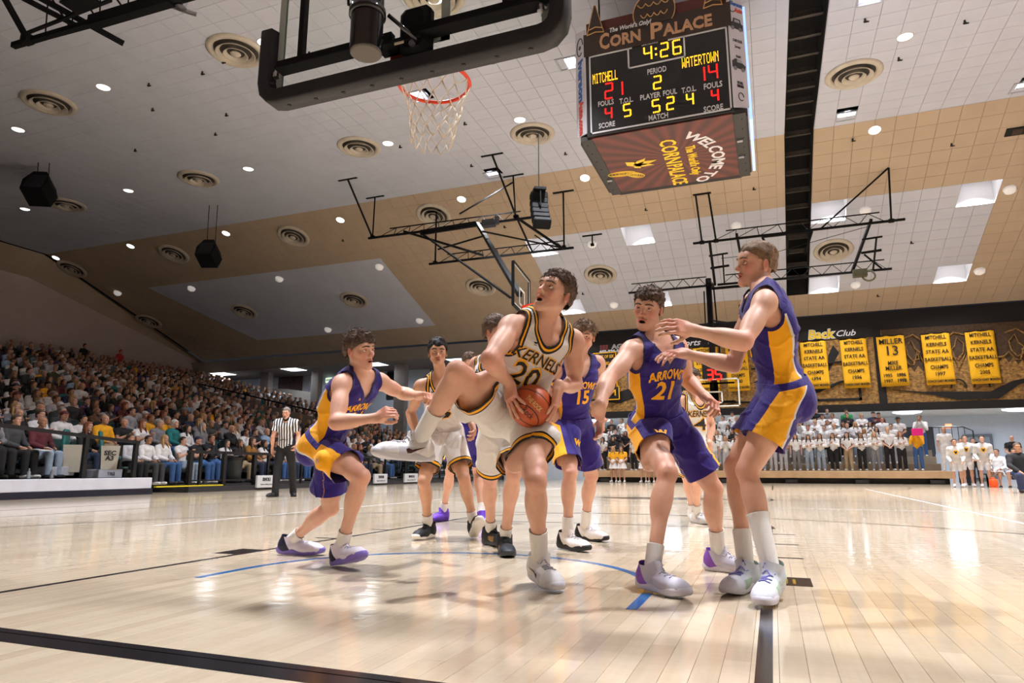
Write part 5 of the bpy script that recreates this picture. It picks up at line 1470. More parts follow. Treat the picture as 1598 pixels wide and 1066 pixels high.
def wob(P, amp, sc, seed=0):
    """cheap smooth noise"""
    rs = np.random.RandomState(seed); o = np.zeros(len(P))
    for i in range(6):
        k = rs.normal(size=3) * sc; o += np.sin(P @ k + rs.rand() * 6.28)
    return o * amp / 2.5
# ------------------------------------------------------------------ people
def hand_prims(b, tag_, w, d, n, side, s, curl=(.35, .4, .45, .5), spread=.12, thumb=.5, ball=None, flex=.5):
    """palm at wrist w pointing d, palm facing n; side +1 = right hand. curl per finger (radians per joint)"""
    d = unit(d); n = unit(n - d * np.dot(n, d))
    t = np.cross(d, n) * -side                      # towards the thumb
    t = unit(t)
    R = np.stack([t, n, d])
    def out(p):
        if ball is None: return p
        c, r = ball; v = p - c; L = np.linalg.norm(v)
        return c + v / L * max(r, 0) if True else p
    pc = w + d * .052 * s
    b.box(tag_, pc, R, A(.030, .007, .036) * s, .010 * s, .014)
    b.ell(tag_, w + (d * .04 + t * .026 + n * .006) * s, R, A(.017, .015, .03) * s, .014)
    b.cone(tag_, w - d * .02 * s, w + d * .03 * s, .0255 * s, .025 * s, .02)
    lens = [(.046, .029, .021), (.050, .032, .022), (.047, .030, .021), (.037, .022, .019)]
    offs = [.0305, .0105, -.0105, -.0295]; base = [.092, .096, .091, .081]
    for i in range(4):
        p = w + (d * base[i] + t * offs[i]) * s
        ax = unit(d + t * spread * (1.2 - i) * .8)
        ang = 0.0
        b.cone(tag_, w + (d * .05 + t * offs[i] * .8) * s, p, .0105 * s, .0105 * s, .012)
        rr = (.0100, .0092, .0084, .0074)
        if i == 3: rr = tuple(r_ * .88 for r_ in rr)
        for j, L in enumerate(lens[i]):
            ang += curl[i] * (.8, 1.1, .8)[j]
            q = p + (ax * math.cos(ang) + n * math.sin(ang)) * L * s
            if ball is not None:
                c, r = ball; v = q - c; q = c + unit(v) * (r + rr[j] * .8)
                q = p + unit(q - p) * L * s
            b.cone(tag_, p, q, rr[j] * s, rr[j + 1] * s, .006)
            p = q
    p = w + (d * .022 + t * .026 + n * .006) * s
    ax = unit(d * (.75) + t * (.75 - thumb * .3) + n * (.25 + thumb * .35))
    for j, (L, r0, r1) in enumerate(((.044, .0145, .0118), (.034, .0112, .0102), (.027, .0100, .0082))):
        q = p + ax * L * s
        if ball is not None:
            c, r = ball; v = q - c; q = c + unit(v) * (r + r1 * .8); q = p + unit(q - p) * L * s
        b.cone(tag_, p, q, r0 * s, r1 * s, .009)
        ax = unit(ax + (d * .35 - t * .25 * thumb + n * .2 * thumb)); p = q

def head_prims(b, H, R, s, mouth=0.0, neck_a=None):
    """H head centre, R rows right, forward, up; mouth = opening in m"""
    def g(x, y, z): return H + (R.T @ A(x, y, z)) * s
    I = R
    def el(c, r, k=.02, op=1, rot=None): b.ell('head', g(*c), I if rot is None else rot @ I, A(*r) * s, k * s, op)
    el((0, -.012, .036), (.074, .094, .082))
    el((0, .030, -.012), (.063, .064, .090), .03)
    for e in (-1, 1):
        b.cone('head', g(e * .049, .004, -.056), g(e * .014, .074, -.104), .017 * s, .016 * s, .026 * s)
        el((e * .044, .056, -.020), (.022, .024, .020), .022)
        b.cone('head', g(e * .010, .089, .027), g(e * .048, .070, .030), .0105 * s, .010 * s, .016 * s)
    el((0, .076, -.106), (.022, .020, .017), .02)
    el((0, .060, -.074), (.034, .034, .036), .02)
    el((0, .072, .045), (.05, .022, .03), .03)
    for e in (-1, 1):
        el((e * .033, .1015, .006), (.021, .021, .0145), .010, -1)
    b.cone('head', g(0, .086, .018), g(0, .112, -.026), .0080 * s, .0092 * s, .011 * s)
    el((0, .1115, -.030), (.0112, .011, .009), .008)
    for e in (-1, 1): el((e * .0125, .101, -.034), (.0085, .011, .0085), .007)
    for e in (-1, 1): el((e * .0065, .108, -.0425), (.0038, .006, .004), .003, -1)
    m = mouth
    b.cone('head', g(-.021, .089, -.0645), g(0, .0985, -.0605), .0048 * s, .0062 * s, .007 * s)
    b.cone('head', g(.021, .089, -.0645), g(0, .0985, -.0605), .0048 * s, .0062 * s, .007 * s)
    b.cone('head', g(-.018, .087, -.070 - m), g(0, .095, -.074 - m), .0055 * s, .0072 * s, .007 * s)
    b.cone('head', g(.018, .087, -.070 - m), g(0, .095, -.074 - m), .0055 * s, .0072 * s, .007 * s)
    el((0, .094, -.0675 - m * .5), (.019, .020, .0018 + m * .62), .003, -1)
    for e in (-1, 1):
        c = math.cos(.28); q = math.sin(.28)
        rot = np.array([[c, -e * q, 0], [e * q, c, 0], [0, 0, 1]])
        el((e * .077, -.012, -.006), (.0095, .019, .031), .006, 1, rot)
        el((e * .084, -.008, -.002), (.006, .011, .019), .004, -1, rot)
    if neck_a is not None:
        b.cone('neck', neck_a, g(0, -.022, -.045), .056 * s, .050 * s, .025)
        b.cone('neck', g(0, .014, -.070), neck_a + R[1] * .024 * s - R[2] * .0, .030 * s, .034 * s, .025)

def make_body(J, s, face, hup, hands, fat=0.0, mouth=0.0, simple=False, feet=True):
    """J joints -> Body and frames. face, hup: head forward and up"""
    b = Body()
    J = {k: A(*v) for k, v in J.items()}
    P, N, H = J['P'], J['N'], J['H']
    up = unit(N - P); T = np.linalg.norm(N - P)
    r = unit(J['sR'] - J['sL']); upc = unit(up - r * np.dot(up, r) * .85); C_ = frame(np.cross(upc, r), upc)
    rp = unit(J['hR'] - J['hL']); PF = frame(np.cross(up, rp), up)
    MF = frame(C_[1] + PF[1], up)
    L = lambda t: P + (N - P) * t
    def at(F, o, x, y, z): return o + F.T @ (A(x, y, z) * s)
    q = s
    b.ell('torso', at(PF, P, 0, -.005, .03), PF, A(.158, .108, .12) * q + fat, .05)
    for e in (-1, 1): b.ell('torso', at(PF, P, e * .075, -.042, -.045), PF, A(.084, .078, .095) * q, .05)
    b.ell('torso', at(MF, L(.38), 0, .0, 0), MF, A(.138, .096, .17) * q + fat, .06)
    b.ell('torso', at(C_, L(.70), 0, -.005, 0), C_, A(.158, .108, .19) * q + fat * .6, .06)
    for e in (-1, 1):
        b.ell('torso', at(C_, L(.78), e * .075, .068, 0), C_, A(.078, .042, .06) * q, .04)
        b.ell('torso', at(C_, L(.64), e * .115, -.025, 0), C_, A(.052, .075, .13) * q, .05)
        S = J['sR' if e > 0 else 'sL']
        b.cone('torso', at(C_, N, e * .035, -.02, .012), S + C_.T @ (A(-e * .02, -.01, .004) * q), .044 * q, .046 * q, .045)
        b.ell('torso', at(C_, N, e * .09, .045, -.035), C_, A(.085, .02, .022) * q, .03)
    R = frame(face, hup)
    head_prims(b, H, R, s * 1.0, mouth, at(C_, N, 0, -.012, -.01))
    for e, sd in ((1, 'R'), (-1, 'L')):
        S, E, W = J['s' + sd], J['e' + sd], J['w' + sd]
        ua = unit(E - S); fa = unit(W - E)
        b.ell('shoulder', S + (C_[0] * e * .012 - ua * -.012) * q, frame(np.cross(ua, A(.3, .5, .8)), ua), A(.058, .058, .075) * q, .045)
        b.cone('arm', S, E, .050 * q, .041 * q, .03)
        b.ell('arm', S + (E - S) * .5 + C_[1] * .008 * q, frame(np.cross(ua, A(.3, .5, .8)), ua), A(.047, .050, .1) * q, .03)
        b.cone('arm', E, W, .041 * q, .0275 * q, .02)
        b.ell('arm', E + (W - E) * .25, frame(np.cross(fa, A(.3, .5, .8)), fa), A(.046, .043, .09) * q, .03)
        hd = hands.get(sd) if hands else None
        if hd:
            b.cone('arm', W - fa * .03, W, .0275 * q, .026 * q, .01)
            hand_prims(b, 'hand' + sd, W, J['m' + sd] - W, hd.get('palm', A(0, 0, -1)), e, s * .98, **{k: v for k, v in hd.items() if k != 'palm'})
        else:
            b.ell('hand', W + fa * .075 * q, frame(np.cross(fa, A(.3, .5, .8)), fa), A(.034, .022, .085) * q, .02)
        Hp, K, An = J['h' + sd], J['k' + sd], J['a' + sd]
        fd = unit(J['f' + sd]) if 'f' + sd in J else PF[1]
        th = unit(K - Hp); sh = unit(An - K)
        kn = unit(fd - sh * np.dot(fd, sh))
        b.cone('leg', Hp, K, .088 * q, .052 * q, .05)
        b.ell('leg', Hp + (K - Hp) * .45 + kn * .012 * q, frame(kn, th), A(.072, .076, .17) * q, .04)
        b.ell('leg', Hp + (K - Hp) * .82 + kn * .01 * q, frame(kn, th), A(.055, .054, .07) * q, .03)
        b.ell('leg', K + kn * .014 * q, frame(kn, sh), A(.046, .045, .052) * q, .025)
        b.cone('leg', K, An, .048 * q, .0335 * q, .02)
        b.ell('leg', K + (An - K) * .30 - kn * .024 * q, frame(kn, sh), A(.051, .046, .115) * q, .03)
        b.ell('leg', K + (An - K) * .25 + kn * .004 * q, frame(kn, sh), A(.046, .043, .11) * q, .03)
        if feet:
            hu = unit(np.cross(np.cross(fd, A(0, 0, 1)), fd)) if abs(fd[2]) < .95 else A(0, 1, 0)
            b.cone('foot', An - hu * .03 * q, An + fd * .1 * q - hu * .062 * q, .034 * q, .026 * q, .02)
    return b, J, dict(C=C_, P=PF, M=MF, H=R, up=up)

def skin_attr(V, H, R, s, J):
    """per-vertex 'flush' (lips, ears, knuckles) and 'brow' masks in head space"""
    q = (V - H) @ R.T / s
    ax = np.abs(q[:, 0])
    lip = np.exp(-((q[:, 2] + .068) / .012) ** 2 - (ax / .022) ** 4) * (q[:, 1] > .075)
    ear = np.exp(-((q[:, 2] + .004) / .026) ** 4 - ((q[:, 1] + .012) / .02) ** 4) * np.clip((ax - .069) / .009, 0, 1) * .55
    ck = np.exp(-((q[:, 2] + .03) / .03) ** 2 - ((ax - .045) / .022) ** 2) * (q[:, 1] > .03) * .45
    ns = np.exp(-((q[:, 2] + .028) / .016) ** 2 - (ax / .016) ** 2) * (q[:, 1] > .1) * .45
    fl = np.clip(lip + ear + ck + ns, 0, 1)
    for k in ('eL', 'eR', 'kL', 'kR', 'mL', 'mR'):
        if k in J: fl = np.maximum(fl, .45 * np.exp(-(np.linalg.norm(V - J[k], axis=1) / .055) ** 2))
    mo = (np.abs(q[:, 0]) < .02) & (q[:, 1] > .05) & (q[:, 1] < .0905) & (q[:, 2] < -.058) & (q[:, 2] > -.105)
    inner = mo & (np.abs(q[:, 0]) < .017)
    return fl, inner.astype(float)

def skin_mat(name, rgb, flush=(196, 104, 88)):
    if name in MATS: return MATS[name]
    m = bpy.data.materials.new(name); m.use_nodes = True
    nt = m.node_tree; N = nt.nodes; L = nt.links; b = N['Principled BSDF']
    at = N.new('ShaderNodeAttribute'); at.attribute_name = 'flush'
    a2 = N.new('ShaderNodeAttribute'); a2.attribute_name = 'inner'
    tc = N.new('ShaderNodeTexCoord'); n = N.new('ShaderNodeTexNoise'); n.inputs['Scale'].default_value = 16; n.inputs['Detail'].default_value = 6; L.new(tc.outputs['Object'], n.inputs['Vector'])
    ad = N.new('ShaderNodeMath'); ad.operation = 'MULTIPLY_ADD'; L.new(n.outputs['Fac'], ad.inputs[0]); ad.inputs[1].default_value = .55; ad.inputs[2].default_value = -.17
    a3 = N.new('ShaderNodeMath'); a3.operation = 'ADD'; a3.use_clamp = True; L.new(ad.outputs[0], a3.inputs[0]); L.new(at.outputs['Fac'], a3.inputs[1])
    mx = N.new('ShaderNodeMix'); mx.data_type = 'RGBA'; mx.inputs['A'].default_value = lin(rgb); mx.inputs['B'].default_value = lin(flush); L.new(a3.outputs[0], mx.inputs['Factor'])
    m2 = N.new('ShaderNodeMix'); m2.data_type = 'RGBA'; m2.inputs['B'].default_value = lin((50, 16, 16)); L.new(mx.outputs['Result'], m2.inputs['A']); L.new(a2.outputs['Fac'], m2.inputs['Factor'])
    L.new(m2.outputs['Result'], b.inputs['Base Color'])
    b.inputs['Roughness'].default_value = .48; b.inputs['Specular IOR Level'].default_value = .4
    b.inputs['Subsurface Weight'].default_value = .0
    bp = N.new('ShaderNodeBump'); bp.inputs['Strength'].default_value = .12; bp.inputs['Distance'].default_value = .003
    n3 = N.new('ShaderNodeTexNoise'); n3.inputs['Scale'].default_value = 190; L.new(tc.outputs['Object'], n3.inputs['Vector']); L.new(n3.outputs['Fac'], bp.inputs['Height']); L.new(bp.outputs['Normal'], b.inputs['Normal'])
    MATS[name] = m; return m

def multi_res(b, h, fine, hf):
    """body surface at h, with spheres (centre, radius) resolved at hf; seams coincide"""
    V, Q = surface(b, h)
    for c, r in fine:
        d = np.linalg.norm(V - c, axis=1)
        Q = Q[~(d[Q] < r).all(1)]
    Vs, Qs = [V], [Q]; o = len(V)
    for c, r in fine:
        v, q = surface(b, hf, lo=c - r - .01, hi=c + r + .01)
        d = np.linalg.norm(v - c, axis=1)
        q = q[(d[q] < r + h * .8).all(1)]
        Vs.append(v); Qs.append(q + o); o += len(v)
    V, Q = np.concatenate(Vs), np.concatenate(Qs)
    used = np.unique(Q); mp = np.full(len(V), -1); mp[used] = np.arange(len(used))
    return V[used], mp[Q]

def hair_obj(parent, H, R, s, style, mat, seed=1, name='hair'):
    """cap of hair over the skull with tufts; style: dict(top, side, nape, fringe, tuft)"""
    st = dict(top=.022, side=.008, nape=-.035, fringe=.062, tuft=260, tlen=.03, part=0, curl=0); st.update(style)
    b = Body()
    g = lambda x, y, z: H + (R.T @ A(x, y, z)) * s
    t, sd = st['top'], st['side']
    b.ell('h', g(0, -.012, .038), R, A(.074 + sd, .095 + sd, .082 + sd * .6) * s, .02)
    b.ell('h', g(0, -.005 + st['part'], .062), R, A(.070 + sd * .8, .090 + sd, .060 + t) * s, .03)
    b.ell('h', g(0, -.045, -.012), R, A(.062 + sd, .056 + sd, .062) * s, .03)
    V, Q = surface(b, .007 * s if s > .5 else .01, warp=lambda P: wob(P, .0035 * (1 + st['curl']), 85, seed))
    T = tris(Q); q = (V - H) @ R.T / s
    ax = np.abs(q[:, 0]); y = q[:, 1]; z = q[:, 2]
    # hairline: fringe at the forehead, in front of the ear, round behind it, nape
    line_ = np.where(y > .035, st['fringe'] - .010 * np.cos(ax * 40) - np.maximum(ax - .045, 0) * 1.2,
             np.where(y > .004, np.interp(y, [.004, .035], [-.012, st['fringe'] - .028]),
             np.where(y > -.034, .024, np.interp(y, [-.07, -.034], [st['nape'], -.02]))))
    f = z - line_ + wob(V, .003, 160, seed + 3)
    V2, T2, _ = clip(V, T, f)
    rs = np.random.RandomState(seed)
    # tufts, lying forward and outward on top, downward at the sides
    k = int(st['tuft'] * 1.7)
    if k and len(V2):
        n3 = np.cross(V2[T2[:, 1]] - V2[T2[:, 0]], V2[T2[:, 2]] - V2[T2[:, 0]])
        ar = np.linalg.norm(n3, axis=1); cen = V2[T2].mean(1); nn = n3 / (ar[:, None] + 1e-12)
        qc = (cen - H) @ R.T / s
        wgt = ar * np.where(qc[:, 2] > .045, 2.2, .8)
        pick = rs.choice(len(T2), k, p=wgt / wgt.sum())
        vs, fs = [], []; o = len(V2)
        for i in pick:
            c, n_ = cen[i], nn[i]; top = qc[i, 2] > .045
            flow = R.T @ (A(rs.normal() * .32, .8 + rs.normal() * .2, .12) if top else A(0, -.25, -1) + rs.normal(size=3) * .15)
            flow = flow - n_ * np.dot(flow, n_)
            d = unit(unit(flow) + n_ * (.12 + .28 * rs.rand() if top else .06))
            if st['curl']: d = unit(d + rs.normal(size=3) * st['curl'])
            L_ = (st['tlen'] if top else st['tlen'] * .45) * (.6 + .8 * rs.rand()) * s
            w = (.0026 if top else .002) * s * (1 + .6 * rs.rand())
            e1 = unit(np.cross(d, n_)); e2 = np.cross(e1, d)
            p0 = c - n_ * .004 * s
            mid = p0 + d * L_ * .55
            tip = p0 + d * L_ - n_ * L_ * .12 + (R.T @ A(0, 0, -.1)) * L_
            vs += [p0 + e1 * w, p0 + e2 * w, p0 - e1 * w, mid + e1 * w * .9, mid + e2 * w * .9, mid - e1 * w * .9, tip]
            fs += [(o, o + 1, o + 4), (o, o + 4, o + 3), (o + 1, o + 2, o + 5), (o + 1, o + 5, o + 4), (o + 2, o, o + 3), (o + 2, o + 3, o + 5), (o + 3, o + 4, o + 6), (o + 4, o + 5, o + 6), (o + 5, o + 3, o + 6)]
            o += 7
        V2 = np.concatenate([V2, np.array(vs)]); T2 = np.concatenate([T2, np.array(fs)])
    return np_obj(name, V2, T2, mat, parent)
def hair_mat(name, rgb):
    return M(name, rgb, .62, spec=.25, noise=.35, nscale=60, bump=.5, bscale=140)
def brows_obj(parent, H, R, s, mat, body, lift=0):
    """eyebrows laid on the brow ridge"""
    ys = np.linspace(.13, .04, 91)
    def g(x, z):
        P = H + (np.stack([np.full(91, x), ys, np.full(91, z)], -1) * s) @ R
        d = body.eval(P); i = int(np.argmax(d < 0)); return P[i] + R[1] * .001 * s
    b = Body()
    for e in (-1, 1):
        pts = [(.013, .0262), (.024, .0292), (.036, .0302), (.047, .0275), (.056, .0225)]; rr = [.0038, .0046, .0046, .0038, .0022]
        w = [g(e * x, z + lift) for x, z in pts]
        for i in range(4): b.cone('b', w[i], w[i + 1], rr[i] * s, rr[i + 1] * s, .004)
    V, Q = surface(b, .0024)
    return np_obj('eyebrows', V, Q, mat, parent)
def eye_mat():
    if 'eye' in MATS: return MATS['eye']
    m = bpy.data.materials.new('eye'); m.use_nodes = True; nt = m.node_tree; N = nt.nodes; L = nt.links; b = N['Principled BSDF']
    at = N.new('ShaderNodeAttribute'); at.attribute_name = 'iris'
    r = ramp_mix(nt, at.outputs['Fac'], [(0, (16, 14, 14)), (.17, (84, 62, 44)), (.42, (40, 30, 26)), (.46, (226, 218, 214))])
    L.new(r.outputs[0], b.inputs['Base Color']); b.inputs['Roughness'].default_value = .12
    MATS['eye'] = m; return m
def eyes_obj(parent, H, R, s, look):
    """two eyeballs and lids; look = world direction of gaze"""
    g = lambda x, y, z: H + (R.T @ A(x, y, z)) * s
    lk = unit(look)
    for e in (-1, 1):
        c = g(e * .0325, .0765, .0055); m = MB(); m.lathe([(.0136 * s * math.sin(a), .0136 * s * math.cos(a)) for a in [math.pi * i / 14 for i in range(15)]], n=18, R=rot_to(lk), c=c, cap=False)
        V = np.array(m.v); iris = np.arccos(np.clip(((V - c) @ lk) / (.0142 * s), -1, 1)) / 1.35
        me = m.mesh('eye', eye_mat(), True); at = me.attributes.new('iris', 'FLOAT', 'POINT'); at.data.foreach_set('value', np.clip(iris, 0, 1).astype(np.float32))
        link(bpy.data.objects.new('eye', me), parent)
def lids(b, H, R, s, squint=.5):
    g = lambda x, y, z: H + (R.T @ A(x, y, z)) * s
    for e in (-1, 1):
        c = g(e * .0325, .0765, .0055)
        for up_, rr in ((1, .0030), (-1, .0024)):
            pts = []
            for t in (-1, -.6, -.2, .2, .6, 1):
                x = .0155 * t; z = (.0072 * (1 - t * t) if up_ > 0 else -.0062 * (1 - t * t)) + .0004
                y = math.sqrt(max(.0150 ** 2 - (x * .75) ** 2 - z * z, 1e-6)) - .0006
                pts.append(c + R.T @ (A(e * x, y, z) * s))
            for p, q in zip(pts, pts[1:]): b.cone('head', p, q, rr * s, rr * s, .003)
# ------------------------------------------------------------------ kit: jerseys, shorts, socks, shoes, lettering
def attr_mat(name, build, rough=.75, bump=.25, bscale=260, sheen=.15):
    if name in MATS: return MATS[name]
    m = bpy.data.materials.new(name); m.use_nodes = True; nt = m.node_tree; b = nt.nodes['Principled BSDF']
    nt.links.new(build(nt), b.inputs['Base Color'])
    b.inputs['Roughness'].default_value = rough; b.inputs['Sheen Weight'].default_value = sheen; b.inputs['Specular IOR Level'].default_value = .3
    tc = nt.nodes.new('ShaderNodeTexCoord'); n = nt.nodes.new('ShaderNodeTexNoise'); n.inputs['Scale'].default_value = bscale; nt.links.new(tc.outputs['Object'], n.inputs['Vector'])
    n2 = nt.nodes.new('ShaderNodeTexNoise'); n2.inputs['Scale'].default_value = 14; n2.inputs['Detail'].default_value = 3; n2.inputs['Distortion'].default_value = 1.2; nt.links.new(tc.outputs['Object'], n2.inputs['Vector'])
    ad = nt.nodes.new('ShaderNodeMath'); ad.operation = 'MULTIPLY_ADD'; ad.inputs[1].default_value = .12; nt.links.new(n.outputs['Fac'], ad.inputs[0]); nt.links.new(n2.outputs['Fac'], ad.inputs[2])
    bp = nt.nodes.new('ShaderNodeBump'); bp.inputs['Strength'].default_value = bump; bp.inputs['Distance'].default_value = .03; nt.links.new(ad.outputs[0], bp.inputs['Height']); nt.links.new(bp.outputs['Normal'], b.inputs['Normal'])
    MATS[name] = m; return m
def A_(nt, nm):
    a = nt.nodes.new('ShaderNodeAttribute'); a.attribute_name = nm; return a.outputs['Fac']
def scaled(nt, s, mul, add=0):
    m = nt.nodes.new('ShaderNodeMath'); m.operation = 'MULTIPLY_ADD'; nt.links.new(s, m.inputs[0]); m.inputs[1].default_value = mul; m.inputs[2].default_value = add; return m.outputs[0]
def gate(nt, s, lo, hi):
    a = nt.nodes.new('ShaderNodeMath'); a.operation = 'GREATER_THAN'; nt.links.new(s, a.inputs[0]); a.inputs[1].default_value = lo
    b = nt.nodes.new('ShaderNodeMath'); b.operation = 'LESS_THAN'; nt.links.new(s, b.inputs[0]); b.inputs[1].default_value = hi
    c = nt.nodes.new('ShaderNodeMath'); c.operation = 'MULTIPLY'; nt.links.new(a.outputs[0], c.inputs[0]); nt.links.new(b.outputs[0], c.inputs[1]); return c.outputs[0]
def mix_(nt, f, a, b):
    m = nt.nodes.new('ShaderNodeMix'); m.data_type = 'RGBA'; nt.links.new(f, m.inputs['Factor'])
    for k, v in (('A', a), ('B', b)):
        if isinstance(v, tuple): m.inputs[k].default_value = lin(v)
        else: nt.links.new(v, m.inputs[k])
    return m.outputs['Result']
FS = 1.14
PURPLE, GOLD, WHITE, INK = (41, 22, 114), (246, 172, 12), (226, 222, 218), (22, 20, 20)
def mat_white_jersey():
    return attr_mat('white_jersey', lambda nt: ramp_mix(nt, scaled(nt, A_(nt, 'edge'), 10), [(0, INK), (.10, GOLD), (.19, INK), (.29, WHITE)]).outputs[0])
def mat_purple_jersey():
    def f(nt):
        p = A_(nt, 'pan')
 
        lo = gate(nt, A_(nt, 'low'), .145, 9)
        def both(x):
            m = nt.nodes.new('ShaderNodeMath'); m.operation = 'MULTIPLY'; nt.links.new(x, m.inputs[0]); nt.links.new(lo, m.inputs[1]); return m.outputs[0]
        c = mix_(nt, both(gate(nt, p, -1.26, 1.0)), PURPLE, WHITE)
        c = mix_(nt, both(gate(nt, p, -1.0, 1.0)), c, GOLD)
        e = mix_(nt, gate(nt, A_(nt, 'edge'), -1, .016), c, (30, 16, 88))
        return e
    return attr_mat('purple_jersey', f)
def mat_white_shorts():
    return attr_mat('white_shorts', lambda nt: ramp_mix(nt, scaled(nt, A_(nt, 'hem'), 10), [(0, INK), (.15, GOLD), (.35, INK), (.45, WHITE)]).outputs[0])
def mat_purple_shorts():
    def f(nt):
        p = A_(nt, 'pan')
        c = mix_(nt, gate(nt, p, -1.22, 1.0), PURPLE, WHITE)
        c = mix_(nt, gate(nt, p, -1.0, 1.0), c, GOLD)
        return mix_(nt, gate(nt, A_(nt, 'waist'), -1, .035), c, PURPLE)
    return attr_mat('purple_shorts', f)

def push_out(b, V, gap):
    d = b.eval(V); m = d < gap
    if m.any():
        g = b.grad(V[m]); V = V.copy(); V[m] += g * (gap - d[m])[:, None]
    return V
def folds(V, F, amp, k, seed, up):
    """cloth folds running roughly across 'up'"""
    n = np.zeros_like(V)
    T = F; c = np.cross(V[T[:, 1]] - V[T[:, 0]], V[T[:, 2]] - V[T[:, 0]])
    for i in range(3): np.add.at(n, T[:, i], c)
    n /= np.linalg.norm(n, axis=1, keepdims=True) + 1e-12
    P = V + up * (V @ up)[:, None] * 0.6
    w = wob(P, amp * .7, k, seed) + wob(P, amp * .35, k * 2.3, seed + 1)
    g = wob(P, 1.0, k * 1.15, seed + 7); w = w + amp * 1.5 * np.maximum(0, 1 - np.abs(g) * 2.6) ** 1.5 - amp * .3
    return V + n * w[:, None]
def jersey(b, J, F, s, mat, parent, style='scoop', h=.0105, seed=1, loose=.014, label=None, sleeve=None, hem=-.03):
    C = F['C']; N = J['N']; P = J['P']; up = F['up']
    base = b.only('torso')
    if sleeve: base = b.only('torso', 'shoulder', 'arm')
    V, Q = surface(base, h, off=loose)
    V = relax(V, Q, 2); T = tris(Q)
    q = (V - N) @ C.T / s; x, y, z = q[:, 0], q[:, 1], q[:, 2]
    fa = np.full(len(V), 1.0)
    for e, sd in ((1, 'R'), (-1, 'L')):
        S = J['s' + sd]
        if sleeve:
            E = J['e' + sd]; u = unit(E - S); t = (V - S) @ u
            lat = np.linalg.norm(V - S - t[:, None] * u, axis=1)
            f = np.where(lat < .1 * s, sleeve * np.linalg.norm(E - S) - t, 1.0)
            # forearms are cut away wholly
            E2 = J['w' + sd]; u2 = unit(E2 - E); t2 = np.clip((V - E) @ u2, 0, 1); l2 = np.linalg.norm(V - E - t2[:, None] * u2, axis=1)
            f = np.where((l2 < .085 * s) & (t2 > .02), -.05, f)
        else:
            a = S + C.T @ (A(e * .034, 0, .07) * s); c = S + C.T @ (A(e * .030, .0, -.062) * s); ab = c - a
            t = np.clip(((V - a) @ ab) / (ab @ ab), 0, 1)
            f = np.linalg.norm(V - a - t[:, None] * ab, axis=1) - .086 * s
        fa = np.minimum(fa, f)
    if style == 'scoop': fr = (np.sqrt((x / .084) ** 2 + ((z - .03) / .145) ** 2) - 1) * .095
    elif style == 'vee': fr = (-.128 + 1.5 * np.abs(x) - z) / 1.8
    else: fr = (np.sqrt((x / .07) ** 2 + ((z - .03) / .07) ** 2) - 1) * .07
    bk = (np.sqrt((x / .082) ** 2 + ((z - .035) / .055) ** 2) - 1) * .06
    w = np.clip((y + .02) / .04, 0, 1); fn = bk * (1 - w) + fr * w
    fh = (V - P) @ up - hem * s
    edge = np.minimum(fa if not sleeve else np.full(len(V), 1.0), np.minimum(fn, 1.0) * s)
    th = np.arctan2(y + .01, np.abs(x)); arc_ = th * .135
    pan = arc_ / (.036 + .085 * np.clip(-z - .17, 0, .4))
    V2, T2, at = clip(V, T, np.minimum(np.minimum(fa, fn * s), fh), dict(edge=edge, pan=pan, low=np.clip(-z, -1, 1)))
    V2 = folds(V2, T2, .0055, 13, seed, up)
    V2 = push_out(b.without('foot'), V2, .006)
    o = np_obj('jersey', V2, T2, mat, parent, {k: at[k] for k in ('edge', 'pan', 'low')}, solid=.004)
    if label: o['label'] = label
    return o, V2, T2
def shorts(b, J, F, s, mat, parent, hemR=.30, hemL=.30, h=.0115, seed=4, waist=.075, flare=1.0, label=None, name='shorts'):
    P, up, PF = J['P'], F['up'], F['P']
    sb_ = Body()
    sb_.ell('s', P + PF.T @ (A(0, -.004, .02) * s), PF, A(.170, .122, .12) * s, .05)
    for e in (-1, 1): sb_.ell('s', P + PF.T @ (A(e * .075, -.045, -.04) * s), PF, A(.090, .084, .10) * s, .05)
    axes = []
    for e, sd, hm in ((1, 'R', hemR), (-1, 'L', hemL)):
        Hp, K = J['h' + sd], J['k' + sd]; th = unit(K - Hp)
        drop = A(0, 0, -.012) if abs(th[2]) < .75 else A(0, 0, 0)
        sb_.cone('s', Hp + PF[0] * e * .008, Hp + th * (hm + .14) * s + drop, .098 * s, .118 * s * flare, .045)
        axes.append((Hp, th, hm * s, e))
    V, Q = surface(sb_, h, off=.004)
    V = relax(V, Q, 2); T = tris(Q)
    best = None
    for Hp, th, hm, e in axes:
        t = (V - Hp) @ th; tc = np.clip(t, 0, .6)
        d = np.linalg.norm(V - Hp - tc[:, None] * th, axis=1)
        lat = unit(PF[0] * e - th * np.dot(PF[0] * e, th)); fw_ = -e * np.cross(th, lat)
        v = V - Hp - t[:, None] * th
        ang = np.arctan2(v @ fw_, v @ lat) * .115
        pan = (ang - .012) / (.058 + .10 * np.clip(t, 0, .4))
        hemd = hm - t
        if best is None: best = (d, hemd, pan, t)
        else:
            m = d < best[0]
            best = (np.where(m, d, best[0]), np.where(m, hemd, best[1]), np.where(m, pan, best[2]), np.where(m, t, best[3]))
    d, hemd, pan, tn = best
    wst = waist * s - (V - P) @ up
    wst = np.maximum(wst, np.minimum((tn - .075) * 2, (.165 - d) * 2))
    f = np.minimum(hemd, wst)
    V2, T2, at = clip(V, T, f, dict(hem=np.clip(hemd, -1, .5), pan=pan, waist=np.clip(wst, -1, .5)))
    V2 = folds(V2, T2, .006, 11, seed, up)
    V2 = push_out(b.without('arm', 'shoulder', 'foot', 'handL', 'handR'), V2, .012)
    V2 = push_out(b.only('torso'), V2, .022)
    o = np_obj(name, V2, T2, mat, parent, at, solid=.004)
    if label: o['label'] = label
    return o, V2, T2
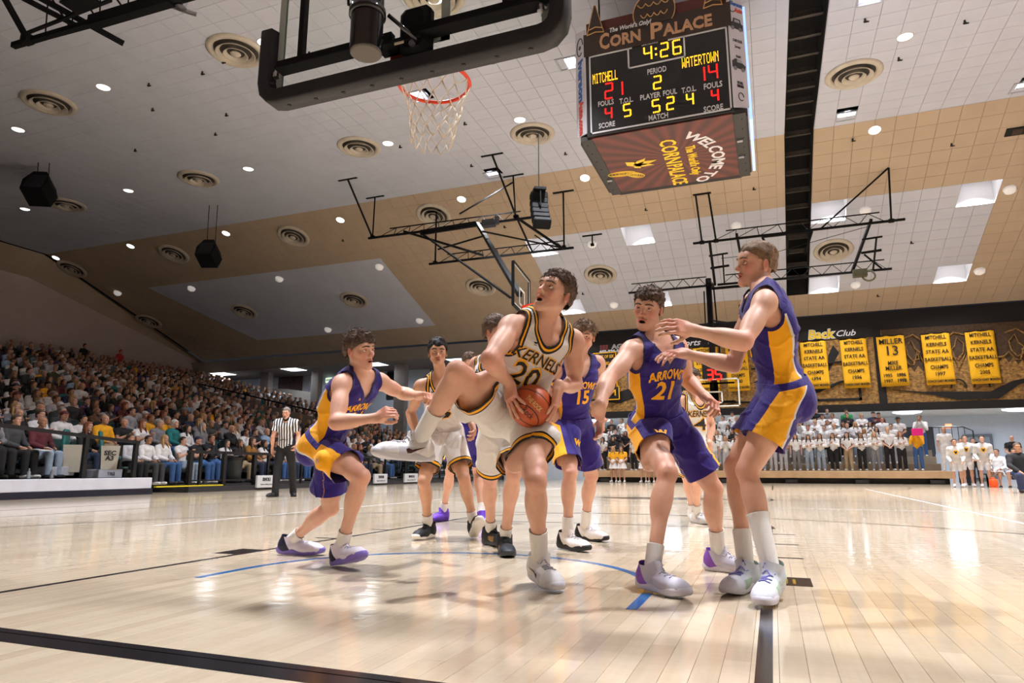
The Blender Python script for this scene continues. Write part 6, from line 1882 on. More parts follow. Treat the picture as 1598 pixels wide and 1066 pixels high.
def sock(b, J, sd, hgt, mat, parent, s):
    K, An = J['k' + sd], J['a' + sd]; u = unit(K - An)
    sub = b.only('leg', 'foot')
    V, Q = surface(sub, .0075, off=.0085, lo=np.minimum(An, An + u * hgt) - .07, hi=np.maximum(An, An + u * hgt) + .07)
    T = tris(Q); t = (V - An) @ u
    rad = np.linalg.norm(V - An - t[:, None] * u, axis=1)
    f = np.minimum(np.minimum(hgt - t, t + .055), .09 - rad)
    V2, T2, at = clip(V, T, f, dict(t=t))
    return np_obj('sock', V2, T2, mat, parent, solid=.003), V2, T2
def decal(name, s, mat, parent, Vt, Tt, origin, U, Vd, size, bold=.02, width=None, lift=.0035, maxe=.014, shear=0, raise_=.5, poly=None, arc=None, sx=1.0):
    """lettering printed on a cloth surface: laid along U, Vd about origin and dropped on the surface"""
    if poly is None:
        vs, fs = text_poly(s, size, bold, 0, sx, shear=shear)
        if width:
            w = max(v.x for v in vs) - min(v.x for v in vs)
            for v in vs: v.x *= width / w
    else:
        vs = [Vector((x, y, 0)) for x, y in poly]; fs = [tuple(range(len(poly)))]
    if arc:
        for v in vs:
            a = v.x / arc; r = arc + v.y; v.x, v.y = r * math.sin(a), r * math.cos(a) - arc
    bm = bmesh.new(); bv = [bm.verts.new(v) for v in vs]
    for f in fs:
        try: bm.faces.new([bv[i] for i in f])
        except ValueError: pass
    bmesh.ops.triangulate(bm, faces=bm.faces)
    for _ in range(4):
        le = [e for e in bm.edges if e.calc_length() > maxe]
        if not le: break
        bmesh.ops.subdivide_edges(bm, edges=le, cuts=1); bmesh.ops.triangulate(bm, faces=bm.faces)
    tree = BVHTree.FromPolygons([tuple(v) for v in Vt], [tuple(int(i) for i in t) for t in Tt])
    U, Vd = Vector(U).normalized(), Vector(Vd).normalized(); Nn = U.cross(Vd).normalized(); Vd = Nn.cross(U)
    o = Vector(origin); bad = []
    for v in bm.verts:
        p = o + U * v.co.x + Vd * v.co.y
        hit = tree.ray_cast(p + Nn * raise_, -Nn)
        if hit[0] is None:
            bad.append(v); v.co = p
        else: v.co = hit[0] + Nn * lift
    zs = sorted((v.co - o).dot(Nn) for v in bm.verts if v not in bad) if len(bad) < len(bm.verts) else []
    if zs:
        md = zs[len(zs) // 2]; bad += [v for v in bm.verts if v not in bad and abs((v.co - o).dot(Nn) - md) > .11]
    if bad: bmesh.ops.delete(bm, geom=bad, context='VERTS')
    me = bpy.data.meshes.new(name); bm.to_mesh(me); bm.free(); me.materials.append(mat)
    return link(bpy.data.objects.new(name, me), parent)
# athletic block lettering is the built-in face, emboldened
INKM = M('print_black', INK, .6); GOLDM = M('print_gold', GOLD, .6); WHITEM = M('print_white', (232, 230, 228), .6)

# --- shoes: one last, upper and sole in foot space (toe +y, sole z = 0, ankle at z .085)
def shoe_parts():
    b = Body(); I = np.eye(3)
    b.cone('u', A(0, -.030, .052), A(0, .155, .036), .040, .034, .03)
    b.ell('u', A(0, .165, .034), I, A(.046, .058, .033), .03)
    b.ell('u', A(0, .10, .036), I, A(.047, .06, .03), .03)
    b.ell('u', A(0, -.036, .050), I, A(.041, .047, .056), .03)
    b.cone('u', A(0, -.016, .070), A(0, -.010, .122), .047, .052, .025)
    b.cone('u', A(0, .045, .078), A(0, .018, .132), .022, .024, .02)
    V, Q = surface(b, .0055); V = relax(V, Q, 1); T = tris(Q)
    V, T, _ = clip(V, T, V[:, 2] - .016)
    # open the collar
    f = .108 - V[:, 2] + np.clip(V[:, 1], 0, .04) * .6 + np.clip(-V[:, 1] - .03, 0, .05) * .35
    V, T, _ = clip(V, T, f)
    up = np_mesh('shoe', V, T, [], dict(loc=V))
    out = [(.0, -.088), (.024, -.082), (.038, -.06), (.040, -.02), (.036, .03), (.043, .085), (.050, .13), (.049, .17), (.036, .205), (.014, .224), (-.012, .224), (-.032, .206), (-.045, .17), (-.046, .13), (-.040, .085), (-.036, .03), (-.039, -.02), (-.036, -.06), (-.022, -.083)]
    n = len(out); vs = []; fs = []
    for z, k in ((0, .93), (.006, 1.0), (.020, 1.03), (.034, .99), (.036, .9)):
        for x, y in out:
            y2 = .065 + (y - .065) * k; spring = max(0, y - .10) ** 2 * .9 + max(0, -.05 - y) ** 2 * 2
            vs.append((x * k, y2, z * (1 + .25 * (y < 0)) + spring))
    for j in range(4):
        for i in range(n): fs.append((j * n + i, j * n + (i + 1) % n, (j + 1) * n + (i + 1) % n, (j + 1) * n + i))
    fs += [tuple(range(n - 1, -1, -1)), tuple(range(4 * n, 5 * n))]
    m = MB(); m.add(vs, [f[::-1] for f in fs] if False else fs); sole = m.mesh('shoe_sole', [], True)
    tree = BVHTree.FromPolygons([tuple(v) for v in V], [tuple(int(i) for i in t) for t in T])
    def top(x, y):
        h = tree.ray_cast(Vector((x, y, .3)), Vector((0, 0, -1))); return h[0] if h[0] else Vector((x, y, .07))
    lc = MB()
    for i in range(6):
        y = .045 + i * .015
        w = .020 + i * .001
        pts = [top(x, y + (.008 if x > 0 else -.002) * (1 if i % 2 else -1)) + Vector((0, 0, .003)) for x in (-w, -w * .5, 0, w * .5, w)]
        lc.tube(pts, .0028, 5)
    k = top(0, .04) + Vector((0, 0, .006))
    for e in (-1, 1):
        lc.tube([k + Vector((e * .028 * math.sin(t) , .012 * math.sin(2 * t), .012 * math.sin(t))) for t in (0, .5, 1, 1.6, 2.2, 2.8, 3.14)], .0024, 5)
        lc.tube([k, k + Vector((e * .02, .02, -.004)), k + Vector((e * .036, .03, -.02))], .0022, 5)
    laces = lc.mesh('laces', [], True)
    # hooked tick on the outer side, as a thin raised patch
    tick = [(-.035, .052), (-.05, .046), (-.042, .030), (-.02, .030), (.055, .062), (-.012, .046), (-.03, .044)]
    return up, sole, laces, V, T, tick
SHOE = None
def shoe_mat(name, main, heel=None, toe=None, side=None):
    heel = heel or main; toe = toe or main; side = side or main
    def f(nt):
        a = nt.nodes.new('ShaderNodeAttribute'); a.attribute_name = 'loc'
        sp = nt.nodes.new('ShaderNodeSeparateXYZ'); nt.links.new(a.outputs['Vector'], sp.inputs[0])
        tc = nt.nodes.new('ShaderNodeTexNoise'); tc.inputs['Scale'].default_value = 40; nt.links.new(a.outputs['Vector'], tc.inputs['Vector'])
        sl = scaled(nt, sp.outputs['Z'], .5); ad = nt.nodes.new('ShaderNodeMath'); ad.operation = 'ADD'; nt.links.new(sp.outputs['Y'], ad.inputs[0]); nt.links.new(sl, ad.inputs[1])
        c = mix_(nt, gate(nt, ad.outputs[0], -1, .022), main, heel)
        c = mix_(nt, gate(nt, sp.outputs['Y'], .135, 1), c, toe)
        g1 = gate(nt, sp.outputs['Z'], .0, .058); g2 = gate(nt, sp.outputs['Y'], .03, .125)
        mm_ = nt.nodes.new('ShaderNodeMath'); mm_.operation = 'MULTIPLY'; nt.links.new(g1, mm_.inputs[0]); nt.links.new(g2, mm_.inputs[1])
        return mix_(nt, mm_.outputs[0], c, side)
    return attr_mat(name, f, .6, .12, 300, 0)
def put_shoe(parent, J, sd, fd, fu, s, mats, tick=None):
    """mats: upper, sole, laces"""
    global SHOE
    if SHOE is None: SHOE = shoe_parts()
    up, sole, laces, Vu, Tu, tk = SHOE
    s = s * FS
    fd = unit(fd); fu = unit(fu - fd * np.dot(fu, fd)); r = np.cross(fd, fu)
    e = 1 if sd == 'R' else -1
    org = J['a' + sd] - fu * .085 * s
    Mx = Matrix(((r[0] * e * s, fd[0] * s, fu[0] * s, org[0]), (r[1] * e * s, fd[1] * s, fu[1] * s, org[1]), (r[2] * e * s, fd[2] * s, fu[2] * s, org[2]), (0, 0, 0, 1)))
    def mk(me, m, par, nm, X=None):
        d = me.copy(); d.materials.clear(); d.materials.append(m)
        if X is not None:
            d.transform(X)
            if X.determinant() < 0: d.flip_normals()
        return link(bpy.data.objects.new(nm, d), par)
    o = mk(up, mats[0], parent, 'shoe', Mx)
    mk(sole, mats[1], o, 'shoe_sole', Mx); mk(laces, mats[2], o, 'laces', Mx)
    if tick is not None:
        for side in (1, -1):
            t = decal('tick_mark', '', tick, None, Vu, Tu, (side * .1, .04, .0), (0, side, 0), (0, 0, 1), 1, poly=[(x * side * -1 if side > 0 else x, y) for x, y in tk][::(-1 if side > 0 else 1)], maxe=.008, lift=.0015, raise_=.1)
            t.data.transform(Mx); t.parent = o
    return o
def set_foot(J, sd, fd, s, pitch_=0.0, ground=True):
    """fd: level toe direction; pitch_ > 0 lifts the toe. Moves the ankle so that the sole meets the floor. Returns (fd, fu)"""
    f = unit(A(fd[0], fd[1], 0)); c, q = math.cos(pitch_), math.sin(pitch_)
    d = A(f[0] * c, f[1] * c, q); u = A(-f[0] * q, -f[1] * q, c)
    if ground:
        J['a' + sd] = A(*J['a' + sd]); org = J['a' + sd] - u * .085 * s * FS
        low = min((org + d * y * s * FS)[2] for y in (-.085, .22))
        J['a' + sd] = J['a' + sd] - A(0, 0, low - .001)
    J['f' + sd] = d
    return d, u
# ------------------------------------------------------------------ poses on the court: joint positions in metres
JOINTS = {
 'p1': (0.997, {'P': (-0.967, 1.958, 0.778), 'hL': (-0.996, 2.043, 0.764), 'hR': (-0.925, 1.869, 0.754), 'kL': (-1.050, 2.182, 0.342), 'kR': (-0.532, 1.762, 0.564), 'aL': (-1.424, 2.252, 0.105), 'aR': (-0.722, 1.855, 0.171), 'N': (-0.661, 1.894, 1.233), 'sL': (-0.633, 2.089, 1.204), 'sR': (-0.667, 1.706, 1.143), 'eL': (-0.634, 2.399, 1.156), 'wL': (-0.410, 2.264, 1.115), 'mL': (-0.324, 2.225, 1.116), 'eR': (-0.587, 1.546, 0.886), 'wR': (-0.336, 1.617, 0.915), 'mR': (-0.252, 1.586, 0.945), 'H': (-0.617, 1.810, 1.373)}),
 'p2': (1.041, {'P': (0.489, 1.703, 0.906), 'hL': (0.587, 1.723, 0.861), 'hR': (0.416, 1.620, 0.920), 'kL': (0.737, 1.411, 0.553), 'aL': (0.675, 1.657, 0.152), 'kR': (0.395, 1.189, 1.101), 'aR': (0.107, 1.312, 0.752), 'N': (0.748, 1.564, 1.427), 'sR': (0.613, 1.401, 1.361), 'sL': (0.858, 1.716, 1.323), 'eR': (0.588, 1.151, 1.150), 'wR': (0.574, 1.406, 1.045), 'mR': (0.585, 1.493, 0.999), 'eL': (0.809, 1.956, 1.105), 'wL': (0.777, 1.704, 0.998), 'mL': (0.773, 1.619, 0.948), 'H': (0.840, 1.454, 1.530)}),
 'p3': (0.991, {'P': (-0.949, 3.742, 0.926), 'hL': (-0.859, 3.719, 0.911), 'hR': (-0.988, 3.649, 0.911), 'kR': (-0.993, 3.445, 0.506), 'aR': (-1.059, 3.672, 0.134), 'kL': (-0.676, 3.587, 0.533), 'aL': (-0.660, 3.783, 0.126), 'N': (-0.873, 3.505, 1.437), 'sR': (-1.019, 3.404, 1.338), 'sL': (-0.686, 3.545, 1.357), 'eR': (-1.193, 3.530, 1.113), 'wR': (-1.080, 3.457, 0.887), 'mR': (-1.089, 3.523, 0.821), 'eL': (-0.724, 3.771, 1.146), 'wL': (-0.605, 3.596, 0.992), 'mL': (-0.560, 3.553, 0.921), 'H': (-0.862, 3.399, 1.631)}),
 'p4': (1.031, {'P': (-1.370, 5.207, 0.987), 'hL': (-1.274, 5.191, 0.970), 'hR': (-1.472, 5.234, 0.976), 'kR': (-1.690, 5.391, 0.588), 'aR': (-1.877, 5.594, 0.207), 'kL': (-1.365, 5.442, 0.588), 'aL': (-1.212, 5.246, 0.199), 'N': (-1.310, 5.113, 1.582), 'sR': (-1.516, 5.154, 1.514), 'sL': (-1.120, 5.101, 1.491), 'eR': (-1.634, 5.320, 1.261), 'wR': (-1.439, 5.356, 1.070), 'mR': (-1.357, 5.320, 1.029), 'eL': (-1.152, 5.313, 1.246), 'wL': (-1.118, 5.141, 1.037), 'mL': (-1.175, 5.201, 0.983), 'H': (-1.388, 5.242, 1.829)}),
 'p5': (1.038, {'P': (-0.032, 2.870, 0.868), 'hL': (0.004, 2.966, 0.862), 'hR': (-0.058, 2.769, 0.854), 'kR': (-0.208, 3.068, 0.531), 'aR': (-0.326, 3.367, 0.196), 'kL': (0.154, 2.639, 0.583), 'aL': (-0.002, 2.862, 0.184), 'N': (-0.030, 2.756, 1.466), 'sR': (-0.221, 2.830, 1.403), 'sL': (0.154, 2.696, 1.363), 'eR': (-0.324, 3.031, 1.167), 'wR': (-0.206, 2.892, 0.961), 'mR': (-0.216, 2.955, 0.885), 'eL': (0.109, 2.941, 1.152), 'wL': (0.024, 3.098, 0.943), 'mL': (-0.009, 3.157, 0.871), 'H': (0.009, 2.661, 1.609)}),
 'p6': (0.994, {'P': (0.342, 3.509, 0.975), 'hL': (0.390, 3.596, 0.968), 'hR': (0.297, 3.419, 0.960), 'kR': (0.409, 3.193, 0.581), 'aR': (0.352, 3.279, 0.166), 'kL': (0.424, 3.791, 0.556), 'aL': (0.299, 3.997, 0.169), 'N': (0.448, 3.341, 1.482), 'sR': (0.299, 3.221, 1.441), 'sL': (0.569, 3.497, 1.476), 'eR': (0.173, 3.437, 1.252), 'wR': (0.255, 3.344, 1.019), 'mR': (0.260, 3.394, 0.939), 'eL': (0.565, 3.718, 1.254), 'wL': (0.562, 3.611, 1.013), 'mL': (0.548, 3.640, 0.925), 'H': (0.498, 3.370, 1.675)}),
 'p7': (0.977, {'P': (1.246, 2.220, 0.875), 'hL': (1.323, 2.269, 0.868), 'hR': (1.172, 2.157, 0.865), 'kR': (1.337, 1.843, 0.589), 'aR': (1.264, 1.684, 0.162), 'kL': (1.528, 2.387, 0.496), 'aL': (1.523, 2.550, 0.086), 'N': (1.290, 1.964, 1.345), 'sR': (1.175, 1.835, 1.267), 'sL': (1.383, 2.140, 1.327), 'eR': (1.077, 1.614, 1.077), 'wR': (1.081, 1.407, 0.922), 'mR': (1.049, 1.480, 0.874), 'eL': (1.406, 2.397, 1.161), 'wL': (1.531, 2.214, 1.026), 'mL': (1.578, 2.144, 0.988), 'H': (1.258, 1.934, 1.524)}),
 'p8': (0.999, {'P': (1.949, 1.957, 1.012), 'hL': (1.965, 1.860, 0.988), 'hR': (1.931, 2.054, 1.023), 'kL': (1.748, 1.772, 0.600), 'aL': (1.832, 1.650, 0.173), 'kR': (1.680, 1.994, 0.623), 'aR': (1.707, 1.917, 0.115), 'N': (1.877, 1.815, 1.549), 'sL': (1.888, 1.640, 1.436), 'sR': (1.825, 2.014, 1.515), 'eL': (1.782, 1.450, 1.209), 'wL': (1.542, 1.356, 1.268), 'mL': (1.486, 1.279, 1.273), 'eR': (1.702, 2.080, 1.189), 'wR': (1.440, 1.920, 1.250), 'mR': (1.384, 1.836, 1.236), 'H': (1.864, 1.876, 1.707)}),
 'p9': (1.022, {'P': (1.053, 5.753, 0.829), 'hL': (1.129, 5.670, 0.812), 'hR': (0.982, 5.831, 0.818), 'kR': (0.939, 6.199, 0.514), 'aR': (0.950, 6.557, 0.195), 'kL': (1.063, 5.964, 0.496), 'aL': (1.029, 6.287, 0.202), 'N': (1.101, 5.707, 1.413), 'sR': (0.970, 5.561, 1.327), 'sL': (1.234, 5.856, 1.344), 'eR': (0.903, 5.795, 1.114), 'wR': (0.899, 5.972, 0.908), 'mR': (0.901, 6.052, 0.853), 'eL': (1.251, 6.091, 1.124), 'wL': (1.227, 5.974, 0.882), 'mL': (1.225, 6.049, 0.821), 'H': (1.111, 5.612, 1.558)}),
 'ref': (1.027, {'P': (-8.352, 10.581, 1.111), 'hL': (-8.257, 10.597, 1.081), 'hR': (-8.451, 10.575, 1.083), 'kR': (-8.474, 10.496, 0.628), 'aR': (-8.458, 10.457, 0.167), 'kL': (-8.264, 10.736, 0.628), 'aL': (-8.297, 10.861, 0.172), 'N': (-8.298, 10.484, 1.678), 'sR': (-8.482, 10.409, 1.635), 'sL': (-8.115, 10.566, 1.636), 'eR': (-8.514, 10.330, 1.317), 'wR': (-8.637, 10.482, 1.026), 'mR': (-8.614, 10.487, 0.912), 'eL': (-8.101, 10.687, 1.340), 'wL': (-8.026, 10.546, 1.120), 'mL': (-8.075, 10.549, 1.036), 'H': (-8.284, 10.451, 1.848)}),
}
# ------------------------------------------------------------------ the players
RC, UC, FC = A(.93431, .35653, 0), A(.0665, -.1743, .9824), A(-.3502, .918, .18665)
def camv(x, y, t):
    """a direction given as seen from the photographer's spot: right, up, towards"""
    return unit(RC * x + UC * y - FC * t)
SKIN = skin_mat('skin_fair', (214, 168, 143))
SKIN2 = skin_mat('skin_tan', (196, 150, 120), (168, 96, 78))
SOCKW = M('sock_white', (232, 228, 224), .9, bump=.3, bscale=300)
LACEW = M('lace_white', (192, 188, 198), .8)
LACEK = M('lace_black', (24, 24, 26), .8)
HAIR_D = hair_mat('hair_dark_brown', (92, 72, 58)); HAIR_B = hair_mat('hair_brown', (116, 92, 70)); HAIR_L = hair_mat('hair_light_brown', (120, 95, 72)); HAIR_K = hair_mat('hair_black', (26, 22, 22))
def player(label, J, s, face, hup, feet, hands, team, skin=None, hair=HAIR_B, hstyle=None, h=.0095, mouth=0.0, num=None, word=None, hem=(.3, .3), shoe=None, sockh=(.16, .16), gaze=None, fat=0.0, seed=1, low=False, tick=None, ball=None, extra=None, sword=None, trot=0.0):
    skin = skin or SKIN
    J = {k: A(*v) for k, v in J.items()}
    ff = {}
    for sd in 'LR':
        fd, pt, gr = feet[sd]
        ff[sd] = set_foot(J, sd, fd, s, pt, gr)
    b, J, F = make_body(J, s, face, hup, hands, fat, mouth)
    H, R = J['H'], F['H']
    if not low: lids(b, H, R, s)
    fine = [] if low else [(H + R.T @ (A(0, .02, -.005) * s), .15 * s)]
    for sd in 'LR':
        if hands and sd in hands: fine.append((J['w' + sd] + unit(J['m' + sd] - J['w' + sd]) * .09 * s, .118 * s))
    V, Q = multi_res(b, h, fine, .0039 if not low else .0052)
    fl, inn = skin_attr(V, H, R, s, J)
    if mouth < .004: inn *= 0
    me = np_mesh('person', V, Q, skin, dict(flush=fl, inner=inn))
    o = bpy.data.objects.new('person', me); link(o); tag(o, label, 'person')
    hair_obj(o, H, R, s, hstyle or {}, hair, seed)
    if not low:
        brows_obj(o, H, R, s, hair, b); eyes_obj(o, H, R, s, face if gaze is None else gaze)
    C, N, P, up = F['C'], J['N'], J['P'], F['up']
    wj, ws = (mat_white_jersey(), mat_white_shorts()) if team == 'w' else (mat_purple_jersey(), mat_purple_shorts())
    jo, jV, jT = jersey(b, J, F, s, wj, o, 'scoop' if team == 'w' else 'vee', seed=seed, h=.0105 if not low else .014)
    so, sV, sT = shorts(b, J, F, s, ws, o, hem[1], hem[0], seed=seed + 5, h=.0115 if not low else .015)
    g = lambda x, z: N + C.T @ (A(x, .1, z) * s)
    tu, tv = -C[0] * math.cos(trot) - C[2] * math.sin(trot), C[2] * math.cos(trot) - C[0] * math.sin(trot)
    gt = lambda x, z: N + C.T @ (A(0, .1, 0) * s) + (tu * x + tv * z) * s
    if word:
        word_y = -.20 if team == 'w' else -.185
        if team == 'w':
            decal('lettering', word, GOLDM, jo, jV, jT, gt(trot * .12, word_y), tu, tv, .098 * s, .004, width=.305 * s, lift=.0045, arc=1.2)
            decal('lettering', word, INKM, jo, jV, jT, gt(trot * .12, word_y), tu, tv, .09 * s, .001, width=.295 * s, lift=.0062, arc=1.2)
        else:
            decal('lettering', word, GOLDM, jo, jV, jT, gt(0, word_y), tu, tv, .082 * s, .003, width=.25 * s, lift=.005, arc=.34)
    if num:
        if team == 'w':
            decal('number', num, GOLDM, jo, jV, jT, gt(-.0, -.315), tu, tv, .185 * s, .008, width=.165 * s, lift=.0045)
            decal('number', num, INKM, jo, jV, jT, gt(-.0, -.315), tu, tv, .172 * s, .002, width=.15 * s, lift=.0062)
        else:
            decal('number', num, GOLDM, jo, jV, jT, gt(0, -.29), tu, tv, .155 * s, .005, width=.115 * s if len(num) > 1 else None, lift=.005)
    # small maker's mark on the right breast: a pair of crossed hooks (white kit) or a leaping figure (purple kit)
    m_ = INKM if team == 'w' else GOLDM
    for poly in (([(-.011, .010), (-.006, .002), (.006, .002), (.011, .010), (.006, .005), (-.006, .005)], [(-.011, -.010), (-.006, -.002), (.006, -.002), (.011, -.010), (.006, -.005), (-.006, -.005)]) if team == 'w' else ([(0, .012), (.003, .006), (.013, .004), (.004, .002), (.010, -.010), (.001, -.002), (-.011, -.010), (-.003, .001), (-.008, .003), (-.002, .006)],)):
        decal('maker_mark', '', m_, jo, jV, jT, g(.085 if team == 'w' else .075, -.115), -C[0], C[2], 1, poly=[(x * 1.15, y * 1.15) for x, y in poly], lift=.005, maxe=.006)
    PF = F['P']
    if sword is not None:
        for sd, w_ in sword:
            e = 1 if sd == 'R' else -1
            Hp, K = J['h' + sd], J['k' + sd]; th = unit(K - Hp); fw_ = unit(PF[1] + PF[0] * e * .12 - th * np.dot(PF[1] + PF[0] * e * .12, th))
            decal('shorts_letter', w_, GOLDM, so, sV, sT, Hp + th * .235 * s + fw_ * .14, np.cross(-th, fw_), -th, .066 * s, .004, lift=.005, raise_=.2)
    for i, sd in enumerate('LR'):
        k_, _, _ = sock(b, J, sd, sockh[i] * s, SOCKW, o, s)
        put_shoe(o, J, sd, *ff[sd], s, shoe, tick)
    return o, b, J, F, (jo, jV, jT), (so, sV, sT)
BALL_C, BALL_R = A(.66, 1.575, .948), .1195
SH = {
 'p1': (shoe_mat('shoe_white_navy', (222, 216, 236), (34, 36, 62), (226, 222, 236)), M('sole_lilac', (122, 104, 190), .5), LACEW),
 'p2': (shoe_mat('shoe_grey_white', (222, 218, 216), (232, 228, 226), (214, 212, 214), (196, 196, 204)), M('sole_grey', (206, 206, 214), .5), LACEW),
 'p3': (shoe_mat('shoe_black', (30, 31, 36)), M('sole_white', (226, 222, 216), .5), LACEK),
 'p4': (shoe_mat('shoe_purple', (104, 62, 190)), M('sole_purple', (92, 54, 176), .5), M('lace_purple', (120, 84, 200), .8)),
 'p5': (shoe_mat('shoe_black_gold', (32, 34, 38), (30, 30, 34), (44, 50, 58), (150, 112, 66)), M('sole_dark', (40, 46, 54), .5), LACEK),
 'p6': (shoe_mat('shoe_white_black', (226, 218, 214), (30, 28, 30), (228, 220, 216)), M('sole_black', (34, 32, 34), .5), LACEW),
 'p7': (shoe_mat('shoe_grey_purple', (192, 188, 204), (130, 78, 178), (200, 198, 212)), M('sole_pale', (216, 214, 228), .5), LACEW),
 'p8': (shoe_mat('shoe_pale_green', (206, 214, 226), (204, 222, 214), (222, 224, 236), (160, 182, 160)), M('sole_pale', (216, 214, 228), .5), M('lace_lilac', (140, 138, 206), .8)),
 'p9': (shoe_mat('shoe_grey_white', (222, 218, 216)), M('sole_grey', (206, 206, 214), .5), LACEW),
}
def js(k):
    s, J = JOINTS[k]; return s, {n: A(*v) for n, v in J.items()}
loose = lambda palm, c=.45, th=.4, sp=.1: dict(palm=palm, curl=(c, c * 1.1, c * 1.2, c * 1.25), spread=sp, thumb=th)
fist = lambda palm: dict(palm=palm, curl=(1.0, 1.1, 1.15, 1.2), spread=.03, thumb=.9)

# purple player at left
s, J = js('p1')
P1 = player('lanky brown-haired player in purple jersey lunging at far left of the group', J, s, camv(.82, .02, .52), camv(-.05, 1, .0),
    dict(R=(camv(.72, 0, .69), .2, True), L=(camv(1, 0, .12), -.03, True)), dict(R=fist(camv(-.1, -.55, -.8)), L=fist(camv(0, -.9, .3))), 'p',
    hair=HAIR_D, hstyle=dict(top=.024, side=.012, fringe=.058, tuft=520, tlen=.036, nape=-.035), word='ARROWS', num='14', hem=(.33, .29), shoe=SH['p1'], sockh=(.10, .12), mouth=.006, seed=11)
# main player
s, J = js('p2')
for sd, no, dd in (('R', camv(-.78, .32, .54), camv(.36, -.88, .3)), ('L', camv(.90, .06, .30), camv(-.16, -.97, .16))):
    dd = unit(dd - no * np.dot(dd, no))
    m = BALL_C + no * (BALL_R + .018)
    J['m' + sd] = m; J['w' + sd] = m - dd * .098 + no * .016
    if sd == 'L': J['e' + sd] = J['e' + sd] + A(.0, -.02, .0)
hR = dict(palm=-camv(-.78, .32, .54), curl=(.2, .2, .2, .2), spread=.34, thumb=.1, ball=(BALL_C, BALL_R))
hL = dict(palm=-camv(.90, .06, .30), curl=(.2, .2, .2, .2), spread=.22, thumb=.1, ball=(BALL_C, BALL_R))
P2 = player('tall player in white KERNELS 20 jersey holding the ball, knee raised', J, s, camv(-.62, .42, .66), camv(.34, .90, -.18),
    dict(L=(camv(.32, 0, .95), -.10, True), R=(camv(-.74, 0, .67), .05, False)), dict(R=hR, L=hL), 'w',
    hair=HAIR_D, hstyle=dict(top=.014, side=.007, fringe=.066, tuft=620, tlen=.026, nape=-.035), word='KERNELS', num='20', hem=(.24, .27), shoe=SH['p2'], sockh=(.19, .20), mouth=.016, seed=12,
    gaze=camv(-.7, .62, .5), trot=.2, tick=M('tick_maroon', (70, 34, 36), .5))
# white player behind, left
s, J = js('p3')
P3 = player('white-kit player with short black hair facing the camera behind the raised leg', J, s, camv(.16, .10, .98), camv(0, 1, -.1),
    dict(R=(camv(-.35, 0, .94), -.02, True), L=(camv(.25, 0, .97), .5, True)), dict(R=loose(camv(.8, 0, .3)), L=loose(camv(-.5, -.4, .6), .6)), 'w', skin=SKIN2,
    hair=HAIR_K, hstyle=dict(top=.026, side=.011, fringe=.060, tuft=420, tlen=.014, nape=-.035, curl=.5), word='KERNELS', num='3', hem=(.33, .33), shoe=SH['p3'], sockh=(.13, .13), seed=13, h=.011)
# purple player hidden behind him
s, J = js('p4')
P4 = player('purple-kit player mostly hidden behind the white pair, in bright purple shoes', J, s, camv(.3, 0, .95), camv(0, 1, 0),
    dict(R=(camv(-.4, 0, .9), 0, True), L=(camv(.1, 0, .95), 0, True)), dict(R=loose(camv(.5, -.3, .6), .7), L=loose(camv(-.6, 0, .5), .7)), 'p',
    hair=HAIR_D, word='ARROWS', num='2', hem=(.33, .33), shoe=SH['p4'], sockh=(.13, .13), seed=14, low=True, h=.014)
# white player behind the ball holder
s, J = js('p5')
P5 = player('white-kit player directly behind the ball holder, face hidden, black shoes with gold strap', J, s, camv(.75, .05, .6), camv(0, 1, 0),
    dict(R=(camv(.5, 0, .85), .05, True), L=(camv(.12, 0, .99), 0, True)), dict(R=loose(camv(.6, 0, .3), .5), L=loose(camv(-.6, 0, .3), .5)), 'w',
    hair=HAIR_D, hstyle=dict(top=.02, side=.008, tuft=260, tlen=.02), word='KERNELS', num='5', hem=(.33, .33), shoe=SH['p5'], sockh=(.10, .12), seed=15, low=True, h=.012)
# purple 15
s, J = js('p6')
P6 = player('curly-haired player in purple number 15 jersey behind the ball holder at right', J, s, camv(-.25, -.02, .96), camv(.05, 1, 0),
    dict(R=(camv(.6, 0, .8), -.03, True), L=(camv(.7, 0, .7), 0, True)), dict(R=loose(camv(.5, 0, .3)), L=loose(camv(-.6, 0, .4))), 'p',
    hair=HAIR_B, hstyle=dict(top=.024, side=.018, fringe=.056, tuft=620, tlen=.026, nape=-.035, curl=.6), word='ARROWS', num='15', hem=(.37, .36), shoe=SH['p6'], sockh=(.19, .15), seed=16, sword=[('R', 'W')], h=.011)
# purple 21
s, J = js('p7')
P7 = player('dark-haired player in purple number 21 jersey, arms spread, right of centre', J, s, camv(-.50, -.06, .86), camv(.12, .98, .05),
    dict(R=(camv(.55, 0, .83), -.05, True), L=(camv(.72, 0, .69), 0, True)), dict(R=loose(camv(.55, 0, -.8), .4), L=loose(camv(-.3, -.7, .2), .75)), 'p',
    hair=HAIR_D, hstyle=dict(top=.018, side=.009, fringe=.062, tuft=560, tlen=.022, nape=-.035, curl=.25), word='ARROWS', num='21', hem=(.34, .24), shoe=SH['p7'], sockh=(.17, .13), mouth=.012, seed=17, sword=[('R', 'W')])
# tall purple player at right
s, J = js('p8')
P8 = player('tall purple-kit player in profile at far right, both arms reaching left', J, s, camv(-.99, .04, .10), camv(-.04, 1, 0),
    dict(L=(camv(-.55, 0, .83), -.16, True), R=(camv(-.66, 0, .75), -.02, True)), dict(L=loose(camv(-.1, -.45, -.88), .35, .3, .14), R=loose(camv(.0, -.95, -.2), .28, .3, .1)), 'p',
    hair=HAIR_L, hstyle=dict(top=.008, side=.004, fringe=.066, tuft=420, tlen=.014, nape=-.035), word=None, num='1', hem=(.28, .30), shoe=SH['p8'], sockh=(.27, .20), mouth=.003, seed=18)
